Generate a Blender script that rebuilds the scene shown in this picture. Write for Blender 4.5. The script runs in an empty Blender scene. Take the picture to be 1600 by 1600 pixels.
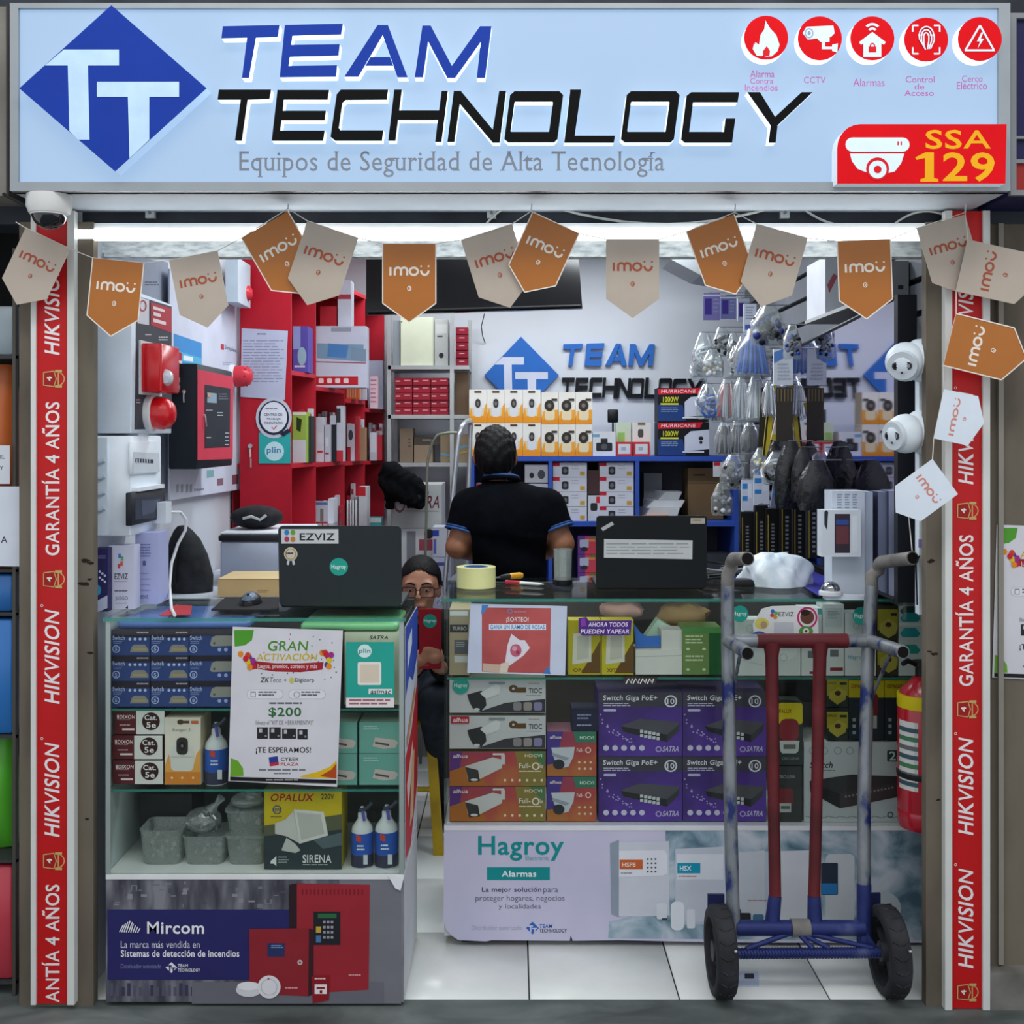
import bpy, math, random
import numpy as np
from mathutils import Vector
random.seed(7)
S = bpy.context.scene
COL = S.collection
# ------------------------------------------------------------------ camera, world, lights, exposure
F, HX, HY, CH = 1725.0, 800.0, 680.0, 1.5      # focal length in px, vanishing point, eye height (m)
cam = bpy.data.cameras.new('camera'); camo = bpy.data.objects.new('camera', cam); COL.objects.link(camo)
cam.sensor_width = 36; cam.lens = 36 * F / 1600; cam.shift_y = -(800 - HY) / 1600; cam.clip_start = .05
camo.location = (0, 0, CH); camo.rotation_euler = (math.pi / 2, 0, 0); S.camera = camo
w = bpy.data.worlds.new('hall_light'); S.world = w; w.use_nodes = True
w.node_tree.nodes['Background'].inputs[0].default_value = (.90, .94, 1, 1)
w.node_tree.nodes['Background'].inputs[1].default_value = .92
S.view_settings.view_transform = 'Standard'; S.view_settings.look = 'None'
S.view_settings.exposure = 0; S.view_settings.gamma = 1; S.view_settings.use_curve_mapping = False
def area(name, loc, rot, sx, sy, power, color=(.92, .97, 1)):
    l = bpy.data.lights.new(name, 'AREA'); l.shape = 'RECTANGLE'; l.size = sx; l.size_y = sy; l.energy = power; l.color = color
    o = bpy.data.objects.new(name, l); o.location = loc; o.rotation_euler = rot; COL.objects.link(o); return o
area('ceiling_lamp', (0, 4.0, 2.5), (0, 0, 0), 1.6, .25, 25)
area('ceiling_lamp', (.1, 5.25, 2.5), (0, 0, 0), 1.6, .3, 24)
area('hall_lamp', (0, 1.2, 3.6), (math.radians(24), 0, 0), 3.2, .6, 34, (1, .98, .95))

# ------------------------------------------------------------------ materials
def lin(h):
    h = h.lstrip('#'); h = h if len(h) == 6 else ''.join(q * 2 for q in h); c = [int(h[i:i + 2], 16) / 255 for i in (0, 2, 4)]
    return tuple(x / 12.92 if x <= .04045 else ((x + .055) / 1.055) ** 2.4 for x in c) + (1,)
MC = {}
def M(hexc, rough=.55, metal=0., emit=0., alpha=1., var=.07, scale=9., spec=.25, trans=0., bump=0.):
    """principled surface whose colour is varied by a noise texture"""
    if not isinstance(hexc, str): return hexc
    k = (hexc, rough, metal, emit, alpha, var, scale, spec, trans, bump)
    if k in MC: return MC[k]
    m = bpy.data.materials.new('paint_' + hexc.strip('#')); m.use_nodes = True
    nt = m.node_tree; b = nt.nodes['Principled BSDF']; c = lin(hexc)
    b.inputs['Roughness'].default_value = rough; b.inputs['Metallic'].default_value = metal
    b.inputs['Specular IOR Level'].default_value = spec
    if alpha < 1: b.inputs['Alpha'].default_value = alpha
    if trans: b.inputs['Transmission Weight'].default_value = trans
    tc = nt.nodes.new('ShaderNodeTexCoord'); no = nt.nodes.new('ShaderNodeTexNoise'); no.inputs['Scale'].default_value = scale; no.inputs['Detail'].default_value = 4
    nt.links.new(tc.outputs['Object'], no.inputs['Vector'])
    r = nt.nodes.new('ShaderNodeValToRGB'); e = r.color_ramp.elements
    e[0].position = .3; e[1].position = .7
    e[0].color = tuple(x * (1 - var) for x in c[:3]) + (1,); e[1].color = tuple(min(1, x * (1 + var * .6)) for x in c[:3]) + (1,)
    nt.links.new(no.outputs['Fac'], r.inputs['Fac']); nt.links.new(r.outputs['Color'], b.inputs['Base Color'])
    if bump:
        bp = nt.nodes.new('ShaderNodeBump'); bp.inputs['Strength'].default_value = bump; bp.inputs['Distance'].default_value = .01
        nt.links.new(no.outputs['Fac'], bp.inputs['Height']); nt.links.new(bp.outputs['Normal'], b.inputs['Normal'])
    if emit:
        b.inputs['Emission Color'].default_value = c; b.inputs['Emission Strength'].default_value = emit
    MC[k] = m; return m
def ramp_mat(name, cols, scale=4., detail=6, rough=.7, stretch=(1, 1, 1), bump=.15, metal=0., spec=.3, dist=0.):
    m = bpy.data.materials.new(name); m.use_nodes = True; nt = m.node_tree; b = nt.nodes['Principled BSDF']
    b.inputs['Roughness'].default_value = rough; b.inputs['Metallic'].default_value = metal; b.inputs['Specular IOR Level'].default_value = spec
    tc = nt.nodes.new('ShaderNodeTexCoord'); mp = nt.nodes.new('ShaderNodeMapping'); mp.inputs['Scale'].default_value = stretch
    no = nt.nodes.new('ShaderNodeTexNoise'); no.inputs['Scale'].default_value = scale; no.inputs['Detail'].default_value = detail; no.inputs['Distortion'].default_value = dist
    r = nt.nodes.new('ShaderNodeValToRGB'); e = r.color_ramp.elements
    while len(e) < len(cols): e.new(.5)
    for i, (p, h) in enumerate(cols): e[i].position = p; e[i].color = lin(h)
    nt.links.new(tc.outputs['Object'], mp.inputs[0]); nt.links.new(mp.outputs[0], no.inputs['Vector'])
    nt.links.new(no.outputs['Fac'], r.inputs['Fac']); nt.links.new(r.outputs[0], b.inputs['Base Color'])
    bp = nt.nodes.new('ShaderNodeBump'); bp.inputs['Strength'].default_value = bump; bp.inputs['Distance'].default_value = .01
    nt.links.new(no.outputs['Fac'], bp.inputs['Height']); nt.links.new(bp.outputs[0], b.inputs['Normal'])
    return m
def clear_mat(name, tint, gloss=.10, rough=.02, body=0., bodycol='#dfe8e6'):
    """thin clear sheet: transparent with a fresnel sheen, optional milky body"""
    m = bpy.data.materials.new(name); m.use_nodes = True; nt = m.node_tree; nt.nodes.clear()
    out = nt.nodes.new('ShaderNodeOutputMaterial'); t = nt.nodes.new('ShaderNodeBsdfTransparent'); t.inputs[0].default_value = lin(tint)
    g = nt.nodes.new('ShaderNodeBsdfGlossy'); g.inputs['Roughness'].default_value = rough; g.inputs[0].default_value = (1, 1, 1, 1)
    lw = nt.nodes.new('ShaderNodeLayerWeight'); lw.inputs[0].default_value = .35
    mu = nt.nodes.new('ShaderNodeMath'); mu.operation = 'MULTIPLY_ADD'; mu.inputs[1].default_value = .3 if gloss < .05 else .55; mu.inputs[2].default_value = gloss
    mx = nt.nodes.new('ShaderNodeMixShader')
    nt.links.new(lw.outputs['Fresnel'], mu.inputs[0]); nt.links.new(mu.outputs[0], mx.inputs[0])
    nt.links.new(t.outputs[0], mx.inputs[1]); nt.links.new(g.outputs[0], mx.inputs[2]); last = mx
    if body:
        d = nt.nodes.new('ShaderNodeBsdfDiffuse'); d.inputs[0].default_value = lin(bodycol)
        m2 = nt.nodes.new('ShaderNodeMixShader'); no = nt.nodes.new('ShaderNodeTexNoise'); no.inputs['Scale'].default_value = 60
        mm = nt.nodes.new('ShaderNodeMath'); mm.operation = 'MULTIPLY'; mm.inputs[1].default_value = body * 2
        nt.links.new(no.outputs[0], mm.inputs[0]); nt.links.new(mm.outputs[0], m2.inputs[0])
        nt.links.new(mx.outputs[0], m2.inputs[1]); nt.links.new(d.outputs[0], m2.inputs[2]); last = m2
    nt.links.new(last.outputs[0], out.inputs[0]); return m
def mirror_mat():
    m = bpy.data.materials.new('tinted_mirror'); m.use_nodes = True; b = m.node_tree.nodes['Principled BSDF']
    b.inputs['Base Color'].default_value = (.36, .35, .46, 1); b.inputs['Metallic'].default_value = 1; b.inputs['Roughness'].default_value = .03
    return m
GLASS = clear_mat('counter_glass', '#fbfefc', .0)
GLASSEDGE = M('#3f8f80', .15, 0, 0, .75, .05)
PLASTIC = clear_mat('clear_bag', '#f4f8fa', .08, .2, .13)
TUB = clear_mat('frosted_tub', '#dfe6e4', .08, .25, .30, '#c3ccc8')
WHITE = '#eceef0'; ALU = M('#c9cdd0', .35, .7, 0, 1, .05)

# ------------------------------------------------------------------ geometry helpers
def P(x, y, Y):            # photo pixel -> point on the upright plane at distance Y
    return Vector(((x - HX) * Y / F, Y, CH - (y - HY) * Y / F))
def PZ(x, y, Z):           # photo pixel -> point at height Z
    Y = (CH - Z) * F / (y - HY); return Vector(((x - HX) * Y / F, Y, Z))
def zof(y, Y): return CH - (y - HY) * Y / F
def xof(x, Y): return (x - HX) * Y / F
class Plane:               # surface seen in the photo: pixel -> point on it
    def __init__(s, p, n): s.p = Vector(p); s.n = Vector(n).normalized()
    def at(s, x, y, lift=0):
        d = Vector(((x - HX) / F, 1, -(y - HY) / F)); c = Vector((0, 0, CH))
        t = s.n.dot(s.p - c) / s.n.dot(d); return c + d * t + s.n * lift
def FP(Y): return Plane((0, Y, 0), (0, -1, 0))
def XP(X): return Plane((X, 0, 0), (1 if X < 0 else -1, 0, 0))
class Local:               # own coordinates u right, v down
    def __init__(s, o, u, v): s.o = Vector(o); s.u = Vector(u); s.v = Vector(v); s.n = s.v.cross(s.u).normalized()
    def at(s, a, b, lift=0): return s.o + s.u * a + s.v * b + s.n * lift
# glyph library from the built-in font
CHARS = sorted(set("ABCDEFGHIJKLMNOPQRSTUVWXYZabcdefghijklmnopqrstuvwxyz0123456789ÑÍÓíóáéñ+$¡!.,-:*™®%\"&"))
GL = {}
def make_glyphs():
    jobs = []
    def ob(s, off):
        c = bpy.data.curves.new('g', 'FONT'); c.body = s; c.resolution_u = 3; c.fill_mode = 'FRONT'; c.offset = off
        o = bpy.data.objects.new('g', c); COL.objects.link(o); return o
    for b, off in ((0, 0.), (1, .017)):
        for ch in CHARS: jobs.append((ch, b, ob(ch, off * (.45 if ch in 'MWNAVR' else 1)), ob('H' + ch + 'H', off) if b == 0 else None))
    hh = ob('HH', 0)
    dg = bpy.context.evaluated_depsgraph_get(); dg.update()
    def mesh(o):
        m = bpy.data.meshes.new_from_object(o.evaluated_get(dg)); v = [(p.co.x, p.co.y) for p in m.vertices]; f = [tuple(p.vertices) for p in m.polygons]
        cur = o.data; bpy.data.meshes.remove(m); return v, f
    def width(v): return max(p[0] for p in v) - min(p[0] for p in v)
    w0 = width(mesh(hh)[0]); adv = {}
    for ch, b, o, o2 in jobs:
        v, f = mesh(o)
        if o2: adv[ch] = width(mesh(o2)[0]) - w0
        GL[ch, b] = (v, f, adv[ch] + (.03 if b else 0))
    for ch, b, o, o2 in jobs:
        for q in (o, o2):
            if q: d = q.data; bpy.data.objects.remove(q); bpy.data.curves.remove(d)
    d = hh.data; bpy.data.objects.remove(hh); bpy.data.curves.remove(d)
make_glyphs()
def layout(s, bold=0, shear=0., serif=False, track=0.):
    V, Fc, x = [], [], 0.
    for ch in s:
        if ch == ' ': x += .30; continue
        if (ch, bold) not in GL: x += .3; continue
        v, f, a = GL[ch, bold]; o = len(V)
        V += [(p[0] + x, p[1], 0) for p in v]; Fc += [tuple(i + o for i in q) for q in f]
        if serif:
            cnt = {}
            for q in f:
                for i in range(len(q)):
                    e = tuple(sorted((q[i], q[(i + 1) % len(q)]))); cnt[e] = cnt.get(e, 0) + 1
            for (i, j), n in cnt.items():
                if n == 1 and abs(v[i][1] - v[j][1]) < .004 and .03 < abs(v[i][0] - v[j][0]) < .2:
                    x0, x1 = sorted((v[i][0], v[j][0])); y = v[i][1]; up = 1 if y < .1 else -1; k = len(V)
                    V += [(x0 + x - .05, y, 1), (x1 + x + .05, y, 1), (x1 + x + .05, y + up * .035, 1), (x0 + x - .05, y + up * .035, 1)]; Fc.append((k, k + 1, k + 2, k + 3))
        x += a + track
    return [(p[0] + p[1] * shear, p[1], p[2]) for p in V], Fc

class MB:
    def __init__(s): s.v, s.f, s.m, s.sm, s.mats = [], [], [], [], []
    def mi(s, m):
        m = M(m)
        if m not in s.mats: s.mats.append(m)
        return s.mats.index(m)
    def add(s, vs, fs, mat, smooth=False):
        o = len(s.v); s.v += [tuple(p) for p in vs]; k = s.mi(mat)
        for f in fs: s.f.append(tuple(i + o for i in f)); s.m.append(k); s.sm.append(smooth)
        return s
    def poly(s, pts, mat): return s.add(pts, [tuple(range(len(pts)))], mat)
    def hexa(s, q, mat, front=None):   # 8 corners: 0-3 front loop, 4-7 back loop
        s.add(q, [(7, 6, 5, 4), (0, 4, 5, 1), (1, 5, 6, 2), (2, 6, 7, 3), (3, 7, 4, 0)], mat)
        return s.add(q[:4], [(0, 1, 2, 3)], front or mat)
    def box(s, x0, x1, y0, y1, z0, z1, mat, front=None, top=None):
        q = [(x0, y0, z0), (x1, y0, z0), (x1, y0, z1), (x0, y0, z1), (x0, y1, z0), (x1, y1, z0), (x1, y1, z1), (x0, y1, z1)]
        s.add(q, [(5, 4, 7, 6), (0, 4, 5, 1), (1, 5, 6, 2), (3, 7, 4, 0)], mat)
        s.add(q, [(2, 6, 7, 3)], top or mat); return s.add(q, [(0, 1, 2, 3)], front or mat)
    def bbox(s, x0, x1, y0, y1, z0, z1, mat, r=.006, n=2):     # box with rounded upright edges and eased rims
        pts = rrect(x0, y0, x1, y1, min(r, (x1 - x0) / 2.01, (y1 - y0) / 2.01), n)
        cx, cy = (x0 + x1) / 2, (y0 + y1) / 2; e = r * .5
        def ring(z, k): return [(cx + (x - cx) * (1 - k / max(1e-6, (x1 - x0) / 2)), cy + (y - cy) * (1 - k / max(1e-6, (y1 - y0) / 2)), z) for x, y in pts]
        rings = [ring(z0, e), ring(z0 + e, 0), ring(z1 - e, 0), ring(z1, e)]; N = len(pts); V = sum(rings, []); fs = []
        for i in range(3):
            for j in range(N): fs.append((i * N + j, i * N + (j + 1) % N, (i + 1) * N + (j + 1) % N, (i + 1) * N + j))
        fs += [tuple(range(N - 1, -1, -1)), tuple(range(3 * N, 4 * N))]
        return s.add(V, fs, mat, True)
    def prism(s, pts, vec, mat, side=None):       # pts: front outline, vec: to the back
        n = len(pts); b = [Vector(p) + Vector(vec) for p in pts]
        s.add(pts, [tuple(range(n))], mat)
        return s.add(list(pts) + b, [(i, i + n, (i + 1) % n + n, (i + 1) % n) for i in range(n)] + [tuple(range(2 * n - 1, n - 1, -1))], side or mat)
    def tube(s, pts, r, mat, n=8, caps=True, closed=False):
        pts = [Vector(p) for p in pts]; k = len(pts); rr = r if isinstance(r, (list, tuple)) else [r] * k
        V, fs = [], []; t0 = (pts[1] - pts[0]).normalized(); up = Vector((0, 0, 1)) if abs(t0.z) < .9 else Vector((1, 0, 0)); a = t0.cross(up).normalized()
        for i, p in enumerate(pts):
            t = ((pts[i] - pts[i - 1]).normalized() if i else Vector()) + ((pts[i + 1] - pts[i]).normalized() if i < k - 1 else Vector())
            t = t.normalized() if t.length > 1e-6 else t0
            a = (a - t * a.dot(t)); a = a.normalized() if a.length > 1e-5 else t.orthogonal().normalized(); b = t.cross(a)
            V += [p + (a * math.cos(q * 2 * math.pi / n) + b * math.sin(q * 2 * math.pi / n)) * rr[i] for q in range(n)]
        for i in range(k - 1):
            for q in range(n): fs.append((i * n + q, i * n + (q + 1) % n, (i + 1) * n + (q + 1) % n, (i + 1) * n + q))
        if caps: fs += [tuple(range(n - 1, -1, -1)), tuple(range((k - 1) * n, k * n))]
        return s.add(V, fs, mat, True)
    def lathe(s, prof, c, mat, axis=(0, 0, 1), n=20, sq=1.):   # prof: (radius, height along axis)
        ax = Vector(axis).normalized(); a = ax.orthogonal().normalized(); b = ax.cross(a); c = Vector(c); V, fs = [], []
        for r, h in prof: V += [c + ax * h + (a * math.cos(2 * math.pi * q / n) + b * math.sin(2 * math.pi * q / n) * sq) * r for q in range(n)]
        for i in range(len(prof) - 1):
            for q in range(n): fs.append((i * n + q, i * n + (q + 1) % n, (i + 1) * n + (q + 1) % n, (i + 1) * n + q))
        if prof[0] != prof[-1]: fs += [tuple(range(n - 1, -1, -1)), tuple(range((len(prof) - 1) * n, len(prof) * n))]
        return s.add(V, fs, mat, True)
    def ball(s, c, r, mat, n=14, m=9, lo=0., hi=1.):
        r = (r, r, r) if not isinstance(r, (list, tuple)) else r; V, fs = [], []
        for i in range(m + 1):
            t = math.pi * (lo + (hi - lo) * i / m)
            V += [(c[0] + r[0] * math.sin(t) * math.cos(2 * math.pi * q / n), c[1] + r[1] * math.sin(t) * math.sin(2 * math.pi * q / n), c[2] + r[2] * math.cos(t)) for q in range(n)]
        for i in range(m):
            for q in range(n): fs.append((i * n + q, (i + 1) * n + q, (i + 1) * n + (q + 1) % n, i * n + (q + 1) % n))
        return s.add(V, fs, mat, True)
    def build(s, name, parent=None, origin=None):
        a = np.array(s.v, dtype=float)
        if origin is None: origin = Vector(((a[:, 0].min() + a[:, 0].max()) / 2, (a[:, 1].min() + a[:, 1].max()) / 2, a[:, 2].min()))
        me = bpy.data.meshes.new(name); me.from_pydata((a - np.array(origin)).tolist(), [], s.f)
        for m in s.mats: me.materials.append(m)
        me.polygons.foreach_set('material_index', s.m); me.polygons.foreach_set('use_smooth', s.sm); me.update()
        if any(s.sm): me.set_sharp_from_angle(angle=math.radians(50))
        o = bpy.data.objects.new(name, me); COL.objects.link(o)
        o['_w'] = tuple(origin)
        if name == 'print': o['kind'] = 'stuff'
        if parent: o.parent = parent; o.location = Vector(origin) - Vector(parent['_w'])
        else: o.location = origin
        return o
def rrect(x0, y0, x1, y1, r, n=4):
    pts = []
    for cx, cy, a in ((x1 - r, y1 - r, 0), (x0 + r, y1 - r, 90), (x0 + r, y0 + r, 180), (x1 - r, y0 + r, 270)):
        for i in range(n + 1): t = math.radians(a + 90 * i / n); pts.append((cx + r * math.cos(t), cy + r * math.sin(t)))
    return pts
class Art:                 # flat print laid on a surface, each overlapping layer half a millimetre proud
    def __init__(s, mb, plane, step=.0005, base=1, rough=.5): s.mb, s.pl, s.step, s.b, s.base, s.rough = mb, plane, step, [], base, rough
    def _lay(s, pts):
        x0, x1 = min(p[0] for p in pts), max(p[0] for p in pts); y0, y1 = min(p[1] for p in pts), max(p[1] for p in pts); k = s.base
        for a0, a1, c0, c1, l in s.b:
            if a0 < x1 and x0 < a1 and c0 < y1 and y0 < c1: k = max(k, l + 1)
        s.b.append((x0, x1, y0, y1, k)); return k * s.step
    def m(s, c): return M(c, s.rough) if isinstance(c, str) else c
    def p(s, pts, c):
        l = s._lay(pts); s.mb.add([s.pl.at(x, y, l) for x, y in pts], [tuple(range(len(pts)))], s.m(c)); return s
    def r(s, x0, y0, x1, y1, c): return s.p([(x0, y0), (x0, y1), (x1, y1), (x1, y0)], c)
    def rr(s, x0, y0, x1, y1, rad, c): return s.p(rrect(x0, y0, x1, y1, rad), c)
    def e(s, cx, cy, rx, ry, c, n=20, a0=0, a1=360):
        full = a1 - a0 >= 360
        return s.p([(cx + rx * math.cos(math.radians(a0 + (a1 - a0) * i / n)), cy + ry * math.sin(math.radians(a0 + (a1 - a0) * i / n))) for i in range(n if full else n + 1)], c)
    def ring(s, cx, cy, rx, ry, wd, c, n=20, a0=0, a1=360):
        V, fs = [], []
        for i in range(n + 1):
            t = math.radians(a0 + (a1 - a0) * i / n)
            V += [(cx + rx * math.cos(t), cy + ry * math.sin(t)), (cx + (rx - wd) * math.cos(t), cy + (ry - wd) * math.sin(t))]
        l = s._lay(V); s.mb.add([s.pl.at(x, y, l) for x, y in V], [(2 * i, 2 * i + 1, 2 * i + 3, 2 * i + 2) for i in range(n)], s.m(c)); return s
    def l(s, pts, wd, c):
        V, fs = [], []
        for i, (x, y) in enumerate(pts):
            q, r = pts[max(0, i - 1)], pts[min(len(pts) - 1, i + 1)]; dx, dy = r[0] - q[0], r[1] - q[1]; d = math.hypot(dx, dy) or 1
            nx, ny = -dy / d * wd / 2, dx / d * wd / 2; V += [(x + nx, y + ny), (x - nx, y - ny)]
        l = s._lay(V); s.mb.add([s.pl.at(x, y, l) for x, y in V], [(2 * i, 2 * i + 1, 2 * i + 3, 2 * i + 2) for i in range(len(pts) - 1)], s.m(c)); return s
    def t(s, txt, x0, y0, x1, y1, c, bold=0, shear=0., serif=False, rot=0, track=0., quad=None):
        V, fs = layout(txt, bold, shear, serif, track)
        ax, bx_ = min(p[0] for p in V), max(p[0] for p in V); ay, by = min(p[1] for p in V), max(p[1] for p in V)
        up_ = [p[2] * .0003 for p in V]; V = [((p[0] - ax) / (bx_ - ax), (p[1] - ay) / (by - ay)) for p in V]
        if quad: (q0, q1, q2, q3) = quad; W = [tuple(q0[k] * (1 - u) * v + q1[k] * u * v + q2[k] * u * (1 - v) + q3[k] * (1 - u) * (1 - v) for k in (0, 1)) for u, v in V]
        elif rot == 90: W = [(x0 + (x1 - x0) * (1 - v), y1 - (y1 - y0) * u) for u, v in V]
        elif rot == 180: W = [(x1 - (x1 - x0) * u, y0 + (y1 - y0) * v) for u, v in V]
        else: W = [(x0 + (x1 - x0) * u, y1 - (y1 - y0) * v) for u, v in V]
        l = s._lay([(min(p[0] for p in W), min(p[1] for p in W)), (max(p[0] for p in W), max(p[1] for p in W))])
        s.mb.add([s.pl.at(p[0], p[1], l + k) for p, k in zip(W, up_)], fs, s.m(c)); return s
    def lines(s, x0, y0, x1, y1, n, c, fill=.45, ragged=.25):      # illegible fine print
        h = (y1 - y0) / n
        for i in range(n):
            e = x1 - (x1 - x0) * ragged * random.random(); x = x0
            while x < e - (x1 - x0) * .05:
                wd = min(e - x, (x1 - x0) * random.uniform(.12, .3)); s.r(x, y0 + i * h, x + wd, y0 + i * h + h * fill, c); x += wd + (x1 - x0) * .03
        return s
def tag(o, label=None, cat=None, group=None, kind=None):
    for k, v in (('label', label), ('category', cat), ('group', group), ('kind', kind)):
        if v: o[k] = v
    return o
def thing(name, loc, label, cat, group=None):
    o = bpy.data.objects.new(name, None); o.empty_display_size = .05; COL.objects.link(o); o.location = loc; o['_w'] = tuple(loc); return tag(o, label, cat, group)
def struct(name, mb): return tag(mb.build(name), kind='structure')
def dup(o, d=(0, 0, 0), label=None, parent=None, rz=0):
    c = o.copy(); COL.objects.link(c); d = Vector(d)
    if parent: c.parent = parent
    else:
        c.location = o.location + d; c.rotation_euler.z += rz; c['_w'] = tuple(Vector(o['_w']) + d)
        if label: c['label'] = label
    for ch in list(o.children): dup(ch, parent=c)
    return c
LIM = [None]
def clampz(z0, z1):
    if LIM[0]: z0 = max(z0, LIM[0][0] + .0006); z1 = min(z1, LIM[0][1] - .0006)
    return z0, z1
def bx(name, x0, y0, x1, y1, Y, dep, col, label, cat, group=None, art=None, top=None, rough=.5, gap=.0006):
    """carton whose front fills a photo rectangle at distance Y; art(a) prints on it"""
    a, b = P(x0, y1, Y), P(x1, y0, Y); m = M(col, rough)
    z0, z1 = clampz(a.z + gap * .3, b.z - gap)
    o = MB().box(a.x + gap, b.x - gap, Y, Y + dep, z0, z1, m, top=M(top, rough) if top else None).build(name); tag(o, label, cat, group)
    if art:
        mb = MB(); art(Art(mb, FP(Y)))
        mb.build('print', o)
    return o
def sheet(name, plane, pts, col, label, cat, group=None, art=None, thick=.0012, lift=0.001, rough=.6):
    """paper, card or sticker outline on a surface with real thickness"""
    f = [plane.at(x, y, lift + thick) for x, y in pts]
    o = MB().prism(f, -plane.n * thick, M(col, rough)).build(name); tag(o, label, cat, group)
    if art:
        mb = MB(); art(Art(mb, plane, step=.0003, base=(lift + thick) / .0003 + 1)); mb.build('print', o)
    return o
def q4(x0, y0, x1, y1): return [(x0, y0), (x0, y1), (x1, y1), (x1, y0)]
# ================================================================== the setting
CONC = ramp_mat('stained_concrete', [(.25, '#453f38'), (.5, '#6a6256'), (.75, '#7d7566')], 5, 8, .85, (1, 1, .35), .25)
CORR = ramp_mat('worn_cement_floor', [(.3, '#3a403f'), (.5, '#5a615f'), (.72, '#7b827f')], 3.5, 8, .6, (1, 2.2, 1), .12, dist=.6)
TILE = ramp_mat('glazed_floor_tile', [(.25, '#dfe4e0'), (.6, '#e8ece9'), (.8, '#edf0ee')], 7, 5, .22, bump=.02, spec=.5)
WALLW = M('#d5dae2', .7, var=.04, scale=3)
DARK = ramp_mat('dark_beam_paint', [(.3, '#23272e'), (.7, '#363c45')], 8, 4, .6)
PLASTER = ramp_mat('rough_white_plaster', [(.3, '#a8b1b4'), (.5, '#d5dcdc'), (.7, '#eef2f0')], 30, 8, .8, (1, 1, 3), .5)
Y0 = 2.934
fl = struct('floor', MB().box(-1.3, 1.45, Y0, 6.1, -.06, -.006, M('#3b3a38', .9)))
tm = None
for i in range(-4, 4):
    for j in range(8):
        x0, y0 = .046 + .4 * i, Y0 + .4 * j
        if x0 + .4 < -1.15 or x0 > 1.3: continue
        if tm is None:
            tm = MB().bbox(x0 + .002, x0 + .398, y0 + (.0 if j == 0 else .002), y0 + .398, -.006, 0, TILE, .003, 1).build('tile', fl); base = (x0, y0)
        else:
            c = tm.copy(); COL.objects.link(c); c.parent = fl; c.location = tm.location + Vector((x0 - base[0], y0 - base[1], 0))
struct('floor', MB().box(-3.2, 3.2, -2.5, Y0, -.06, 0, CORR))
struct('floor', MB().box(-3.2, -1.3, Y0, 3.5, -.06, 0, CORR))
struct('wall_back', MB().box(-1.3, 1.45, 6.05, 6.15, 0, 2.6, WALLW))
struct('wall_left', MB().box(-1.2, -1.14, 2.93, 6.05, 0, 2.6, WALLW))
struct('wall_right', MB().box(1.30, 1.36, 3.06, 6.05, 0, 2.6, M('#8b8f96', .7)))
struct('ceiling', MB().box(-1.3, 1.45, 3.0, 6.15, 2.6, 2.66, M('#cfd3d6', .8)))
struct('pillar_left', MB().box(xof(30, 2.9), xof(146, 2.9), 2.9, 2.93, 0, 2.06, CONC))
struct('pillar_right', MB().box(xof(1447, 2.9), xof(1548, 2.9), 2.9, 2.93, 0, 2.06, CONC))
mb = MB().box(xof(1548, 2.93), 2.4, 2.93, 3.06, 0, 2.06, CONC); struct('wall_front', mb)
struct('trim_1', MB().box(xof(1560, 2.92), xof(1568, 2.92), 2.918, 2.93, .1, 2.06, M('#8f8a80', .7)))
struct('baseboard_right', MB().box(xof(1541, 2.9), 2.4, 2.88, 2.9299, 0, zof(1522, 2.88), ramp_mat('base_cement', [(.3, '#64625d'), (.7, '#8a8882')], 9, 6, .85)))
struct('beam', MB().box(-2.4, 2.4, 2.93, 3.06, 2.06, 2.9, DARK))
struct('lintel', MB().box(-1.14, 1.30, 3.07, 3.12, zof(401, 3.07), 2.6, PLASTER))
STAIN = M('#2a211b', .9)
for par, spots in (('pillar_left', ((133, 876, 10), (141, 880, 7), (130, 912, 12), (139, 905, 6), (141, 1020, 7), (136, 1280, 5))), ('pillar_right', ((1455, 877, 9), (1460, 1022, 8), (1452, 1018, 6), (1466, 1250, 5)))):
    po = bpy.data.objects[par]; rg = random.Random(len(spots))
    for x, y, r in spots: MB().prism([P(x + r * rg.uniform(.35, 1) * math.cos(k * .63), y + r * .45 * rg.uniform(.3, 1) * math.sin(k * .63), 2.8993) for k in range(10)], (0, .0006, 0), STAIN).build('stain', po)
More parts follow.
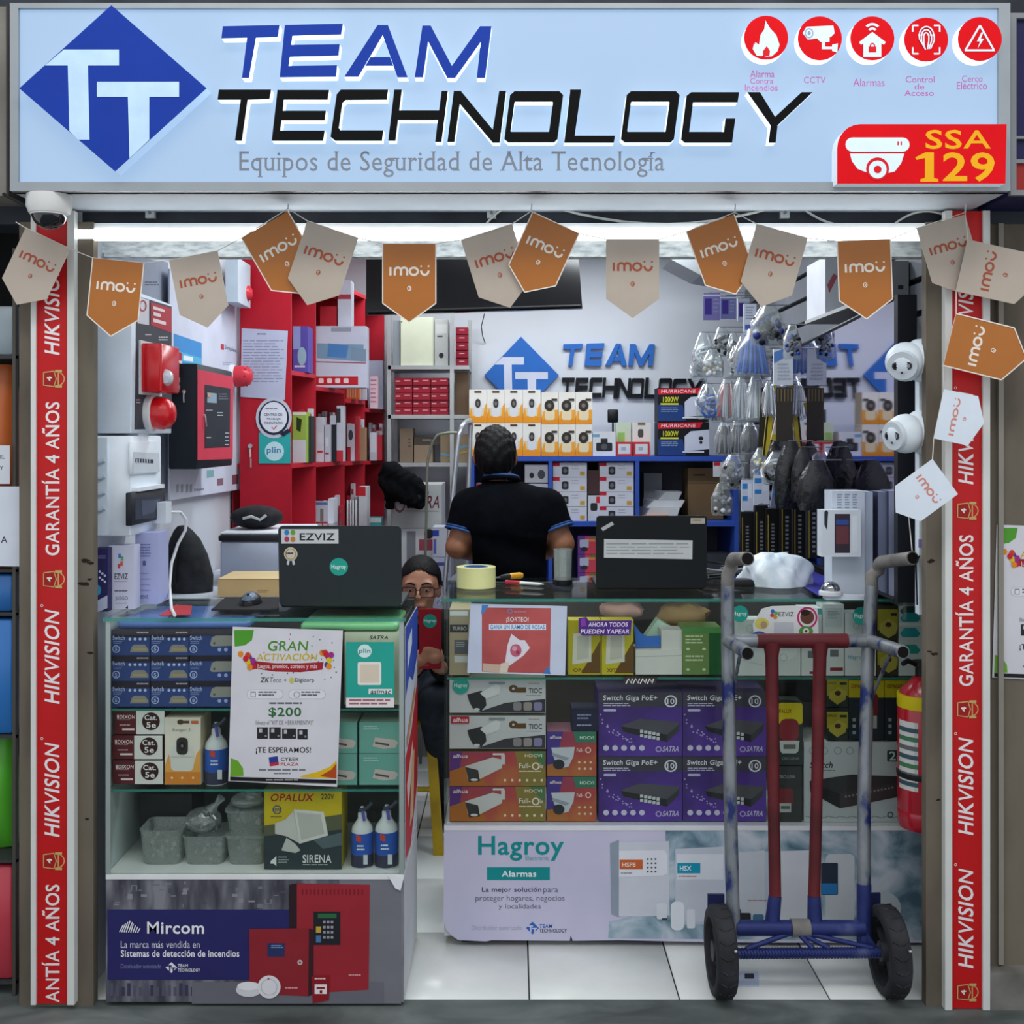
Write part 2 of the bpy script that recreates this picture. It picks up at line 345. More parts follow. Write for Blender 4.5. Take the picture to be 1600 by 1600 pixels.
# red warranty strips in white channels on both pillars
def shield(a, cx, cy, g='#c9a86a'):
    a.ring(cx + 5, cy, 14, 12, 1.6, g, 16); a.p([(cx - 14, cy - 10), (cx - 14, cy + 10), (cx + 2, cy + 12), (cx + 6, cy), (cx + 2, cy - 12)], '#a3191b')
    a.l([(cx - 14, cy - 10), (cx - 14, cy + 10), (cx + 2, cy + 12), (cx + 6, cy), (cx + 2, cy - 12), (cx - 14, cy - 10)], 1.8, g)
    a.t('4', cx - 9, cy - 4, cx - 1, cy + 4, '#f0e6d8', 1, rot=90); a.l([(cx + 9, cy - 13), (cx + 9, cy + 13)], 2, g); a.r(cx + 4, cy - 14, cx + 15, cy - 10, g); a.r(cx + 4, cy + 10, cx + 15, cy + 14, g)
def strip(xa, xb, ra, rb, ytop, ybot, items, label):
    Y = 2.885
    t = thing('warranty_strip', P((xa + xb) / 2, ybot, Y), label, 'banner')
    A, B = P(xa, ybot, Y), P(xb, ytop, Y)
    mb = MB(); ww = M('#d6d8d4', .45, 0, 0, 1, .05)
    mb.box(A.x, B.x, Y + .004, 2.9, A.z, B.z, ww)
    for s0, s1 in ((xa, ra - 3), (rb + 3, xb)): mb.box(xof(s0, Y), xof(s1, Y), Y - .008, Y + .004, A.z, B.z, ww)
    mb.build('channel', t)
    o = MB().box(xof(ra - 3, Y), xof(rb + 3, Y), Y, Y + .004, A.z, B.z, M('#c2191c', .38)).build('banner_face', t)
    pm = MB(); a = Art(pm, FP(Y))
    for kind, ya, yb in items:
        c = (ra + rb) / 2
        if kind == 'H': a.t('HIKVISION', c - 13, ya, c + 11, yb, '#efe9ea', 1, .22, rot=90); a.ring(c - 17, ya - 6, 2.2, 2.2, .7, '#efe9ea', 8) if ya > 300 else 0
        elif kind == 'G': a.t('GARANTÍA 4 AÑOS', c - 17, ya, c + 11, yb, '#efe6e6', 1, rot=90)
        elif kind == 'A': a.t('ANTÍA 4 AÑOS', c - 17, ya, c + 11, yb, '#efe6e6', 1, rot=90)
        else: shield(a, c, ya)
    pm.build('print', o)
strip(50, 118, 61, 104, 330, 1568, [('H', 408, 555), ('S', 592, 0), ('G', 628, 868), ('S', 905, 0), ('H', 952, 1100), ('H', 1160, 1308), ('S', 1345, 0), ('A', 1382, 1566)], 'red warranty strip on the pillar beside the orange bagged goods')
strip(1475, 1545, 1489, 1531, 330, 1576, [('H', 400, 542), ('H', 612, 757), ('S', 798, 0), ('G', 836, 1072), ('S', 1108, 0), ('H', 1152, 1305), ('H', 1357, 1513), ('S', 1550, 0)], 'red warranty strip on the pillar beside the hand truck')

# ================================================================== lit shop sign
YS = 2.68
sg = thing('shop_sign', P(800, 297, YS), 'wide backlit shop sign with raised blue and black letters and diamond logo', 'sign')
A, B = P(17, 299, YS), P(1577, 6, YS); FR = M('#9ba1a5', .45, .3)
MB().box(A.x, B.x, YS + .012, 2.93, A.z, B.z, M('#bcc3ca', .5)).build('cabinet', sg)
mb = MB()
for x0, y0, x1, y1 in ((17, 6, 1577, 14), (17, 285, 1577, 299), (17, 14, 30, 285), (1559, 14, 1577, 285)):
    a, b = P(x0, y1, YS), P(x1, y0, YS); mb.box(a.x, b.x, YS - .006, YS + .03, a.z, b.z, FR)
mb.build('frame', sg)
LIT = M('#a6cbef', .35, 0, .80, 1, .02)
nb = LIT.node_tree.nodes['Principled BSDF']; nb.inputs['Emission Color'].default_value = lin('#a9cbf2'); nb.inputs['Emission Strength'].default_value = .74
for l in list(nb.inputs['Base Color'].links): LIT.node_tree.links.remove(l)
nb.inputs['Base Color'].default_value = (.13, .15, .17, 1); GLOW = M('#eaf7ff', .5, 0, .85, 1, .01)
a, b = P(30, 285, YS), P(1559, 14, YS); MB().box(a.x, b.x, YS + .004, YS + .012, a.z, b.z, LIT).build('lit_face', sg)
BLUE, BLK = '#1b3c9e', '#040405'
YL = YS - .026
def letter(polys, front, Y=YL, name='letter', dep=.03, side=GLOW, parent=None):
    mb = MB()
    for pts in polys: mb.prism([P(x, y, Y) for x, y in pts], (0, dep, 0), M(front, .6, spec=.12), side)
    return mb.build(name, parent or sg)
H = lambda L: [(x / 2, y / 2) for x, y in L]
H8 = lambda L: [(800 + x / 2, y / 2) for x, y in L]
letter([[(348, 41), (437, 39), (434, 58), (400, 59), (389, 122), (378, 122), (386, 59), (346, 60)]], BLUE)
letter([[(445, 39), (536, 37), (533, 54), (457, 56), (455, 70), (531, 69), (529, 87), (453, 89), (451, 103), (527, 102), (525, 120), (437, 121)]], BLUE)
letter([[(590, 39), (606, 39), (598, 55), (560, 120), (538, 120)], [(606, 39), (637, 121), (621, 121), (598, 55)], [(578.5, 89), (609.5, 89), (614.5, 103), (570.5, 103)]], BLUE)
letter([[(660, 40), (673, 40), (706, 103), (750, 41), (768, 41), (758, 122), (745, 122), (751, 66), (711, 122), (699, 122), (669, 65), (661, 121), (648, 121)]], BLUE)
letter([[(342, 140), (424, 140), (421, 155), (387, 156), (378, 220), (367, 220), (376, 156), (340, 156)]], BLK)
letter([H([(867, 281), (1029, 281), (1024, 312), (887, 312), (884, 346), (1019, 346), (1015, 376), (880, 376), (876, 408), (1015, 408), (1010, 440), (849, 440)])], BLK)
letter([H([(1065, 280), (1213, 280), (1209, 312), (1080, 313), (1070, 322), (1059, 400), (1064, 407), (1198, 407), (1194, 440), (1048, 440), (1033, 428), (1052, 295)])], BLK)
letter([H([(1232, 280), (1256, 280), (1248, 345), (1372, 345), (1380, 284), (1400, 284), (1380, 444), (1360, 444), (1368, 375), (1244, 375), (1236, 440), (1213, 440)])], BLK)
letter([H([(1418, 284), (1440, 284), (1540, 405), (1560, 284), (1582, 284), (1562, 446), (1540, 446), (1437, 325), (1420, 444), (1398, 444)])], BLK)
def ring4(o, i): return [[o[k], o[(k + 1) % len(o)], i[(k + 1) % len(o)], i[k]] for k in range(len(o))]
def olet(x0): 
    o = [(x0 + 22, 285), (x0 + 162, 285), (x0 + 174, 297), (x0 + 156, 435), (x0 + 146, 445), (x0 + 2, 445), (x0 - 10, 435), (x0 + 8, 297)]
    i = [(x0 + 24, 318), (x0 + 140, 318), (x0 + 142, 320), (x0 + 130, 410), (x0 + 128, 412), (x0 + 12, 412), (x0 + 10, 410), (x0 + 22, 320)]
    return [H8(q) for q in ring4(o, i)]
letter(olet(-14), BLK)
letter([H8([(182, 280), (216, 280), (196, 424), (322, 424), (318, 446), (163, 446)])], BLK)
letter(olet(350), BLK)
letter([H8([(560, 288), (710, 288), (705, 320), (566, 320), (554, 412), (662, 412), (667, 370), (698, 370), (688, 446), (540, 446), (528, 436), (545, 300)])], BLK)
letter([H8([(735, 288), (775, 288), (822, 365), (905, 288), (940, 288), (830, 392), (824, 446), (802, 446), (808, 392)])], BLK)
dm = letter([[(174, 8), (323, 138), (180, 268), (30, 138)]], BLUE, YS - .036, 'diamond_logo', .04, M('#b9d3ee', .4, 0, .45))
mb = MB(); a = Art(mb, FP(YS - .036)); TTW = M('#b4d0ec', .4, 0, .22, 1, .14, 14)
a.p(H([(200, 155), (372, 155), (372, 205), (275, 205), (280, 437), (245, 437), (217, 410), (212, 205), (140, 205)]), TTW)
a.p(H([(303, 256), (560, 256), (560, 303), (467, 303), (467, 437), (405, 495), (400, 303), (303, 303)]), TTW); mb.build('print', dm)
mb = MB(); a = Art(mb, FP(YS + .004))
a.t('Equipos de Seguridad de Alta Tecnología', 374, 236, 1038, 277, M('#757b85', .5, 0, .15), 0, serif=True, track=.02)
for s, x0, y0, x1, y1 in (('Alarma', 1172, 110, 1210, 121), ('Contra', 1172, 122, 1208, 131), ('Incendios', 1164, 132, 1215, 142), ('CCTV', 1256, 120, 1290, 130), ('Alarmas', 1333, 123, 1382, 135), ('Control', 1415, 119, 1460, 129), ('de', 1429, 131, 1444, 140), ('Acceso', 1413, 141, 1459, 150), ('Cerco', 1503, 118, 1535, 128), ('Eléctrico', 1495, 128, 1542, 140)):
    a.t(s, x0, y0, x1, y1, M('#b0559a', .5, 0, .2), 0)
tag(mb.build('print', sg), 'grey serif tagline and small violet captions')
RED = '#e20a17'; IW = M('#cfe0f2', .4, 0, .3)
def disc(cx, cy, r, nm):
    pts = [(cx + r * math.cos(i * math.pi / 16), cy + r * math.sin(i * math.pi / 16)) for i in range(32)]
    o = letter([pts], RED, YS - .03, nm, .034); mb = MB(); a = Art(mb, FP(YS - .03)); return o, mb, a
o, mb, a = disc(1197, 59, 34.5, 'flame_badge')
a.p([(1196, 32), (1203, 44), (1213, 55), (1218, 70), (1215, 80), (1206, 88), (1198, 89), (1186, 86), (1178, 76), (1180, 66), (1186, 70), (1188, 55), (1194, 46)], IW)
a.p([(1178, 68), (1184, 80), (1190, 88), (1182, 87), (1176, 77)], IW); a.p([(1198, 72), (1203, 80), (1202, 88), (1192, 88), (1192, 80)], RED); mb.build('print', o)
o, mb, a = disc(1281, 60, 34.5, 'camera_badge')
a.p([(1260, 42), (1302, 40), (1304, 52), (1298, 58), (1262, 62), (1254, 52)], IW); a.p([(1276, 60), (1296, 58), (1296, 66), (1282, 66)], IW); a.r(1284, 66, 1289, 77, IW); a.r(1289, 73, 1302, 77, IW); a.p([(1300, 70), (1309, 68), (1308, 82), (1300, 80)], IW); a.ring(1264, 52, 7, 8, 2, '#9fb6cc'); a.e(1264, 52, 2.5, 3, '#8fa6bd'); mb.build('print', o)
o, mb, a = disc(1363, 60, 34.5, 'house_badge')
a.p([(1363, 50), (1342, 66), (1345, 70), (1349, 68), (1349, 89), (1377, 89), (1377, 68), (1381, 70), (1384, 66)], IW); a.ring(1363, 47, 13, 11, 4, IW, 14, 215, 325); a.ring(1363, 49, 7, 6, 3.5, IW, 10, 205, 335)
a.r(1357, 73, 1369, 82, RED); a.ring(1363, 73, 4.5, 6, 2, RED, 10, 180, 360); mb.build('print', o)
o, mb, a = disc(1447, 62, 34.5, 'fingerprint_badge')
for r in (4, 8, 12): a.ring(1447, 55, r, r * 1.15, 2, IW, 14, 170, 370); a.l([(1447 - r, 54), (1447 - r * .9, 62 + (12 - r)), (1447 - r * .3, 74 + (12 - r) * .5)], 2, IW); a.l([(1447 + r, 54), (1447 + r, 64), (1447 + r * .5, 77)], 2, IW)
for sx, sy in ((-1, -1), (1, -1), (-1, 1), (1, 1)): a.l([(1447 + sx * 12, 62 + sy * 22), (1447 + sx * 21, 62 + sy * 22)], 2.5, IW); a.l([(1447 + sx * 21, 62 + sy * 22), (1447 + sx * 21, 62 + sy * 12)], 2.5, IW)
mb.build('print', o)
o, mb, a = disc(1531, 61, 34.5, 'voltage_badge')
for p, q in (((1531, 40), (1508, 79)), ((1531, 40), (1553, 79)), ((1507, 79), (1554, 79))): a.l([p, q], 3, IW)
a.p([(1533, 51), (1526, 65), (1531, 65), (1527, 76), (1537, 61), (1532, 61), (1536, 51)], IW); mb.build('print', o)
pts = [(1308, 287), (1308, 232)] + [(1344 - 36 * math.cos(math.radians(t)), 232 - 38 * math.sin(math.radians(t))) for t in range(15, 91, 15)] + [(1573, 194), (1571, 287)]
o = letter([pts], RED, YS - .04, 'stall_plaque', .046, M('#dfe6ee', .4, 0, .25)); mb = MB(); a = Art(mb, FP(YS - .04))
a.rr(1321, 215, 1421, 237, 10.5, IW); a.r(1402, 221, 1404, 227, RED); a.r(1407, 221, 1409, 227, RED)
a.p([(1328, 240), (1413, 240), (1408, 255), (1398, 268), (1380, 272), (1358, 271), (1340, 264), (1331, 252)], IW); a.e(1371, 264, 18, 18, RED); a.e(1371, 265, 14, 14, IW); a.e(1371, 265, 6, 6, RED)
YE = '#f6b20c'
a.t('SSA', 1446, 203, 1548, 233, YE, 1); a.t('29', 1473, 238, 1554, 284, YE, 1)
a.p([(1430, 246), (1446, 238), (1459, 238), (1459, 278), (1466, 280), (1466, 284), (1438, 284), (1438, 280), (1445, 278), (1445, 247), (1432, 250)], YE)
mb.build('print', o)

# neighbours' boards above
t = thing('neighbour_sign', P(1640, 300, 2.7), 'dark blue neighbouring sign with grey frame and red lower band, cut by the edge', 'sign')
A, B = P(1578, 306, 2.74), P(1800, 22, 2.74); mb = MB().box(A.x, B.x, 2.745, 2.93, A.z, B.z, M('#1d1c4a', .4)); mb.build('panel', t)
mb = MB()
for x0, y0, x1, y1 in ((1577, 22, 1586, 306), (1586, 22, 1800, 30), (1586, 298, 1800, 306), (1586, 214, 1800, 218), (1586, 250, 1800, 256)): a, b = P(x0, y1, 2.74), P(x1, y0, 2.74); mb.box(a.x, b.x, 2.732, 2.745, a.z, b.z, M('#85888a', .45, .3))
mb.build('frame', t); a, b = P(1586, 298, 2.742), P(1800, 256, 2.742); MB().box(a.x, b.x, 2.74, 2.745, a.z, b.z, M('#9a2a25', .5)).build('red_band', t)
t = thing('neighbour_board', P(-100, 300, 2.8), 'weathered grey neighbouring signboard at the upper left edge', 'sign')
A, B = P(-200, 306, 2.8), P(11, 10, 2.8); MB().box(A.x, B.x, 2.8, 2.93, A.z, B.z, ramp_mat('weathered_board', [(.3, '#6f6b64'), (.7, '#8b877f')], 6, 6, .8)).build('panel', t)
mb = MB().box(xof(11, 2.8), xof(15, 2.8), 2.795, 2.93, A.z, B.z, M('#3a3835', .7)); mb.build('edge_strip', t)

# long tube light under the beam
t = thing('tube_light', P(806, 378, 2.91), 'long white fluorescent tube light across the top of the shop opening', 'light')
zc = zof(367, 2.91)
mb = MB().lathe([(.0155, 0), (.0155, xof(1510, 2.91) - xof(98, 2.91))], (xof(98, 2.91), 2.91, zc), M('#f4faff', .4, 0, 6.5, 1, .01), (1, 0, 0), 16); mb.build('glowing_tube', t)
for x0, x1 in ((84, 99), (1509, 1527)):
    MB().lathe([(.012, 0), (.017, .003), (.017, xof(x1, 2.91) - xof(x0, 2.91) - .003), (.012, xof(x1, 2.91) - xof(x0, 2.91))], (xof(x0, 2.91), 2.91, zc), M('#d9b9b2', .5), (1, 0, 0), 14).build('end_cap', t)
MB().box(xof(84, 2.91), xof(1527, 2.91), 2.905, 2.9299, zc + .016, zc + .03, M('#e6e9ea', .5)).build('batten', t)
# small hardware under the sign
for n, x in enumerate((235, 768, 1226)):
    t = tag(MB().box(xof(x - 7, 2.92), xof(x + 7, 2.92), 2.915, 2.93, zof(341, 2.92), zof(324, 2.92), M('#b9bec0', .5)).lathe([(.004, 0), (.004, .006)], (xof(x, 2.92), 2.91, zof(333, 2.92)), M('#6b6f72', .4), (0, 1, 0), 8).build('wall_clip'),
            'small pale wall clip under the sign, ' + ('nearest the ceiling dome camera', 'in the middle of the three', 'beside the hanging loop of white wire')[n], 'clip')
def sag(a, b, s, n=10): a, b = Vector(a), Vector(b); return [a.lerp(b, i / n) - Vector((0, 0, s * 4 * (i / n) * (1 - i / n))) for i in range(n + 1)]
for n, (p, q, s, r) in enumerate((((870, 325), (1215, 322), .045, .0035), ((1250, 322), (1340, 350), .02, .003), ((1395, 352), (1490, 344), -.03, .003), ((758, 352), (800, 322), -.01, .003))):
    tag(MB().tube(sag(P(*p, 2.915), P(*q, 2.915), s), r, '#c9ccc9', 6).build('loose_wire'), ('long sagging white wire under the middle of the sign', 'short white wire hanging right of the third clip', 'white wire arching beside the rightmost bunting', 'short white wire looping by the middle clip')[n], 'wire')
# ceiling dome camera
t = thing('dome_camera', P(77, 304, 2.72), 'white ceiling dome camera with dark glass under the sign corner', 'camera')
c = P(77, 305, 2.72); c.z = zof(299, YS) - .001
MB().lathe([(.0001, 0), (.053, 0), (.054, -.028), (.047, -.046), (.040, -.046), (.0001, -.04)], c, M('#d5d5d3', .35), n=28).build('housing', t)
MB().ball((c.x, c.y, c.z - .043), (.042, .042, .042), M('#14161c', .05, spec=.9), 20, 8, .42, 1).build('dome', t)
MB().lathe([(.044, 0), (.044, .006), (.040, .006)], (c.x, c.y, c.z - .05), M('#e6e6e6', .3), n=28).build('ring', t)
tag(MB().tube([P(5, 303, 2.8), P(30, 316, 2.79), P(52, 328, 2.785)], .004, '#17181a', 8).build('antenna_cable'), 'stiff black cable poking out beside the dome camera', 'cable')

# ================================================================== bunting
def imou(a, c, u0, v0, s):
    w_ = .10 * s; r = .14 * s
    a.l([(u0, v0 + .02 * s), (u0, v0 + .40 * s)], w_, c)
    x = u0 + .20 * s
    arch = lambda x0: [(x0, v0 + .40 * s), (x0, v0 + .16 * s)] + [(x0 + r - r * math.cos(t), v0 + .16 * s - r * .85 * math.sin(t)) for t in (math.pi * k / 8 for k in range(1, 8))] + [(x0 + 2 * r, v0 + .16 * s), (x0 + 2 * r, v0 + .40 * s)]
    a.l(arch(x), w_, c); a.l(arch(x + 2 * r), w_, c)
    ox = x + 4 * r + .30 * s; a.ring(ox, v0 + .21 * s, .235 * s, .215 * s, w_, c, 22)
    ux = ox + .50 * s; a.ring(ux, v0 + .17 * s, .22 * s, .25 * s, w_, c, 16, 0, 180)
    a.e(ux - .17 * s, v0 - .02 * s, .045 * s, .045 * s, c, 10); a.e(ux + .17 * s, v0 - .02 * s, .045 * s, .045 * s, c, 10)
ORA, CRE = '#b0660a', '#bbaea0'
YB = 2.83
def flag(tl, tr, kind, label, Y=YB, ln=1., tilt=0.):
    p, q = P(*tl, Y), P(*tr, Y + tilt); u = q - p; W = u.length; n = Vector((0, -1, 0)); v = u.cross(n).normalized() * -W * ln
    if v.dot(Vector((u.z, 0, -u.x))) < 0: v = -v
    mb = MB(); L = Local(p, u, v); f = 1.12
    col, ink = (M(ORA, .3, spec=.6), '#ece3d6') if kind == 'o' else (M(CRE, .45), '#a8543a')
    if kind == 'b': col, ink = M('#dce6f0', .4), '#d58b7d'
    o0 = [(0, 0), (0, f), (.5, f + .36), (1, f), (1, 0)]
    # slightly curled card, three strips
    def curl(a): return .012 * math.sin(a * math.pi) * (1 if (tl[0] // 7) % 2 else -1) * 0
    mb.prism([L.at(a, b) for a, b in o0], -L.n * .0008, col, M('#e9e2d8', .5))
    o = mb.build('bunting_flag'); tag(o, label, 'flag', 'bunting flags under the sign')
    pm = MB(); A_ = Art(pm, L, .0003); imou(A_, ink, .145, .43, .415)
    A_.ring(.5, .84, .04, .05, .014, ink, 14); A_.ring(.512, .845, .018, .024, .010, ink, 10)
    if kind == 'o':
        for a, b in ((o0[0], o0[1]), (o0[1], o0[2]), (o0[2], o0[3]), (o0[3], o0[4])): A_.l([a, b], .022, '#efe6da')
    pm.build('print', o); return o
fl_ = [((40, 356), (110, 389), 'w', 'cream bunting flag tilted under the dome camera'), ((145, 403), (225, 411), 'o', 'orange bunting flag over the tall grey wall cabinet'), ((264, 407), (340, 392), 'w', 'cream bunting flag in front of the fire alarm panels'),
       ((377, 372), (450, 330), 'o', 'orange bunting flag tucked behind a cream one above the red shelving'), ((480, 345), (560, 372), 'w', 'cream bunting flag overlapping an orange one above the red shelving'), ((598, 381), (681, 381), 'o', 'orange bunting flag hanging straight in front of the black television'),
       ((720, 375), (800, 350), 'w', 'cream bunting flag in front of the television, tucked behind an orange one'), ((832, 332), (905, 365), 'o', 'orange bunting flag overlapping a cream one at the television corner'), ((947, 374), (1030, 374), 'w', 'cream bunting flag hanging straight over the blank white wall'),
       ((1072, 362), (1147, 335), 'o', 'orange bunting flag above the bagged cables, beside a cream one'), ((1182, 350), (1262, 372), 'w', 'cream bunting flag above the hanging bagged goods'), ((1308, 377), (1391, 374), 'o', 'orange bunting flag straight above the dark mirror'),
       ((1432, 357), (1508, 335), 'w', 'cream bunting flag at the last sign hook, partly covered'), ((1494, 455), (1512, 374), 'w', 'cream bunting flag turned sideways, topmost at the strip with red lettering'), ((1474, 571), (1494, 490), 'o', 'orange bunting flag turned sideways over the warranty strip'),
       ((1459, 685), (1475, 608), 'b', 'white bunting flag turned sideways below the orange sideways one'), ((1457, 717), (1497, 772), 'b', 'white bunting flag lowest of all, beside the turret camera pole')]
for i, (p, q, k, lb) in enumerate(fl_):
    d = {3: .006, 4: -.006, 6: .006, 7: -.006, 9: .006, 10: -.004, 12: .012, 13: -.004, 14: -.012, 15: -.02, 16: -.028}.get(i, 0)
    flag(p, q, k, lb, YB + d, .62 if i == 15 else .95 if i == 16 else 1.)
cord = [(25, 347), (40, 356), (110, 389), (145, 403), (225, 411), (264, 407), (340, 392), (377, 372), (450, 326), (480, 345), (560, 372), (598, 381), (681, 381), (720, 375), (800, 350), (830, 330), (905, 365), (947, 374), (1030, 374), (1072, 362), (1148, 332), (1182, 350), (1262, 372), (1308, 377), (1391, 374), (1432, 357), (1508, 332), (1512, 374), (1494, 455), (1494, 490), (1474, 571), (1475, 608), (1459, 685), (1457, 717), (1418, 790), (1425, 860)]
tag(MB().tube([P(x, y, YB + .002) for x, y in cord], .0014, '#d8d6d0', 5).build('bunting_string'), 'thin white string carrying the bunting flags', 'string')
for n, x in enumerate((450, 830, 1148, 1508)):
    y = (326, 330, 332, 332)[n]
    tag(MB().tube([P(x, y, YB), P(x + 1, y - 12, YB), P(x, y - 24, YB)], .002, '#c4cad0', 6).build('cord_hook'), ('first', 'second', 'third', 'fourth')[n] + ' small hook from the left holding the bunting cord under the sign', 'hook')
# ================================================================== logos reused on several prints
def tt(a, x0, y0, x1, y1, c, k):          # small diamond logo
    X = lambda u: x0 + (x1 - x0) * u; Yy = lambda v: y0 + (y1 - y0) * v
    a.p([(X(.5), Yy(0)), (X(0), Yy(.5)), (X(.5), Yy(1)), (X(1), Yy(.5))], c)
    a.p([(X(.22), Yy(.28)), (X(.54), Yy(.28)), (X(.54), Yy(.4)), (X(.42), Yy(.4)), (X(.42), Yy(.86)), (X(.3), Yy(.78)), (X(.3), Yy(.4)), (X(.1), Yy(.4))], k)
    a.p([(X(.46), Yy(.47)), (X(.86), Yy(.47)), (X(.86), Yy(.58)), (X(.74), Yy(.58)), (X(.74), Yy(.76)), (X(.62), Yy(.88)), (X(.62), Yy(.58)), (X(.46), Yy(.58))], k)
def hag(a, cx, cy, r):                     # round teal sticker print
    a.t('Hagroy', cx - r * .8, cy - r * .28, cx + r * .8, cy + r * .34, '#dff3ee', 1)
TEAL = '#25a08f'
def sticker(cx, cy, r, plane, label, name='round_sticker'):
    return sheet(name, plane, [(cx + r * math.cos(i * math.pi / 12), cy + r * math.sin(i * math.pi / 12)) for i in range(24)], TEAL, label, 'sticker', None, lambda a: hag(a, cx, cy, r), .0006)
# ================================================================== left display counter
YA = 2.90
LX0, LX1, LZT, LZB = xof(166, YA), xof(631, YA), 1.021, zof(1366, YA)
DEEP = .40
lc = thing('display_counter', ((LX0 + LX1) / 2, YA + DEEP / 2, 0), 'glass display counter with red fire panel poster on its base', 'counter')
MB().box(LX0, LX1, YA + .004, YA + DEEP, .012, LZB - .012, M('#c5c8cc', .5)).build('base', lc)
MB().box(LX0, LX1, YA - .004, YA + DEEP, LZB - .012, LZB, M('#e3e6e6', .4)).build('ledge', lc)
MB().box(LX0, LX1, YA, YA + .006, LZB, LZT - .01, GLASS).build('front_pane', lc)
MB().box(LX1 - .006, LX1, YA + .006, YA + DEEP, LZB, LZT - .01, GLASS).build('side_pane', lc)
MB().box(LX0 - .004, LX0 - .001, YA + .006, YA + DEEP, LZB, LZT - .01, M('#b9c4c4', .4)).build('side_pane', lc)
o = MB().box(LX0 - .006, LX1 + .006, YA - .006, YA + DEEP + .01, LZT - .009, LZT, GLASS).build('glass_top', lc)
MB().box(LX0 - .006, LX1 + .006, YA - .0075, YA - .006, LZT - .009, LZT, GLASSEDGE).build('polished_edge', o)
MB().box(LX0 + .008, LX1 - .008, YA + DEEP - .012, YA + DEEP, LZB, LZT - .01, M('#565d5e', .5)).build('back_panel', lc)
for y in (1104, 1229):
    z = zof(y, 2.93); o = MB().box(LX0, LX1 - .008, YA + .008, YA + DEEP - .014, z - .006, z, GLASS).build('shelf', lc)
    MB().box(LX0, LX1 - .008, YA + .0066, YA + .008, z - .006, z, GLASSEDGE).build('polished_edge', o)
for x in (LX0, LX1 - .012): MB().box(x, x + .012, YA - .003, YA + .001, LZB, LZT - .01, M('#aeb9b6', .35, .5)).build('corner_strip', lc)
NV, GR = '#2b2a63', '#6b6a73'
o = MB().box(LX0, LX1, YA - .002, YA + .004, .012, LZB - .012, ramp_mat('circuit_print', [(.35, '#3f3f49'), (.5, '#5f5f69'), (.65, '#83838b')], 22, 3, .4, (1, 1, .25), .02)).build('base_poster', lc)
mb = MB(); a = Art(mb, FP(YA - .002), rough=.4)
for i in range(38):
    x, y = random.uniform(172, 440), random.uniform(1374, 1414); a.r(x, y, x + random.uniform(1, 14), y + random.uniform(1, 9), random.choice(('#53535d', '#757580', '#8a8a92')))
for i in range(16): a.r(172 + i * 9, 1536 + (i % 3) * 3, 177 + i * 9, 1556, random.choice(('#3d3c58', '#55556a')))
a.r(530, 1372, 627, 1568, '#77777f'); a.r(300, 1534, 600, 1568, '#6c6c76')
a.r(168, 1421, 452, 1531, NV)
a.p([(452, 1382), (464, 1380), (464, 1553), (452, 1548)], '#2e1f25'); a.p([(464, 1380), (578, 1382), (576, 1546), (464, 1553)], '#9c2a35')
for i in range(16): a.r(472 + i * 6.2, 1389, 474 + i * 6.2, 1398, '#7b1f2a')
a.p([(390, 1451), (483, 1450), (482, 1556), (390, 1552)], '#8f2730'); a.p([(483, 1450), (490, 1452), (490, 1552), (482, 1556)], '#3a2128')
a.r(490, 1424, 532, 1476, '#26262c'); a.r(497, 1427, 526, 1434, '#2f6b45')
for i in range(3):
    for j in range(4): a.r(505 + i * 6, 1438 + j * 8, 509 + i * 6, 1442 + j * 8, '#9a9aa2')
a.r(494, 1447, 502, 1457, '#c7a63e'); a.r(494, 1461, 502, 1472, '#4e78a8')
a.r(418, 1473, 445, 1494, '#2a3560'); a.lines(424, 1476, 443, 1482, 2, '#8aa0cf'); a.e(469, 1503, 4, 4, '#c9b9b9'); a.e(469, 1503, 1.6, 1.6, '#6a4a4a')
a.lines(446, 1542, 466, 1546, 1, '#d9a9a9'); a.lines(545, 1522, 566, 1526, 1, '#d9a9a9')
a.e(389, 1546, 20, 11, '#d8d8dc'); a.e(389, 1540, 18, 7, '#e9e9ec'); a.e(421, 1541, 18, 18, '#e2e2e5'); a.ring(421, 1541, 13, 13, 1, '#bcbcc2'); a.e(420, 1528, 1.5, 1.5, '#c33')
a.p([(487, 1524), (516, 1523), (514, 1562), (489, 1567)], '#8e1c26'); a.r(492, 1537, 511, 1552, '#e6e2e2'); a.r(495, 1541, 508, 1544, '#8e1c26'); a.r(500, 1546, 504, 1551, '#8e1c26'); a.lines(492, 1527, 511, 1532, 1, '#e6c9c9')
for i in range(9): a.l([(187 + i * 3.6, 1456), (191 + i * 3.6 + (2 if i < 5 else 0), 1438 + abs(i - 3) * 2.2)], 1.7, '#e9e9f2')
a.t('Mircom', 230, 1440, 319, 1459, '#eeeef4', 1); a.t('La marca más vendida en', 189, 1470, 312, 1481, '#d8d8e6'); a.t('Sistemas de detección de incendios', 189, 1484, 374, 1495, '#ececf4', 1); a.t('Distribuidor autorizado', 189, 1506, 252, 1513, '#7c7ca6')
tt(a, 259, 1503, 277, 1520, '#e9e9f2', NV); a.t('TEAM', 278, 1506, 294, 1511, '#e9e9f2', 1, .1); a.t('TECHNOLOGY', 278, 1513, 313, 1518, '#e9e9f2', 1, .1)
mb.build('print', o)
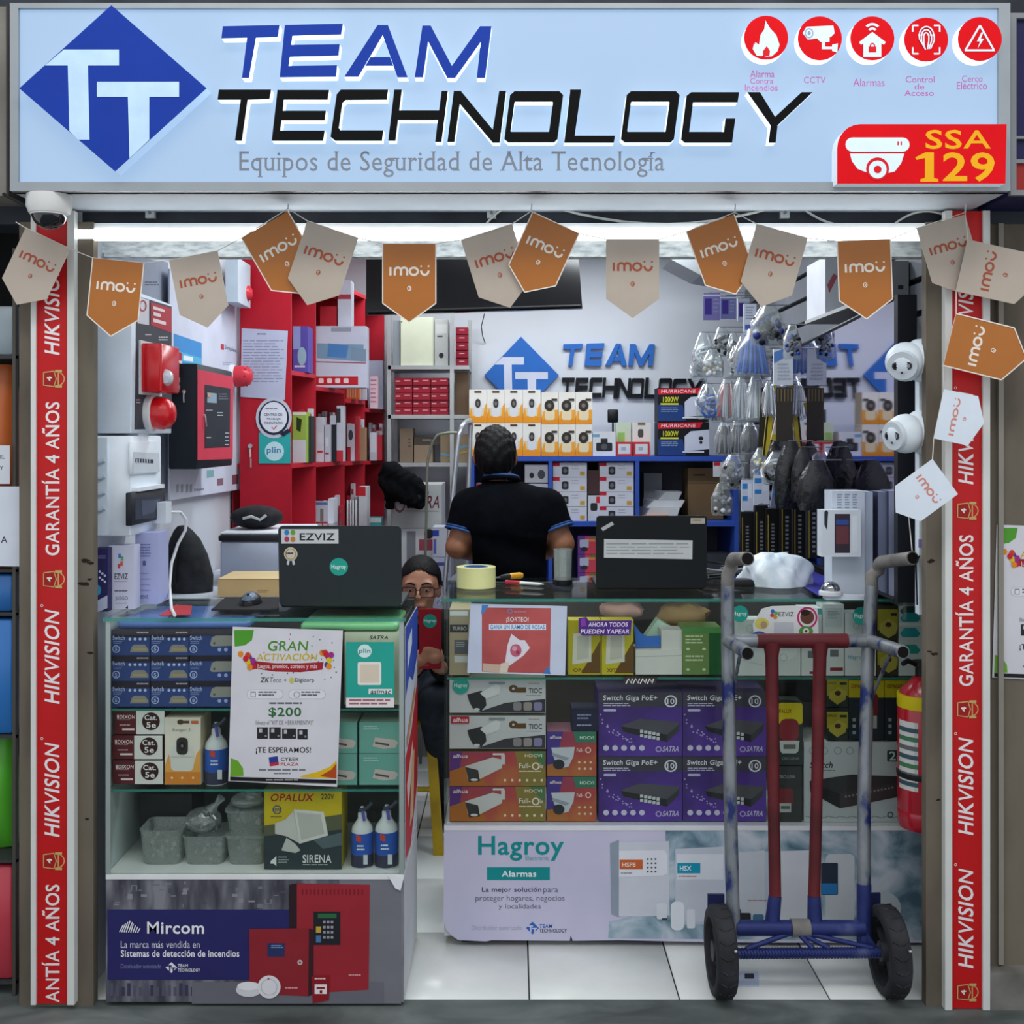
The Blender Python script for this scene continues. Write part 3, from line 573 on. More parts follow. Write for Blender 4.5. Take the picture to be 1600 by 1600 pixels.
# peeling white tape at the ledge and side sticker
sheet('loose_tape', FP(YA - .006), [(606, 1367), (631, 1371), (626, 1391), (618, 1388)], '#e8ebee', 'peeling white tape at the corner of the counter ledge', 'tape')
sp = Plane((LX1, 0, 0), (1, 0, 0))
def sidep(pts, c, lift, name, par):   # polygons on the counter's side given as (distance, height)
    mb = MB().prism([(LX1 + lift, y, z) for y, z in pts], (-.0008, 0, 0), M(c, .4)); return mb.build(name, par)
sd = tag(MB().prism([(LX1 + .002, YA + .02, LZT - .03), (LX1 + .002, YA + .39, LZT - .03), (LX1 + .002, YA + .39, .36), (LX1 + .002, YA + .02, .36)], (-.0012, 0, 0), M('#cfd8e6', .4)).build('side_poster'), 'tall blue, white and red poster on the side of the left counter', 'poster')
mb = MB(); L = Local((LX1 + .0022, YA + .02, LZT - .03), (0, .37, 0), (0, 0, -.63)); a = Art(mb, L, .0004)
a.p([(0, 0), (1, 0), (1, .22), (.6, .3), (.3, .24), (0, .3)], '#2a4db4'); a.p([(.15, .08), (.5, .05), (.5, .12), (.15, .2)], '#cfdaf2'); a.p([(0, .55), (.5, .5), (1, .34), (1, .82), (.4, 1), (0, .98)], '#c01e25')
a.p([(.1, .68), (.55, .56), (.6, .64), (.2, .8)], '#e3c9c4'); a.p([(.3, .9), (.5, .62), (.7, .62), (.6, .9)], '#d9b48a'); a.l([(.1, .5), (.8, .36)], .05, '#c48a4e'); mb.build('print', sd)

# ------------------------------------------------------------------ goods in the left counter
YI = 2.93
Z1, Z2 = zof(1104, YI), zof(1229, YI)
LIM[0] = (Z1, LZT - .01)
def sw(a, x0, y0, wide):
    X = lambda u: x0 + u; Yy = lambda v: y0 + v
    if wide == 0: a.r(X(0), Yy(0), X(62), Yy(11), '#2a2433')
    else: a.r(X(0), Yy(0), X(68), Yy(9), '#262130')
    a.t('Switch', X(2), Yy(9), X(21), Yy(16), '#b9c4ea', 1); a.lines(X(3), Yy(18), X(17), Yy(23), 2, '#8793c8')
    a.ring(X(7.5), Yy(30), 6, 6, 1.5, '#b3bfe8'); a.t('5' if wide == 0 else '8', X(5.5), Yy(27.5), X(9.5), Yy(33), '#b3bfe8', 1)
    if wide == 0:
        for i in range(4): a.e(X(29 + i * 8), Yy(14.5), 2.3, 2.3, '#c6cff0', 10)
        a.p([(X(29), Yy(35)), (X(32), Yy(26)), (X(36), Yy(23)), (X(52), Yy(23)), (X(58), Yy(30)), (X(58), Yy(35))], '#8f8d86'); a.r(X(34), Yy(29), X(55), Yy(32.5), '#b09a70'); a.lines(X(40), Yy(3), X(58), Yy(8), 1, '#a9a2ac')
    else:
        a.p([(X(33), Yy(23)), (X(36), Yy(12)), (X(42), Yy(9)), (X(68), Yy(9)), (X(68), Yy(25)), (X(36), Yy(26))], '#9a9890'); a.e(X(40), Yy(21), 2, 2, '#5b5a56', 8)
        a.e(X(48), Yy(31), 3, 3, '#a9b5e6', 10); a.e(X(58), Yy(31), 3, 3, '#a9b5e6', 10)
pos = ('top', 'middle', 'bottom')
s5 = bx('switch_box', 174, 984, 234, 1024, YI, .12, '#31457f', 'x', 'box', 'blue network switch boxes', lambda a: sw(a, 174, 984, 0), '#27335f')
s8 = bx('switch_box', 295, 984, 366, 1024, YI, .12, '#31457f', 'x', 'box', 'blue network switch boxes', lambda a: sw(a, 295, 984, 1), '#27335f')
dz = -(40.0) * YI / F; dx = 61 * YI / F
for r in range(3):
    l1, l2, l3 = (f'blue five-port switch carton, {pos[r]} row, first column', f'blue five-port switch carton, {pos[r]} row, second column', f'blue eight-port switch carton, {pos[r]} row, half behind the party poster')
    if r == 0: s5['label'] = l1; s8['label'] = l3
    else: dup(s5, (0, 0, dz * r), l1); dup(s8, (0, 0, dz * r), l3)
    dup(s5, (dx, 0, dz * r), l2)
LIM[0] = (Z2, Z1 - .006)
def dix(a):
    a.r(213, 1110.5, 257, 1147, '#e3e1dd'); a.e(236, 1127, 14, 14, '#3a1518'); a.t('Cat.', 226, 1117, 246, 1125, '#f2efef', 1); a.t('5e', 229, 1128, 244, 1137, '#f2efef', 1)
    a.t('DIXON', 187, 1117, 211, 1123, '#ead9d9', 1, .1); a.r(183, 1117, 186, 1123, '#ead9d9'); a.lines(183, 1124, 211, 1126, 1, '#b98a8a'); a.lines(187, 1132, 207, 1135, 1, '#d9bcbc'); a.r(191, 1138, 210, 1141, '#ead9d9')
d0 = bx('connector_box', 178, 1110, 257, 1147, YI, .10, '#5e1b22', 'x', 'box', 'maroon connector boxes', dix, '#4a151b')
for r, (ddx, ddy) in enumerate(((0, 0), (-3.2, 39), (-2, 78))):
    lb = 'maroon and white Cat 5e connector box, ' + ('top', 'middle', 'bottom')[r] + ' of the three'
    if r: dup(d0, (ddx * YI / F, 0, -ddy * YI / F), lb)
    else: d0['label'] = lb
OR1 = ramp_mat('orange_fade', [(.3, '#e08a2e'), (.7, '#f0b060')], 3)
def rang(a):
    a.r(258, 1121, 313, 1225, '#e6dfd0'); a.p([(258, 1196), (264, 1178), (268, 1196), (303, 1196), (307, 1178), (313, 1170), (313, 1225), (258, 1225)], '#e9a54e'); a.r(258, 1206, 313, 1225, '#dd8730')
    a.rr(267, 1165, 303, 1205, 8, '#dcdad4'); a.rr(276, 1152, 294, 1179, 7, '#34302d'); a.e(285, 1165, 6, 7, '#221f1e'); a.e(285, 1165, 2, 2.4, '#7c7a78', 8); a.r(268, 1182, 302, 1183, '#b9b7b2')
    a.e(282, 1128, 5, 4, '#54402b'); a.r(285, 1126, 296, 1130, '#54402b'); a.r(299, 1126, 310, 1131, '#d26d3b'); a.t('Ranger 2', 270, 1138, 298, 1144, '#8a8479')
    for x in (269, 285, 302): a.e(x, 1215, 2, 2, '#f3d3a6', 8)
bx('camera_box', 257, 1121, 314, 1226, YI, .10, '#d9c9ab', 'cream and orange indoor camera box standing beside the Cat 5e boxes', 'box', None, rang)
def spray(x, yt, yb, Y, label, wide=20, par=False):
    c = P(x, yb, Y); zt = P(x, yt, Y).z; c.z, zt = clampz(c.z, zt); h = zt - c.z; r = wide * Y / F; o = thing('spray_can', c, label, 'can', 'cleaning spray cans')
    MB().lathe([(r * .9, 0), (r, .004), (r, h * .52), (r * .92, h * .60), (r * .5, h * .70), (r * .42, h * .72)], c, M('#cfd4d6', .35), n=18).build('can_body', o)
    MB().lathe([(r * 1.01, h * .10), (r * 1.015, h * .11), (r * 1.015, h * .52), (r * 1.0, h * .53)], c, M('#2b57b0', .35), n=18).build('label_wrap', o)
    MB().lathe([(r * 1.02, h * .02), (r * 1.02, h * .2), (r * 1.0, h * .21)], c, M('#33344a', .4), n=18).build('dark_band', o)
    MB().lathe([(r * .42, h * .70), (r * .40, h * .80), (r * .2, h * .84), (r * .16, h * .9)], c, M('#d7dde2', .4), n=14).build('nozzle_collar', o)
    MB().tube([c + Vector((-r * .2, -r * .4, h * .86)), c + Vector((r * .5, -r * .5, h * .90)), c + Vector((r * .95, -r * .4, h * .98))], r * .17, '#3b4250', 8).tube([c + Vector((r * .1, -r * .5, h * .86)), c + Vector((r * .3, -r * .75, h * .72))], r * .14, '#5b4fa8', 6).build('trigger', o)
    mb = MB(); a = Art(mb, FP(Y - r * 1.03)); k = r * F / Y
    a.r(x + k * .1, yb - (yb - yt) * .2, x + k * .5, yb - (yb - yt) * .06, '#c9ced6'); a.p([(x - k * .55, yb - (yb - yt) * .50), (x - k * .1, yb - (yb - yt) * .46), (x - k * .1, yb - (yb - yt) * .38), (x - k * .55, yb - (yb - yt) * .40)], '#c4473f'); a.lines(x - k * .5, yb - (yb - yt) * .34, x + k * .3, yb - (yb - yt) * .24, 2, '#dfe6f4'); mb.build('print', o)
    return o
spray(338, 1118, 1224, 2.96, 'blue cleaning spray can on the middle shelf beside the camera box', 18)
LIM[0] = (Z1, LZT - .01)
# cream and teal cartons behind the small QR stand
def satra(a): a.t('SATRA', 577, 993, 606, 999, '#33322f', 1, .3); a.lines(545, 1040, 620, 1044, 1, '#8a8a7c')
bx('carton', 538, 988, 625, 1104, YI + .02, .10, '#d8dcc4', 'cream carton behind the teal payment card', 'box', None, satra, '#a8b79a')
LIM[0] = (Z2, Z1 - .006)
def tealb(a): a.p([(582, 1166), (586, 1152), (618, 1156), (622, 1160), (618, 1168), (600, 1170)], '#c9b9b4'); a.l([(586, 1160), (608, 1164)], 3, '#4b4b50'); a.lines(568, 1134, 592, 1142, 2, '#a9cfc6')
tb = bx('teal_box', 561, 1128, 624, 1177, YI, .1, '#6ea79b', 'upper teal box on the middle shelf at the counter corner', 'box', 'teal boxes on the middle shelf', tealb, '#9db7a4')
dup(tb, (0, 0, -49.5 * YI / F), 'lower teal box on the middle shelf at the counter corner')
dup(tb, (-66 * YI / F, .0, 0), 'upper teal box peeping out behind the party poster'); dup(tb, (-66 * YI / F, .0, -49.5 * YI / F), 'lower teal box peeping out behind the party poster')
LIM[0] = (LZB, Z2 - .006)
# lower compartment
def tub(x0, x1, y0, y1, label, lidded=True, fill='#8d958f', Y=2.955):
    c = P((x0 + x1) / 2, y1, Y); c.z = max(c.z, LZB + .0006) if y1 > 1340 else c.z + .003; wd = (x1 - x0) * Y / F / 2; h = (y1 - y0) * Y / F - (.002 if y1 > 1340 else .004); o = thing('plastic_tub', c, label, 'tub', 'frosted plastic tubs')
    def ring(k, z): return [(c.x + x * k * wd, c.y + .055 + y * k * .055, c.z + z) for x, y in rrect(-1, -1, 1, 1, .35, 4)]
    rs = [ring(.82, 0), ring(.84, .004), ring(.97, h * .86), ring(1.0, h * .88), ring(1.0, h * .92)]; n = len(rs[0]); fs = [(i * n + q, i * n + (q + 1) % n, (i + 1) * n + (q + 1) % n, (i + 1) * n + q) for i in range(4) for q in range(n)] + [tuple(range(n))]
    MB().add(sum(rs, []), fs, TUB, True).build('tub_body', o)
    if lidded: rs = [ring(1.03, h * .9), ring(1.03, h * .98), ring(.9, h)]; MB().add(sum(rs, []), [(i * n + q, i * n + (q + 1) % n, (i + 1) * n + (q + 1) % n, (i + 1) * n + q) for i in range(2) for q in range(n)] + [tuple(range(2 * n, 3 * n))], TUB, True).build('lid', o)
    mb = MB(); rng = random.Random(int(x0))
    for i in range(34):
        p = (c.x + rng.uniform(-.75, .75) * wd, c.y + .055 + rng.uniform(-.04, .04), c.z + .008 + rng.uniform(0, h * .55)); mb.ball(p, rng.uniform(.004, .009), rng.choice((fill, '#b9bfbb', '#6d726e')), 6, 4)
    tag(mb.build('small_parts', o), kind='stuff'); return o
tub(215, 284, 1296, 1357, 'open frosted tub of small white clips, first in the bottom row', False, '#c9cdc6')
tub(282, 352, 1306, 1357, 'frosted tub under the bag of metal connectors', False, '#9aa09a')
tub(350, 416, 1308, 1357, 'lower of two stacked lidded tubs beside the siren box'); tub(350, 416, 1266, 1307, 'upper of two stacked lidded tubs beside the siren box')
o = thing('connector_bag', P(318, 1306, 2.99), 'clear bag heaped with shiny metal connectors on a tub', 'bag'); mb = MB(); rng = random.Random(3)
MET = M('#c3c6c8', .22, .85); MED = M('#6a6c6e', .3, .7)
for i in range(70):
    u = rng.uniform(-1, 1); p = P(318 + u * 24, 1296 - rng.uniform(0, 28) * (1 - u * u * .6), 2.955 + rng.uniform(0, .06)); d = Vector((rng.uniform(-1, 1), rng.uniform(-.6, .6), rng.uniform(-1, 1))).normalized() * .007
    mb.tube([p - d, p + d], .0042, MET if i % 3 else MED, 6)
tag(mb.build('metal_connectors', o), kind='stuff'); mb = MB(); mb.ball(P(318, 1281, 2.985), (.05, .04, .034), PLASTIC, 16, 8).tube([P(330, 1266, 2.98), P(338, 1256, 2.98), P(346, 1246, 2.98)], [.018, .007, .012], PLASTIC, 8); mb.build('bag_film', o)
o = MB(); rng = random.Random(5); V = []
o = tag(MB().ball(P(386, 1250, 2.99), (.045, .04, .020), PLASTIC, 14, 8).ball(P(395, 1243, 2.99), (.025, .03, .018), PLASTIC, 10, 6).build('plastic_pouch'), 'crumpled clear pouch lying on the stacked tubs', 'bag')
def siren(a):
    a.r(413, 1235, 534, 1300, '#c9b21f'); a.p([(413, 1290), (440, 1286), (534, 1272), (534, 1358), (413, 1358)], '#5a5d45'); a.p([(413, 1306), (534, 1296), (534, 1358), (413, 1358)], '#2f3b40')
    a.t('OPALUX', 423, 1240, 491, 1252, '#a61d1f', 1, .2); a.t('220V', 502, 1240, 522, 1249, '#2b2a22', 1); a.ring(433, 1265, 7, 7, 1.5, '#33407a'); a.t('10W', 427.5, 1262, 438.5, 1268, '#33407a', 1); a.lines(423, 1275, 442, 1278, 1, '#55502a')
    a.p([(459, 1264), (506, 1268), (513, 1305), (468, 1318)], '#d9d7d1'); a.p([(464, 1269), (501, 1272), (507, 1302), (471, 1312)], '#bdbbb6'); a.p([(459, 1266), (468, 1317), (448, 1306), (430, 1302), (430, 1286), (446, 1280)], '#c9c7c2'); a.p([(448, 1308), (462, 1318), (470, 1328), (462, 1332), (440, 1328)], '#c1bfba')
    a.p([(490, 1312), (534, 1300), (534, 1320), (505, 1326)], '#56646a'); a.t('SIRENA', 473, 1335, 518, 1348, '#e3e4e2', 1); a.lines(473, 1350, 518, 1353, 1, '#b9bcbb'); a.p([(423, 1345), (428, 1341), (432, 1337), (432, 1353), (428, 1349), (423, 1349)], '#dfe0de'); a.lines(435, 1338, 452, 1350, 3, '#9aa0a0')
bx('siren_box', 413, 1232, 534, 1358, YI, .11, '#b7a424', 'yellow and dark siren box on the bottom shelf', 'box', None, siren, '#d8d0a0')
spray(566, 1250, 1357, 2.96, 'blue cleaning spray can on the bottom shelf next to the siren box', 17); spray(604, 1247, 1357, 2.96, 'blue cleaning spray can on the bottom shelf at the glass corner', 18)
bx('dark_case', 218, 1240, 300, 1300, 3.08, .12, '#2b2d2f', 'dark case at the back of the bottom shelf behind the tubs', 'case')
LIM[0] = None
# flat packs lying under the glass top
tag(MB().bbox(xof(184, 2.95), xof(392, 2.95), 2.94, 3.2, zof(983, 2.93) + .001, zof(971, 2.93), M('#4f79c9', .35, spec=.7), .01).build('blue_pouch'), 'glossy blue pouch lying on the switch boxes under the glass top', 'pouch')
tag(MB().bbox(xof(470, 2.97), xof(622, 2.97), 2.96, 3.2, zof(987, 2.95) + .001, zof(975, 2.95), M('#7fd08f', .35, spec=.7), .01).build('green_pouch'), 'glossy green pouch lying on the cream carton under the glass top', 'pouch')

# ------------------------------------------------------------------ party poster (twice) and payment card
def party(a):
    G = '#4f9a2e'
    a.p([(366, 984), (397, 984), (394, 1000), (383, 1008), (367, 1010)], G); a.p([(361, 1184), (372, 1188), (380, 1200), (381, 1212), (360, 1213)], '#6aa52c')
    a.t('GRAN', 419, 1001, 482, 1017, '#4c8a2a', 1, .12); a.t('ACTIVACIÓN', 401, 1018, 496, 1032, '#c9b01c', 1, .12)
    a.p([(394, 1032), (430, 1036), (470, 1036), (506, 1034), (504, 1046), (470, 1050), (430, 1049), (396, 1044)], '#a31f2b'); a.t('Juegos, premios, sorteos y más', 402, 1037, 496, 1046, '#f0dede', 0)
    rg = random.Random(2)
    for cx, cy in ((386, 1031), (514, 1030)):
        for i in range(9): a.e(cx + rg.uniform(-11, 11), cy + rg.uniform(-11, 11), 4.5, 5, ('#c8202f', '#e08a22', '#a02a8a', '#2f3f9a', '#d8c020', '#c8402f')[i % 6], 10)
    for i in range(26): x, y = rg.uniform(405, 530), rg.uniform(986, 1075); a.r(x, y, x + 1.6, y + 2.2, rg.choice(('#5a5aa0', '#c04a6a', '#4a8a5a', '#444')))
    a.t('ZK', 407, 1058, 421, 1066, '#26262a', 1, .2); a.t('Teco', 422, 1058, 440, 1066, '#6a6a70', 0, .2); a.t('+', 444, 1060, 448, 1065, '#444', 1); a.e(456, 1063, 4, 5, '#c3bd6a'); a.t('Digicorp', 461, 1059, 491, 1067, '#4a4a50', 1)
    for x0, x1 in ((386, 443), (451, 509)): a.rr(x0, 1077, x1, 1092, 7, '#b9bac2'); a.rr(x0 + .8, 1077.8, x1 - .8, 1091.2, 6.4, '#dcdde2')
    a.r(392, 1080, 400, 1089, '#8a8a92'); a.r(393, 1082, 399, 1088, '#dcdde2'); a.ring(464, 1085, 5, 5, 1, '#8a8a92'); a.lines(404, 1080, 436, 1089, 2, '#55555c'); a.lines(471, 1080, 502, 1089, 2, '#55555c')
    a.lines(421, 1097, 472, 1101, 1, '#6a6a70', .7, 0); a.t('$200', 420, 1105, 471, 1121, '#2f6a38', 1); a.t('llévate el "KIT DE HERRAMIENTAS"', 400, 1125, 490, 1132, '#6f6f76')
    for x0, x1, y0, y1 in ((402, 419, 1136, 1154), (421, 439, 1136, 1154), (441, 463, 1138, 1154), (465, 481, 1139, 1155)): a.r(x0, y0, x1, y1, '#26272b'); a.r(x0 + 3, y0 + 2, x0 + 8, y0 + 8, '#b9bac0'); a.r(x1 - 5, y1 - 6, x1 - 2, y1 - 3, '#8a8b90')
    a.t('¡TE ESPERAMOS!', 400, 1167, 486, 1178, '#232327', 1)
    a.p([(420, 1183), (434, 1181), (436, 1195), (422, 1197)], '#2b3a8f'); a.p([(422, 1192), (436, 1190), (436, 1195), (422, 1197)], '#c02a3a'); a.t('CYBER', 439, 1183, 467, 1189, '#3c3f58', 1); a.t('PLAZA', 439, 1191, 467, 1196, '#b03a44', 1)
    a.lines(405, 1201, 479, 1205, 1, '#7a7a82', .7, 0); a.lines(428, 1207, 456, 1210, 1, '#7a7a82', .7, 0)
    a.p([(470, 1212), (495, 1206), (515, 1198), (526, 1188), (526, 1216), (470, 1214)], '#dcb414'); a.p([(500, 1212), (518, 1202), (526, 1192), (526, 1216)], '#b0481a'); a.p([(360, 1213), (526, 1218), (526, 1224), (360, 1219)], '#1b1a1c'); a.lines(416, 1217, 470, 1219.5, 1, '#b9b9b9', .7, 0)
PO = [(364, 979), (357, 1220), (527, 1229), (536, 985)]
gp = FP(YA)
party1 = sheet('party_poster', gp, PO, '#d5d4da', 'white party poster taped on the front of the left counter glass', 'poster', None, party)
p2 = dup(party1, (1187 * 2.90 / F + .022, .028, 158 * 2.9 / F), 'white party poster on the grey wall, cut by the photo edge'); p2.scale = (1, 1, 1)
def plin(a):
    a.e(570, 1017, 11, 10.5, '#d6eee9'); a.t('plin', 561, 1013, 579, 1022, '#3f8f8f', 1); a.rr(559, 1034, 596, 1070, 3, '#e9e4dc'); a.r(563, 1038, 592, 1066, '#d9cdb9')
    a.r(576, 1076, 613, 1084, '#dfe9e6'); a.t('asimac', 579, 1077, 611, 1084, '#2a2a30', 1, .2); a.r(541, 1090, 616, 1105, '#e8e2e2'); a.lines(546, 1092, 612, 1103, 2, '#a86a74', .5, .05)
sheet('payment_card', gp, q4(541, 1003, 616, 1105), '#27a394', 'teal and white payment card stuck on the left counter glass', 'card', None, plin)
# ================================================================== right display counter
YR = 3.24
RX0, RX1, RZB = xof(694, YR), xof(1452, YR), .3535; RD = .46; RZT = 1.021
rc = thing('display_counter', ((RX0 + RX1) / 2, YR + RD / 2, 0), 'long glass display counter with pale alarm poster behind the hand truck', 'counter')
MB().box(RX0, RX1, YR + .004, YR + RD, .03, RZB - .012, M('#bfc3c8', .5)).build('base', rc)
for x in (RX0 + .05, RX1 - .32): MB().box(x, x + .05, YR + .03, YR + .08, 0, .03, M('#2b1d1a', .6)).build('foot', rc)
MB().box(RX0, RX1, YR - .004, YR + RD, RZB - .012, RZB, M('#dcdfe2', .4)).build('ledge', rc)
XM = xof(1128, YR)
for x0, x1 in ((RX0, XM), (XM + .003, RX1)): MB().box(x0, x1, YR, YR + .006, RZB, RZT - .01, GLASS).build('front_pane', rc)
MB().box(RX0, RX0 + .006, YR + .006, YR + RD, RZB, RZT - .01, GLASS).build('side_pane', rc)
o = MB().box(RX0 - .008, RX1, YR - .008, YR + RD + .01, RZT - .009, RZT, GLASS).build('glass_top', rc)
MB().box(RX0 - .008, RX1, YR - .0095, YR - .008, RZT - .009, RZT, GLASSEDGE).build('polished_edge', o)
MB().box(RX0 + .01, RX1 - .01, YR + RD - .012, YR + RD, RZB, RZT - .012, M('#5b5654', .6)).build('back_panel', rc)
YJ = 3.27
z = zof(1056, YJ); o = MB().box(RX0 + .008, RX1 - .008, YR + .008, YR + RD - .014, z - .006, z, GLASS).build('shelf', rc)
MB().box(RX0 + .008, RX1 - .008, YR + .0066, YR + .008, z - .006, z, GLASSEDGE).build('polished_edge', o)
SKY = ramp_mat('cloudy_print', [(.35, '#4f6e80'), (.5, '#8ea6b4'), (.68, '#c5cdd8')], 9, 8, .42, bump=.01, dist=.8)
LAV = ramp_mat('lavender_print', [(.3, '#b9b8d2'), (.7, '#d0cde2')], 2.5, 3, .42, bump=.01)
zb = zof(1471, YR)
ragged = [(694, 1289), (693, 1440), (697, 1452), (706, 1462), (716, 1469), (760, 1471), (768, 1469), (890, 1470), (892, 1461), (895, 1470), (968, 1469), (1100, 1472), (1240, 1473), (1452, 1473), (1452, 1291)]
o = MB().prism([P(x, y, YR - .002) for x, y in ragged], (0, .006, 0), LAV).build('base_poster', rc)
mb = MB(); a = Art(mb, FP(YR - .002), rough=.42)
a.p([(1040, 1292), (1451, 1292), (1451, 1470), (950, 1466), (952, 1440), (1040, 1420)], SKY); a.p([(1150, 1330), (1235, 1330), (1250, 1440), (1060, 1445), (1070, 1330)], '#b4bdcc')
TE = '#128a8c'
a.t('Hagroy', 747, 1306, 881, 1345, TE, 1); a.t('Electronic', 821, 1337, 858, 1344, '#6aa8b0'); a.r(761, 1355, 859, 1375, TE); a.t('Alarmas', 784, 1360, 838, 1370, '#e6eef0', 1)
a.t('La mejor solución', 753, 1386, 846, 1396, '#3f3f55', 1); a.t('para', 849, 1388, 872, 1397, '#6a6a80'); a.t('proteger hogares, negocios', 743, 1399, 882, 1410, '#66667c'); a.t('y localidades', 779, 1412, 845, 1422, '#66667c'); a.t('Distribuidor autorizado', 737, 1446, 815, 1453, '#a6a6be')
tt(a, 822, 1440, 842, 1460, '#2a63b8', '#c9c7de'); a.t('TEAM', 843, 1444, 863, 1450, '#2a63b8', 1, .1); a.t('TECHNOLOGY', 843, 1451, 886, 1457, '#23304a', 1, .1)
a.p([(953, 1318), (967, 1312), (967, 1433), (955, 1428)], '#8e99a8'); a.p([(967, 1316), (1045, 1314), (1046, 1430), (1000, 1432), (967, 1431)], '#c9cdd8'); a.p([(967, 1342), (967, 1329), (1038, 1328), (1043, 1335), (1043, 1364), (1036, 1368), (967, 1370)], '#dde0e8')
a.r(968, 1343, 1004, 1358, '#c9602f'); a.t('HSP8', 972, 1347, 993, 1354, '#f2e6de', 1); a.lines(970, 1363, 992, 1366, 1, '#7b7f8e')
for i in range(3):
    for j in range(4): a.e(1012 + i * 6, 1342 + j * 6.5, 1.6, 1.6, '#555a6a', 8); a.e(1108 + i * 6, 1345 + j * 6, 1.5, 1.5, '#555a6a', 8)
a.p([(1055, 1326), (1140, 1322), (1140, 1440), (1055, 1440)], '#bfc6d2'); a.r(1057, 1334, 1130, 1374, '#d5dae3'); a.r(1058, 1348, 1094, 1364, '#1692b0'); a.t('HSX', 1062, 1352, 1080, 1360, '#e6f0f4', 1); a.lines(1060, 1368, 1090, 1371, 1, '#b0686a')
a.rr(1048, 1408, 1069, 1453, 8, '#dfe3ea'); a.rr(1026, 1411, 1042, 1436, 3, '#d5dae2'); a.rr(1073, 1420, 1086, 1450, 3, '#d5dae2'); a.r(1034, 1434, 1042, 1437, '#3b4050')
a.p([(1153, 1332), (1195, 1328), (1195, 1430), (1153, 1436)], '#c2c8d0'); a.p([(1205, 1330), (1268, 1328), (1268, 1444), (1205, 1444)], '#d0d4dc'); a.rr(1290, 1334, 1335, 1440, 8, '#c9d0d6'); a.rr(1283, 1348, 1309, 1398, 2, '#2f3947'); a.r(1284, 1380, 1308, 1397, '#2f7dbb'); a.e(1378, 1420, 30, 28, '#b9c5cc')
a.rr(1153, 1426, 1173, 1446, 3, '#23262c'); a.rr(1176, 1428, 1193, 1446, 3, '#3f6f8a'); a.lines(1168, 1406, 1200, 1409, 1, '#a55a5e'); a.l([(1156, 1420), (1157, 1426)], 1.5, '#23262c')
mb.build('print', o)
ZS = z
LIM[0] = (RZB, ZS - .006)
# ------------------------------------------------------------------ goods on its lower shelf
def tioc(a):
    a.r(703, 1063, 852, 1113, '#c6c6c8'); a.p([(745, 1113), (790, 1098), (852, 1092), (852, 1113)], '#3c3a40'); a.p([(730, 1085), (752, 1079), (758, 1084), (760, 1102), (752, 1111), (740, 1109), (733, 1096)], '#2c2c2e'); a.e(745, 1108, 5, 2, '#d6d6d6', 10)
    a.p([(750, 1083), (775, 1068), (782, 1072), (780, 1084), (760, 1092)], '#d8d9da'); a.r(764, 1065, 789, 1069, '#8f9092'); a.e(802, 1076, 7, 6, '#5f4526'); a.r(806, 1074, 822, 1082, '#5f4526'); a.e(802, 1076, 2, 2, '#c6c6c8', 8)
    a.t('TIOC', 826, 1075, 847, 1083, '#2a2a2d', 1); a.lines(826, 1067, 847, 1070, 1, '#a98a8a'); a.lines(822, 1086, 847, 1088, 1, '#7a7a7a')
    for x, c in ((802, '#8d8588'), (818, '#9a8f8c'), (834, '#8b82a8')): a.rr(x, 1097, x + 13, 1110, 3, c)
t0 = bx('bullet_camera_box', 702, 1062, 853, 1114, YJ, .13, '#bcbcc0', 'white bullet camera carton, topmost of its stack, with round teal sticker', 'box', 'bullet camera cartons', tioc, '#9a9a8a')
t1 = dup(t0, (0, 0, -56 * YJ / F), 'white bullet camera carton with red logo tag, second in its stack')
sheet('logo_tag', FP(YJ - .003), q4(705, 1119, 733, 1130), '#b0182f', 'small red logo tag on the second bullet camera carton', 'label', None, lambda a: a.t('alhua', 708, 1121, 731, 1128, '#f0e4e6', 1, .15), .0006)
sticker(720, 1071, 13, FP(YJ - .003), 'round teal sticker on the topmost bullet camera carton')
RB = ramp_mat('red_orange_print', [(.3, '#8a3a5e'), (.5, '#b04448'), (.7, '#b8703c')], 6, 3, .45, bump=.01)
def hdc(a):
    a.p([(703, 1174), (722, 1174), (715, 1228), (703, 1228)], '#5a3580'); a.p([(703, 1205), (745, 1190), (760, 1228), (703, 1228)], '#b06a2c'); a.p([(805, 1174), (852, 1174), (852, 1228), (815, 1228)], '#8a7a3c'); a.p([(828, 1174), (852, 1174), (852, 1200)], '#4f7a50')
    a.p([(727, 1197), (770, 1183), (786, 1187), (784, 1200), (750, 1217), (731, 1217)], '#cfcfce'); a.p([(727, 1198), (747, 1203), (750, 1220), (733, 1222)], '#3c3a3c'); a.e(741, 1218, 6, 2, '#dcdcdc', 10); a.r(770, 1177, 788, 1180, '#dcdcdc'); a.r(783, 1179, 789, 1194, '#cfcfce')
    a.t('alhua', 708, 1178, 731, 1184, '#ecd9dc', 1, .15); a.t('HDCVI', 820, 1178, 847, 1183, '#e9dcc9', 1); a.t('Full-', 811, 1192, 829, 1200, '#efe2d4', 1); a.ring(837, 1197, 6, 6, 2, '#efe2d4'); a.t('olor', 841, 1193, 849, 1200, '#efe2d4', 1); a.lines(811, 1204, 848, 1208, 1, '#e6d3bd')
    for i in range(6): a.e(789 + i * 11.5, 1219, 2.2, 2.2, '#e9d9c6', 8)
t2 = bx('bullet_camera_box', 702, 1174, 853, 1228, YJ, .13, RB, 'red and purple bullet camera carton, third in its stack', 'box', 'bullet camera cartons', hdc, '#7a6a3a')
dup(t2, (0, 0, -55 * YJ / F), 'red and purple bullet camera carton, lowest of its stack')
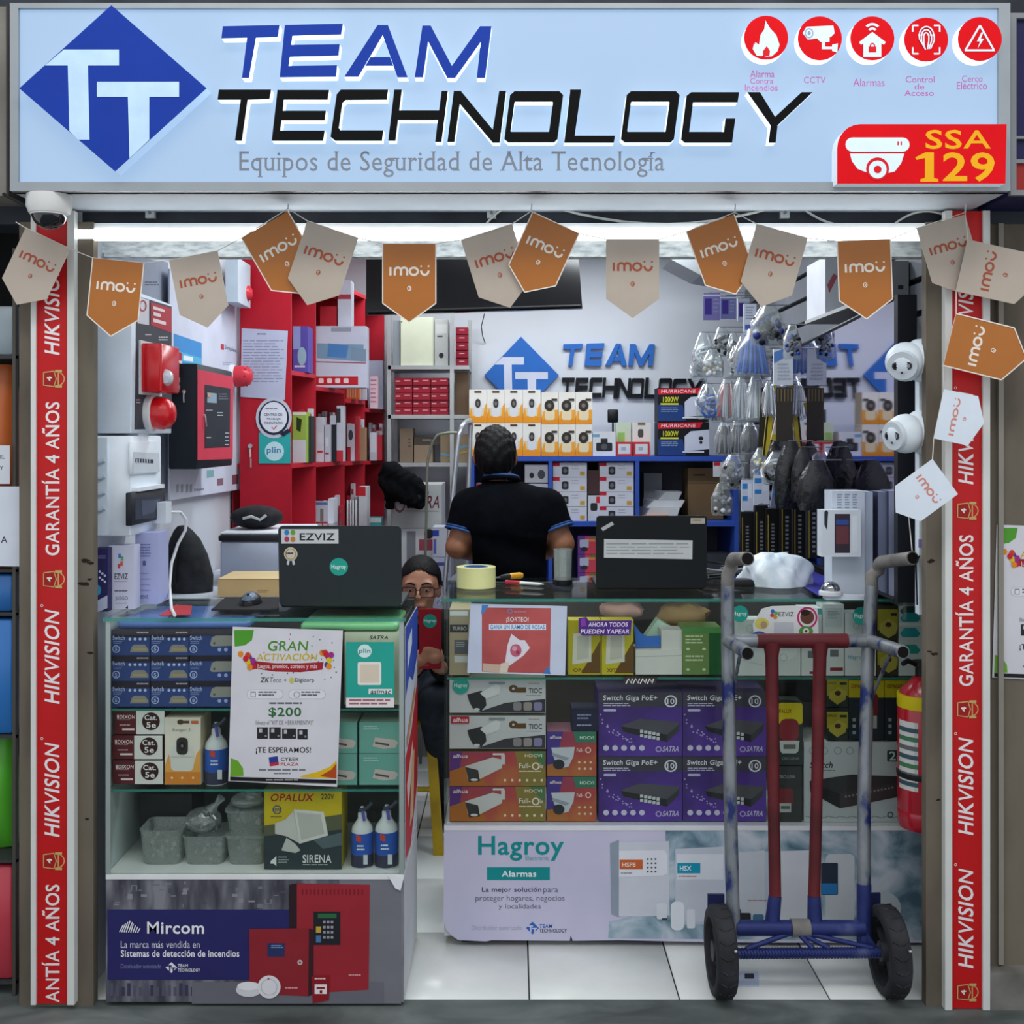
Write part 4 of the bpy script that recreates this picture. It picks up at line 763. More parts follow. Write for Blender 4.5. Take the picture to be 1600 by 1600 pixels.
def domeb(a):
    a.p([(855, 1143), (880, 1143), (862, 1212), (855, 1212)], '#4a3a8a'); a.p([(895, 1143), (931, 1143), (931, 1160), (900, 1160)], '#3d7a62'); a.p([(855, 1195), (880, 1190), (890, 1212), (855, 1212)], '#b0703a')
    a.p([(861, 1168), (898, 1167), (896, 1182), (888, 1198), (876, 1200), (866, 1186)], '#c6cbd4'); a.e(873, 1194, 9, 8, '#33333a'); a.p([(864, 1176), (890, 1184), (884, 1188), (862, 1180)], '#9aa0aa')
    a.t('alhua', 859, 1149, 877, 1154, '#ecd9dc', 1, .15); a.t('HDCVI', 906, 1150, 928, 1155, '#d9e9dc', 1); a.t('Full-', 901, 1169, 911, 1175, '#efe2d4', 1); a.ring(919, 1172, 4.5, 4.5, 1.5, '#efe2d4')
    for i in range(3):
        for j in range(2): a.e(905 + i * 9, 1191 + j * 10, 2, 2, '#e9c9b6', 8)
d0 = bx('dome_camera_box', 855, 1143, 932, 1213, YJ, .11, RB, 'orange dome camera carton, upper of two', 'box', 'dome camera cartons', domeb, '#8a5a6a'); dup(d0, (0, 0, -70.4 * YJ / F), 'orange dome camera carton, lower of two')
bx('adapter_box', 893, 1107, 936, 1142, YJ, .08, '#26263f', 'small navy adapter box on the upper dome camera carton', 'box', None, lambda a: a.lines(902, 1116, 925, 1126, 2, '#8f92b8').lines(901, 1132, 930, 1136, 1, '#aeb1cf'))
PUR = ramp_mat('purple_print', [(.3, '#3d2a63'), (.6, '#5b3a9c'), (.8, '#6a44b0')], 5, 3, .42, bump=.01)
def poe(a):
    a.r(936, 1076, 1066, 1100, '#45424c'); a.t('Switch Giga PoE+', 942, 1081, 1027, 1092, '#e6e3ee', 1, .1); a.lines(943, 1094, 985, 1101, 2, '#c4bddc'); a.rr(943, 1104, 963, 1108, 2, '#c4bddc')
    a.ring(1048, 1091, 10, 10, 2.4, '#e6e3ee'); a.t('10', 1042.5, 1086.5, 1053.5, 1095.5, '#e6e3ee', 1)
    a.p([(970, 1131), (1000, 1120), (1060, 1125), (1062, 1133), (1042, 1158), (975, 1142)], '#55535a'); a.p([(970, 1132), (1042, 1146), (1042, 1158), (974, 1141)], '#2d2c31'); a.p([(1042, 1146), (1062, 1128), (1060, 1140), (1042, 1158)], '#3f3d43')
    for i in range(5): a.r(1000 + i * 6.4, 1138 + i * 1.2, 1005 + i * 6.4, 1143 + i * 1.2, '#cfd0d6'); a.r(1000 + i * 6.4, 1145 + i * 1.2, 1005 + i * 6.4, 1150 + i * 1.2, '#cfd0d6')
    rg = random.Random(4)
    for i in range(26): t = i / 25; x = 940 + 48 * t; y = 1116 + 42 * t ** .5; a.e(x + rg.uniform(-3, 3), y + rg.uniform(-4, 4), 1.3, 1.3, '#b9a8dc', 6)
    for i in range(5): a.e(947 + i * 14, 1168, 4.6, 4.6, '#d6cfe8', 12)
    a.ring(1029, 1170, 5, 5, 2, '#b9a8dc', 10); a.t('SATRA', 1035, 1165, 1060, 1174, '#d6cfe8', 1, .3)
s0 = bx('network_switch_box', 935, 1076, 1066, 1182, YJ, .16, PUR, 'x', 'box', 'purple network switch cartons', poe, '#50436e')
for n, (i, j) in enumerate(((0, 0), (1, 0), (0, 1), (1, 1))):
    lb = ('upper purple network switch carton next to the dome cameras', 'upper purple network switch carton behind the truck rail', 'lower purple network switch carton next to the dome cameras', 'lower purple network switch carton behind the truck rail')[n]
    if n: dup(s0, (131.5 * i * YJ / F, 0, -101.0 * j * YJ / F - .0), lb)
    else: s0['label'] = lb; s0.scale.z = .95
    if n: COL.objects[-1]
for o in list(COL.objects):
    if o.get('group') == 'purple network switch cartons': o.scale.z = .95
def beacon(y, big):
    def f(a):
        if big: a.rr(1216, y, 1254, y + 34, 5, '#d8c41e'); a.t('OPALUX', 1212, y + 10, 1237, y + 16, '#8f2a1e', 1, .2); a.rr(1218, y + 25, 1248, y + 60, 10, '#8e3038'); a.p([(1218, y + 59), (1249, y + 59), (1247, y + 76), (1243, y + 79), (1222, y + 79), (1219, y + 75)], '#c9cdc9'); a.r(1224, y + 65, 1243, y + 72, '#6d6e6c'); a.t('CIRCULINA', 1222, y + 85, 1249, y + 89, '#8f9a98')
        else: a.t('CIRCULINA', 1216, y + 14, 1242, y + 19, '#a9b0ae'); a.rr(1217, y + 35, 1239, y + 62, 4, '#7d2f36'); a.r(1218, y + 58, 1236, y + 72, '#b9bdb8'); a.r(1220, y + 62, 1234, y + 67, '#5d5e5c')
    return f
bx('beacon_box', 1211, 1098, 1255, 1196, YJ, .09, '#333c3a', 'yellow-topped red beacon box between the maroon truck bars', 'box', None, beacon(1098, True)); bx('beacon_box', 1211, 1197, 1253, 1284, YJ, .09, '#3b3c3c', 'grey beacon box below the yellow-topped one', 'box', None, beacon(1197, False))
def sw24(a):
    a.t('Switch', 1265, 1190, 1301, 1200, '#33363a', 1, .2); a.lines(1278, 1203, 1308, 1206, 1, '#7a7d80'); a.rr(1386, 1172, 1418, 1190, 2, '#2f4a46'); a.t('24', 1389, 1174, 1412, 1188, '#dfe6e4', 1)
    a.p([(1265, 1220), (1330, 1210), (1404, 1213), (1404, 1245), (1312, 1263), (1266, 1238)], '#3b3a3d'); a.p([(1265, 1222), (1312, 1240), (1312, 1263), (1266, 1238)], '#27272a'); a.p([(1312, 1240), (1404, 1222), (1404, 1245), (1312, 1263)], '#4a3f42')
    for i in range(14): a.r(1320 + i * 5.6, 1243 - i * 1.1, 1323 + i * 5.6, 1246 - i * 1.1, '#8f9090')
    for x in (1270, 1288, 1309, 1328): a.ring(x, 1173, 6, 6, 1.2, '#8d9296', 12)
    a.l([(1258 + i * 6, 1275 + (i % 3) * 1.5) for i in range(25)], 1.4, '#8d9296'); a.ring(1391, 1273, 5, 5, 2, '#55585c', 10)
bx('network_switch_box', 1256, 1159, 1425, 1284, YJ, .17, '#c3c7ca', 'large white switch carton at the bottom right of the glass', 'box', None, sw24, '#d8dcd8')
def opy(x, y, k=1.):
    def f(a):
        a.r(x, y, x + 33, y + 26, '#a89d2c'); a.p([(x + 4, y + 22), (x + 18, y + 12), (x + 31, y + 20), (x + 29, y + 32), (x + 16, y + 40), (x + 3, y + 30)], '#b9ac3e'); a.e(x + 17, y + 22, 5, 4, '#4a2d24', 10); a.t('OPALUX', x + 1, y + 4, x + 15, y + 8, '#5a3a20', 1, .2); a.r(x + 20, y + 5, x + 31, y + 9, '#23211c')
    return f
o1 = bx('sensor_box', 1292, 1061, 1325, 1105, YJ, .06, '#24302e', 'small yellow sensor box, upper, beside the maroon truck bar', 'box', 'small yellow sensor boxes', opy(1292, 1061)); bx('sensor_box', 1292, 1112, 1325, 1156, YJ, .06, '#24302e', 'small yellow sensor box, lower, beside the maroon truck bar', 'box', 'small yellow sensor boxes', opy(1292, 1112))
bx('filler_tray', 1290, 1105.6, 1327, 1111.4, YJ + .002, .055, '#1c2422', 'thin dark tray between the small yellow sensor boxes', 'tray')
def opb(x):
    def f(a): a.r(x, 1063, x + 55, 1090, '#c2b01e'); a.t('OPALUX', x + 4, 1069, x + 30, 1075, '#8a2a1c', 1, .2); a.rr(x + 22, 1082, x + 46, 1120, 8, '#7a2a30'); a.r(x + 22, 1118, x + 44, 1138, '#aeb3ae'); [a.r(x + 6, 1122 + i * 10, x + 11, 1127 + i * 10, '#9aa5a8') for i in range(3)]
    return f
bx('beacon_box', 1326, 1063, 1381, 1156, YJ, .09, '#223038', 'yellow and dark beacon box behind the outer truck rail', 'box', None, opb(1326)); bx('beacon_box', 1382, 1063, 1437, 1156, YJ, .09, '#223038', 'yellow and dark beacon box half hidden by the fire extinguisher', 'box', None, opb(1382))
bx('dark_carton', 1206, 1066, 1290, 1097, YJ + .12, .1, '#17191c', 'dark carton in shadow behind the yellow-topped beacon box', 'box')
LIM[0] = (ZS, RZT - .01)
# ------------------------------------------------------------------ goods on its upper shelf
def dvr(a): a.r(703, 976, 731, 988, '#3a3a3a'); a.t('TURBO', 707, 979, 729, 985, '#bdbab2', 1); a.r(710, 1000, 731, 1022, '#5d5d60'); a.lines(712, 1003, 729, 1012, 3, '#a8a8a8'); a.r(710, 1025, 731, 1035, '#c9c9c4'); a.r(703, 955, 731, 962, '#e6e8e4')
bx('recorder_box', 702, 952, 734, 1055, YJ, .2, '#a99a7c', 'tan recorder box standing at the end beside the raffle flyer', 'box', None, dvr)
def opd(x, flip):
    def f(a):
        a.p([(x + 20, 1052), (x + 50, 1000), (x + 50, 1052)], '#6a4a22'); a.p([(x + 8, 990), (x + 36, 986), (x + 36, 1034), (x + 6, 1038)], '#d9d5c6'); a.p([(x + 14, 994), (x + 32, 992), (x + 32, 1028), (x + 13, 1031)], '#c3bfb2'); a.t('OPALUX', x + 8, 1044, x + 44, 1050, '#7a4a18', 1, rot=180 if flip else 0)
    return f
bx('detector_box', 888, 969, 939, 1054, YJ, .06, '#c3b222', 'yellow detector box, first of two, under the purple banner', 'box', None, opd(888, 0)); bx('detector_box', 940, 969, 990, 1054, YJ, .06, '#c9ba2a', 'yellow detector box with upside-down lettering under the purple banner', 'box', None, opd(940, 1))
bx('white_box', 993, 1015, 1066, 1054, YJ, .09, '#d9d8d2', 'flat cream box beside the upside-down yellow box', 'box', None, lambda a: a.l([(993, 1026), (1066, 1024)], .8, '#b3b1a9')); bx('white_box', 1033, 984, 1066, 1014.5, YJ + .01, .07, '#d2cfca', 'small cream box stacked on the flat cream box', 'box')
tag(MB().prism([P(x, y, YJ + .082) for x, y in ((996, 1012), (1028, 968), (1062, 988), (1062, 1012))], (0, .05, 0), M('#b5d3bf', .5)).build('folded_leaflet'), 'pale green folded leaflet leaning behind the small cream box', 'leaflet')
tag(MB().prism([P(x, y, YJ + .02) for x, y in ((990, 974), (1002, 990), (1012, 995), (1032, 994), (1032, 1010), (994, 1012))], (0, .01, 0), M('#3a6fc4', .35)).build('blue_wrapper'), 'bright blue wrapper beside the yellow boxes', 'wrapper')
bx('green_box', 1066, 980, 1127, 1054, YJ, .10, '#6f8a4c', 'green carton with pale text lines under the laptop', 'box', None, lambda a: (a.r(1108, 980, 1127, 1054, '#1f5a2e'), a.r(1066, 980, 1127, 989, '#4f8a4a'), a.lines(1071, 993, 1104, 1008, 3, '#c6d3a6'), a.lines(1071, 1024, 1104, 1036, 2, '#c6d3a6'), [a.e(x, y, 3, 2, '#d0dab4', 8) for x, y in ((1075, 1014), (1100, 1014), (1075, 1046), (1100, 1046))]))
def lump(name, pts, mats, label, cat, seed):
    rg = random.Random(seed); mb = MB()
    for (x, y, Y, rx, ry, rz), m in zip(pts, mats):
        c = P(x, y, Y); k = len(mb.v); mb.ball(c, (rx, ry, rz), m, 16, 10)
        for i in range(k, len(mb.v)):
            v = Vector(mb.v[i]); d = v - c; s = 1 + .16 * math.sin(v.x * 90 + seed) * math.sin(v.z * 75 + v.y * 60); mb.v[i] = tuple(c + d * s)
    return tag(mb.build(name), label, cat)
lump('reflection_lump', [(970, 952, 3.5, .075, .05, .03)], [M('#d2a79c', .8)], 'dusty pink lump standing in for a reflection, under the glass near the thin laptop', 'bundle', 3)  # lumps added in place of pink and tan reflections in the glass
lump('reflection_lump', [(1066, 962, 3.5, .085, .06, .045)], [M('#a08253', .8)], 'tan lump standing in for a reflection, under the glass behind the green carton', 'bundle', 5)
# alarm boxes right of the pane joint
W2 = '#d3d8d6'
bx('alarm_box', 1148, 968, 1200, 1056, YJ, .07, W2, 'white alarm box with moulded circle behind the truck handle', 'box', None, lambda a: (a.ring(1172, 982, 6, 6, 1, '#b3b9b7'), a.l([(1150, 1030), (1196, 1040)], .8, '#b3b9b7')))
bx('alarm_box', 1201, 960, 1251, 1056, YJ, .07, '#ccd1d0', 'white round-sensor box between the maroon truck bars', 'box', None, lambda a: (a.e(1224, 1012, 28 - 4, 20, '#d9dddc'), a.ring(1224, 1027, 6, 6, 1, '#aab0ae')))
bx('alarm_box', 1252, 950, 1284, 1056, YJ, .07, '#d0d5d4', 'white barcode box with teal top beside the child sticker', 'box', None, lambda a: (a.r(1252, 936 + 15, 1284, 960, '#2aa0a6'), a.r(1262, 1017, 1274, 1028, '#6a6d70'), a.r(1265, 1049, 1283, 1053, '#8c3038')))
bx('alarm_box', 1285, 938 + 6, 1319, 1056, YJ, .07, '#cfd4d4', 'tall white box with paper slip behind the maroon truck bar', 'box', None, lambda a: (a.r(1289, 950, 1316, 980, '#bcc4c6'), a.lines(1293, 955, 1312, 968, 4, '#8a9296'), a.r(1297, 1015, 1310, 1026, '#6a6d70'), a.r(1297, 1043, 1317, 1048, '#8c3038')))
bx('alarm_box', 1320, 958, 1369, 1056, YJ, .07, '#d6dbdc', 'white alarm box with small blue name behind the outer rail', 'box', None, lambda a: (a.ring(1338, 978, 5, 5, 1, '#aab0ae'), a.t('Hagroy', 1325, 1023, 1351, 1032, '#4f9ab4')))
sp_ = bx('detector_box', 1370, 946, 1403, 1000, YJ, .06, '#3a352a', 'dark and yellow detector box, upper, beside the octagon box', 'box', None, lambda a: (a.r(1371, 952, 1403, 985, '#a69b33'), a.p([(1374, 975), (1388, 966), (1402, 975), (1400, 990), (1388, 997), (1375, 988)], '#b5aa4a'), a.e(1388, 976, 5, 4, '#4a2d24', 10), a.r(1392, 958, 1401, 962, '#23211c')))
dup(sp_, (0, 0, -54.5 * YJ / F), 'dark and yellow detector box, lower, beside the octagon box')
def octb(a):
    for y, c, h in ((955, '#17453f', 8), (966, '#1f9aa0', 9), (990, '#1f9aa0', 9), (1016, '#2aa08f', 9)): a.p([(1406, y), (1413, y - h), (1431, y - h), (1438, y), (1434, y + h * .6), (1410, y + h * .6)], c)
    a.r(1404, 973, 1440, 978, '#dfe6e4')
bx('alarm_box', 1404, 946, 1442, 1056, YJ, .07, '#cdd6d4', 'white box with teal octagons above the fire extinguisher', 'box', None, octb)
LIM[0] = None
# flyers and stickers on the glass
gr = FP(YR)
def raffle(a):
    RR = ramp_mat('flyer_red', [(.3, '#a84a4a'), (.6, '#c25c5a'), (.8, '#b0645a')], 7, 3, .5, bump=.0)
    a.p([(753, 949), (861, 950), (859, 1052), (753, 1049)], RR); a.p([(753, 945), (764, 945), (755, 959), (752, 959)], '#4a86c8'); a.p([(848, 1052), (858, 1040), (860, 1053)], '#3f7cc0'); a.ring(797, 955, 4, 4, 1.2, '#7a86b8'); a.lines(803, 955, 823, 958, 1, '#b98a9a')
    a.t('¡SORTEO!', 791, 964, 826, 973, '#f1e4e4', 1); a.r(764, 975, 853, 984, '#e9eef4'); a.t('GANA UN RAMO DE ROSAS', 766, 976, 851, 983, '#2f86c8', 1)
    a.p([(799, 990), (812, 1000), (820, 1000), (828, 1012), (818, 1024), (796, 1040), (789, 1036), (793, 1008)], '#e3e0e8'); a.e(806, 1016, 9, 10, '#c4647c', 14); a.e(804, 1013, 4, 4, '#e0a0ae', 10); a.e(809, 1019, 3, 3, '#a83a58', 10)
    a.p([(754, 1036), (780, 1038), (792, 1034), (796, 1042), (784, 1052), (754, 1048)], '#cdb5a0'); a.p([(783, 1036), (795, 1034), (793, 1050), (780, 1052)], '#ddd2c0')
sheet('raffle_flyer', gr, [(735, 943), (730, 1051), (883, 1055), (886, 947)], '#c9d3e6', 'rose bouquet raffle flyer on the right counter glass', 'flyer', None, raffle)
def yap(a): a.p([(907, 967), (914, 965), (916, 978), (908, 979)], '#8a3fae'); a.t('AHORA TODOS', 919, 972, 981, 979, '#efe6f6', 1, .15); a.t('PUEDEN YAPEAR', 907, 983, 983, 990, '#efe6f6', 1, .15)
sheet('payment_banner', gr, [(904, 966), (916, 964), (920, 970), (987, 969), (985, 992), (910, 993), (904, 988)], '#4f2a82', 'small purple payment banner sticker on the right counter glass', 'sticker', None, yap)
sticker(1156, 959, 13, gr, 'round teal sticker on the glass beside the truck handle'); sticker(1346, 962, 14, gr, 'round teal sticker on the glass near the outer truck rail')
def ezs(a):
    for x, y, c in ((1207, 955, '#2f6fc4'), (1212, 958, '#5ab04a'), (1206, 961, '#c43a5a'), (1211, 964, '#d88a2a')): a.e(x, y, 3.2, 3.2, c, 10)
    a.t('EZVIZ', 1216, 956, 1240, 963, '#55585c', 1); a.r(1209, 972, 1240, 990, '#c4cad2'); a.ring(1261, 965, 16, 17, 3, '#c42a6a'); a.e(1261, 964, 11, 11, '#6b4034'); a.e(1258, 957, 7, 5, '#2a1d18'); a.e(1190, 974, 11, 9, '#d8cf6a'); a.e(1193, 976, 5, 6, '#b99a78'); a.e(1259, 986, 11, 8, '#5a9a4a'); a.e(1259, 986, 5, 5, '#dfe6da'); a.e(1259, 986, 2, 2, '#2a3a2a', 8); a.ring(1186, 996, 13, 10, 3, '#2f5fb0', 14, 180, 360)
sheet('brand_sticker', gr, [(1190, 951), (1205, 947), (1240, 946), (1277, 950), (1279, 990), (1262, 998), (1178, 998), (1176, 975)], '#dfe2e2', 'white die-cut sticker with small portraits on the counter glass', 'sticker', None, ezs)
sheet('zigzag_sticker', gr, [(974, 1058), (1028, 1058), (1024, 1069), (974, 1069)], '#3a3532', 'small black and white doodle sticker below the glass shelf', 'sticker', None, lambda a: [a.l([(978 + i * 11, 1068), (982 + i * 11, 1060), (986 + i * 11, 1067), (988 + i * 11, 1060)], 2, '#e6e6e6') for i in range(4)])

# ================================================================== hand truck
ht = thing('hand_truck', ((.6 + .99) / 2, 3.0, 0), 'worn blue, red and silver hand truck leaning against the right counter', 'hand truck')
WORN = ramp_mat('worn_silver_blue', [(.38, '#2a3570'), (.42, '#5f6678'), (.47, '#7d8287'), (.72, '#959a9f')], 16, 7, .42, (1, 1, .5), .2, .45)
TBLU = ramp_mat('worn_blue', [(.3, '#1f2960'), (.6, '#2b3670'), (.8, '#58618c')], 12, 5, .45, bump=.15, metal=.2)
MAR = ramp_mat('worn_maroon', [(.3, '#4a171b'), (.6, '#661f25'), (.8, '#7a3c3e')], 7, 5, .5, bump=.1)
GREY = ramp_mat('worn_grip', [(.3, '#5d5a57'), (.7, '#8b8884')], 12, 5, .5, bump=.1)
HOLE = M('#0c0b0b', .9); RUB = ramp_mat('tyre_rubber', [(.3, '#1b1c1d'), (.7, '#33353a')], 16, 5, .75, bump=.2)
def at(x, y, Y): return P(x, y, Y)
rl = [at(1146, 1462, 3.0), at(1141, 1250, 3.06), at(1137, 1000, 3.13), at(1137, 915, 3.15)]; rr_ = [at(1350, 1470, 3.0), at(1350, 1250, 3.06), at(1357, 1000, 3.13), at(1362, 915, 3.15)]
for i, (rail, hx, hy, ex) in enumerate(((rl, 1142, 880, (1168, 873)), (rr_, 1371, 885, (1426, 872)))):
    MB().tube([rail[0].lerp(rail[1], k / 4) for k in range(4)] + [rail[1].lerp(rail[2], k / 4) for k in range(4)] + rail[2:], .0185, WORN, 14).build('rail', ht)
    a0 = rail[3]; top = at(hx, hy, 3.15) + Vector((0, 0, .018)); e = at(*ex, 2.93 if i == 0 else 2.95)
    pth = [a0 + Vector((0, 0, -.01)), a0 + Vector((0, 0, .03))] + [Vector((top.x, 3.15 - .05 * (1 - math.cos(t)), top.z - .045 + .045 * math.sin(t))) for t in (math.radians(q) for q in (20, 40, 60, 80))] + [e]
    h = MB().tube(pth, .0185, GREY if i == 0 else GREY, 14); h.build('handle', ht)
    d = (e - pth[-2]).normalized(); MB().lathe([(.0001, 0), (.0155, 0), (.0155, .0008)], e + d * .0006, HOLE, d, 16).build('open_end', ht)
# upper crossbar and second pair of grips
c0, c1 = at(1137, 1000, 3.13), at(1357, 1000, 3.13); c0.y -= .012; c1.y -= .012
MB().tube([c0, c0.lerp(c1, .22)], .019, WORN, 12).tube([c0.lerp(c1, .82), c1], .019, WORN, 12).build('crossbar_end', ht); MB().tube([c0.lerp(c1, .2), c0.lerp(c1, .84)], .0205, MAR, 14).build('crossbar', ht)
for c, ex in ((c0, (1168, 1021)), (c1, (1411, 1019))):
    e = at(*ex, 2.93); MB().tube([c, c.lerp(e, .5), e], .0185, WORN, 14).build('lower_grip', ht); d = (e - c).normalized(); MB().lathe([(.0001, 0), (.0155, 0), (.0155, .0008)], e + d * .0006, HOLE, d, 16).build('open_end', ht)
for c, q in ((c0, (1148, 1066)), (c1, (1364, 1085))):
    e = at(*q, 3.11); s = c.lerp(at(*((1168, 1021) if c is c0 else (1411, 1019)), 2.93), .62); MB().tube([s + Vector((0, 0, -.018)), e], .005, WORN, 8).build('grip_brace', ht)
# maroon uprights
for x0, x1, x2 in ((1206, 1211, 1206), (1281, 1272, 1273)):
    p = [at(x0, 1004, 3.115), at(x0, 1025, 3.11), at((x0 + x1) / 2, 1230, 3.06)]; q = at(x1, 1400, 3.02)
    MB().tube(p + [p[2].lerp(q, .8), q], [.026, .019, .0165, .017, .017], MAR, 12).build('upright', ht); MB().tube([q, at(x2, 1446, 3.01)], [.018, .021], TBLU, 12).build('upright_sleeve', ht)
b0, b1 = at(1150, 1450, 3.0), at(1350, 1450, 3.0); MB().tube([b0, b1], .021, TBLU, 12).build('lower_crossbar', ht); MB().lathe([(.024, 0), (.024, .05)], b0.lerp(b1, .43), GREY, (1, 0, 0), 12).build('clamp', ht)
ax0, ax1 = Vector((xof(1140, 2.965), 2.965, zof(1490, 2.965))), Vector((xof(1400, 2.965), 2.965, zof(1488, 2.965)))
mb = MB().tube([ax0, ax1], .0125, TBLU, 12)
for i in range(46):
    p = ax0.lerp(ax1, .06 + .82 * i / 45); mb.lathe([(.0125, -.0016), (.0152, 0), (.0125, .0016)], p, TBLU, (1, .35, 0), 10)
mb.build('ribbed_axle', ht)
mid = b0.lerp(b1, .48)
for tx in (.1, .50, .60, .86): MB().tube([mid + Vector((.06 * (tx - .5), -.01, -.01)), ax0.lerp(ax1, tx) + Vector((0, 0, .012))], .007, TBLU, 8).build('strut', ht)
for x in (1352,): MB().prism([at(1342, 1440, 2.995), at(1375, 1485, 2.97), at(1375, 1490, 2.97), at(1342, 1470, 2.99)], (0, .006, 0), TBLU).build('gusset', ht)
for x0, x1, y0, y1 in ((1106, 1132, 1398, 1475), (1354, 1376, 1396, 1470)): A, B = at(x0, y1, 3.085), at(x1, y0, 3.085); MB().box(A.x, B.x, 3.085, 3.093, A.z, B.z, M('#262c58', .5)).build('wheel_guard', ht)
MB().tube([rr_[0] + Vector((0, 0, -.004)), rr_[0].lerp(rr_[1], .4)], .0195, TBLU, 14).build('rail_sleeve', ht)
R = .116
for wx in (1103, 1372):
    X0 = xof(wx, 2.965) + (.012 if wx < 1200 else .0); c = Vector((X0, 2.962, R)); w_ = thing('x', c, None, None) if 0 else None
    ty = MB().lathe([(R * .74, 0), (R * .93, 0), (R * .99, .008), (R, .020), (R, .034), (R * .99, .046), (R * .93, .054), (R * .74, .054), (R * .72, .045), (R * .72, .009), (R * .74, 0)], c, RUB, (1, 0, 0), 40).build('wheel', ht)
    mb = MB().lathe([(R * .73, .012), (R * .73, .042), (R * .66, .042), (R * .66, .012), (R * .73, .012)], c, M('#26272a', .6), (1, 0, 0), 32).lathe([(.0001, .004), (.026, .004), (.026, .05), (.0001, .05)], c, M('#3a3c40', .5), (1, 0, 0), 16)
    for k in range(5):
        t = 2 * math.pi * k / 5 + .4; d = Vector((0, math.cos(t), math.sin(t))); mb.tube([c + Vector((.027, 0, 0)) + d * .02, c + Vector((.027, 0, 0)) + d * R * .7], .011, M('#2b2d31', .6), 8)
    mb.build('rim', ty)
    mb = MB()
    for k in range(20):
        t = 2 * math.pi * k / 20; d = Vector((0, math.cos(t), math.sin(t))); s = Vector((0, -math.sin(t), math.cos(t))); p = c + d * R * .995
        for off, sg_ in ((.008, 1), (.046, -1)): mb.tube([p + Vector((off, 0, 0)), p + Vector((off + .016 * sg_, 0, 0)) + s * .010], .0028, RUB, 5)
    tag(mb.build('tread', ty), kind='stuff')
    MB().lathe([(.004, 0), (.004, .006), (.0001, .008)], c + Vector((.044, -R * .93, .05)), M('#b9babc', .3, .8), (.2, -1, .2), 8).build('valve_cap', ty)
# fire extinguisher
c = Vector((xof(1440, 3.12), 3.12, 0)); zb_, zt = zof(1292, 3.12), zof(1062, 3.12); t = thing('fire_extinguisher', (c.x, c.y, zb_), 'red fire extinguisher hanging by the pillar beside the hand truck', 'extinguisher'); r = .066; h = zt - zb_
REDX = M('#b5142a', .22, spec=.7)
MB().lathe([(.0001, 0), (r * .9, .002), (r * .98, .012), (r, .05), (r * .985, .052), (r, .056), (r, h * .86), (r * .85, h * .94), (r * .45, h), (r * .3, h + .01)], (c.x, c.y, zb_), REDX, n=32).build('cylinder', t)
MB().lathe([(.018, 0), (.018, .03), (.026, .032), (.026, .045)], (c.x, c.y, zb_ + h + .008), M('#2a2a2c', .4, .4), n=14).build('valve', t)
MB().tube([(c.x - .02, c.y - .01, zb_ + h + .045), (c.x - .05, c.y - .03, zb_ + h + .06), (c.x - .07, c.y - .05, zb_ + h + .055)], .007, '#1c1d20', 8).build('lever', t)
MB().lathe([(r * 1.015, h * .35), (r * 1.03, h * .36), (r * 1.03, h * .385), (r * 1.015, h * .39)], (c.x, c.y, zb_), M('#1d1d20', .5), n=32).build('strap', t)
mb = MB().lathe([(r * 1.008, 0), (r * 1.012, .001), (r * 1.012, .036), (r * 1.008, .037)], (c.x, c.y, zb_ + h * .82), M('#d8c618', .45), n=32); mb.build('yellow_band', t)
mb = MB()
for i in range(6):
    a0, a1 = math.radians(188 + i * 9), math.radians(197 + i * 9); q = [(c.x + r * 1.012 * math.cos(k), c.y + r * 1.012 * math.sin(k)) for k in (a0, a1)]
    mb.poly([(q[0][0], q[0][1], zb_ + h * .28), (q[1][0], q[1][1], zb_ + h * .28), (q[1][0], q[1][1], zb_ + h * .74), (q[0][0], q[0][1], zb_ + h * .74)], '#d9d9d6' if i < 5 else '#c9c9c6')
    for k in range(7): mb.poly([(q[0][0] * 1.0 - .0004, q[0][1] - .0004, zb_ + h * (.31 + k * .06)), (q[1][0] - .0004, q[1][1] - .0004, zb_ + h * (.31 + k * .06)), (q[1][0] - .0004, q[1][1] - .0004, zb_ + h * (.34 + k * .06)), (q[0][0] - .0004, q[0][1] - .0004, zb_ + h * (.34 + k * .06))], ('#3f5a66', '#6a6d70', '#47805a')[k % 3])
mb.build('print', t)
# card on the floor under the truck
Lc = Local(PZ(1150, 1519, 0) + Vector((0, 0, .001)), PZ(1185, 1519, 0) - PZ(1150, 1519, 0), PZ(1150, 1542, 0) - PZ(1150, 1519, 0))
o = tag(MB().prism([Lc.at(u, v) for u, v in ((0, 0), (0, 1), (1, 1), (1, 0))], (0, 0, .0012), M('#c9d3ea', .5)).build('paper_card'), 'small pale card lying on the tiles under the truck axle', 'card')
mb = MB(); a = Art(mb, Local(Lc.o + Vector((0, 0, .0012)), Lc.u, Lc.v), .0003); a.r(.38, .15, .8, .5, '#2b2d35'); mb.build('print', o)
# ================================================================== left wall
def wbx(name, x0, x1, yt, yb, Xf, dep, col, label, cat, group=None, art=None, r=0, parent=None):
    """box fixed to the left wall: its face (facing +X) runs from photo column x0 (near) to x1 (far); heights read at the near edge"""
    Ya, Yb = F * Xf / (x0 - HX), F * Xf / (x1 - HX); z0, z1 = zof(yb, Ya), zof(yt, Ya)
    mb = MB(); (mb.bbox(Xf - dep, Xf, Ya, Yb, z0, z1, M(col), r) if r else mb.box(Xf - dep, Xf, Ya, Yb, z0, z1, M(col)))
    o = mb.build(name, parent)
    if not parent: tag(o, label, cat, group)
    if art: pm = MB(); art(Art(pm, XP(Xf), .0006)); pm.build('print', o)
    return o
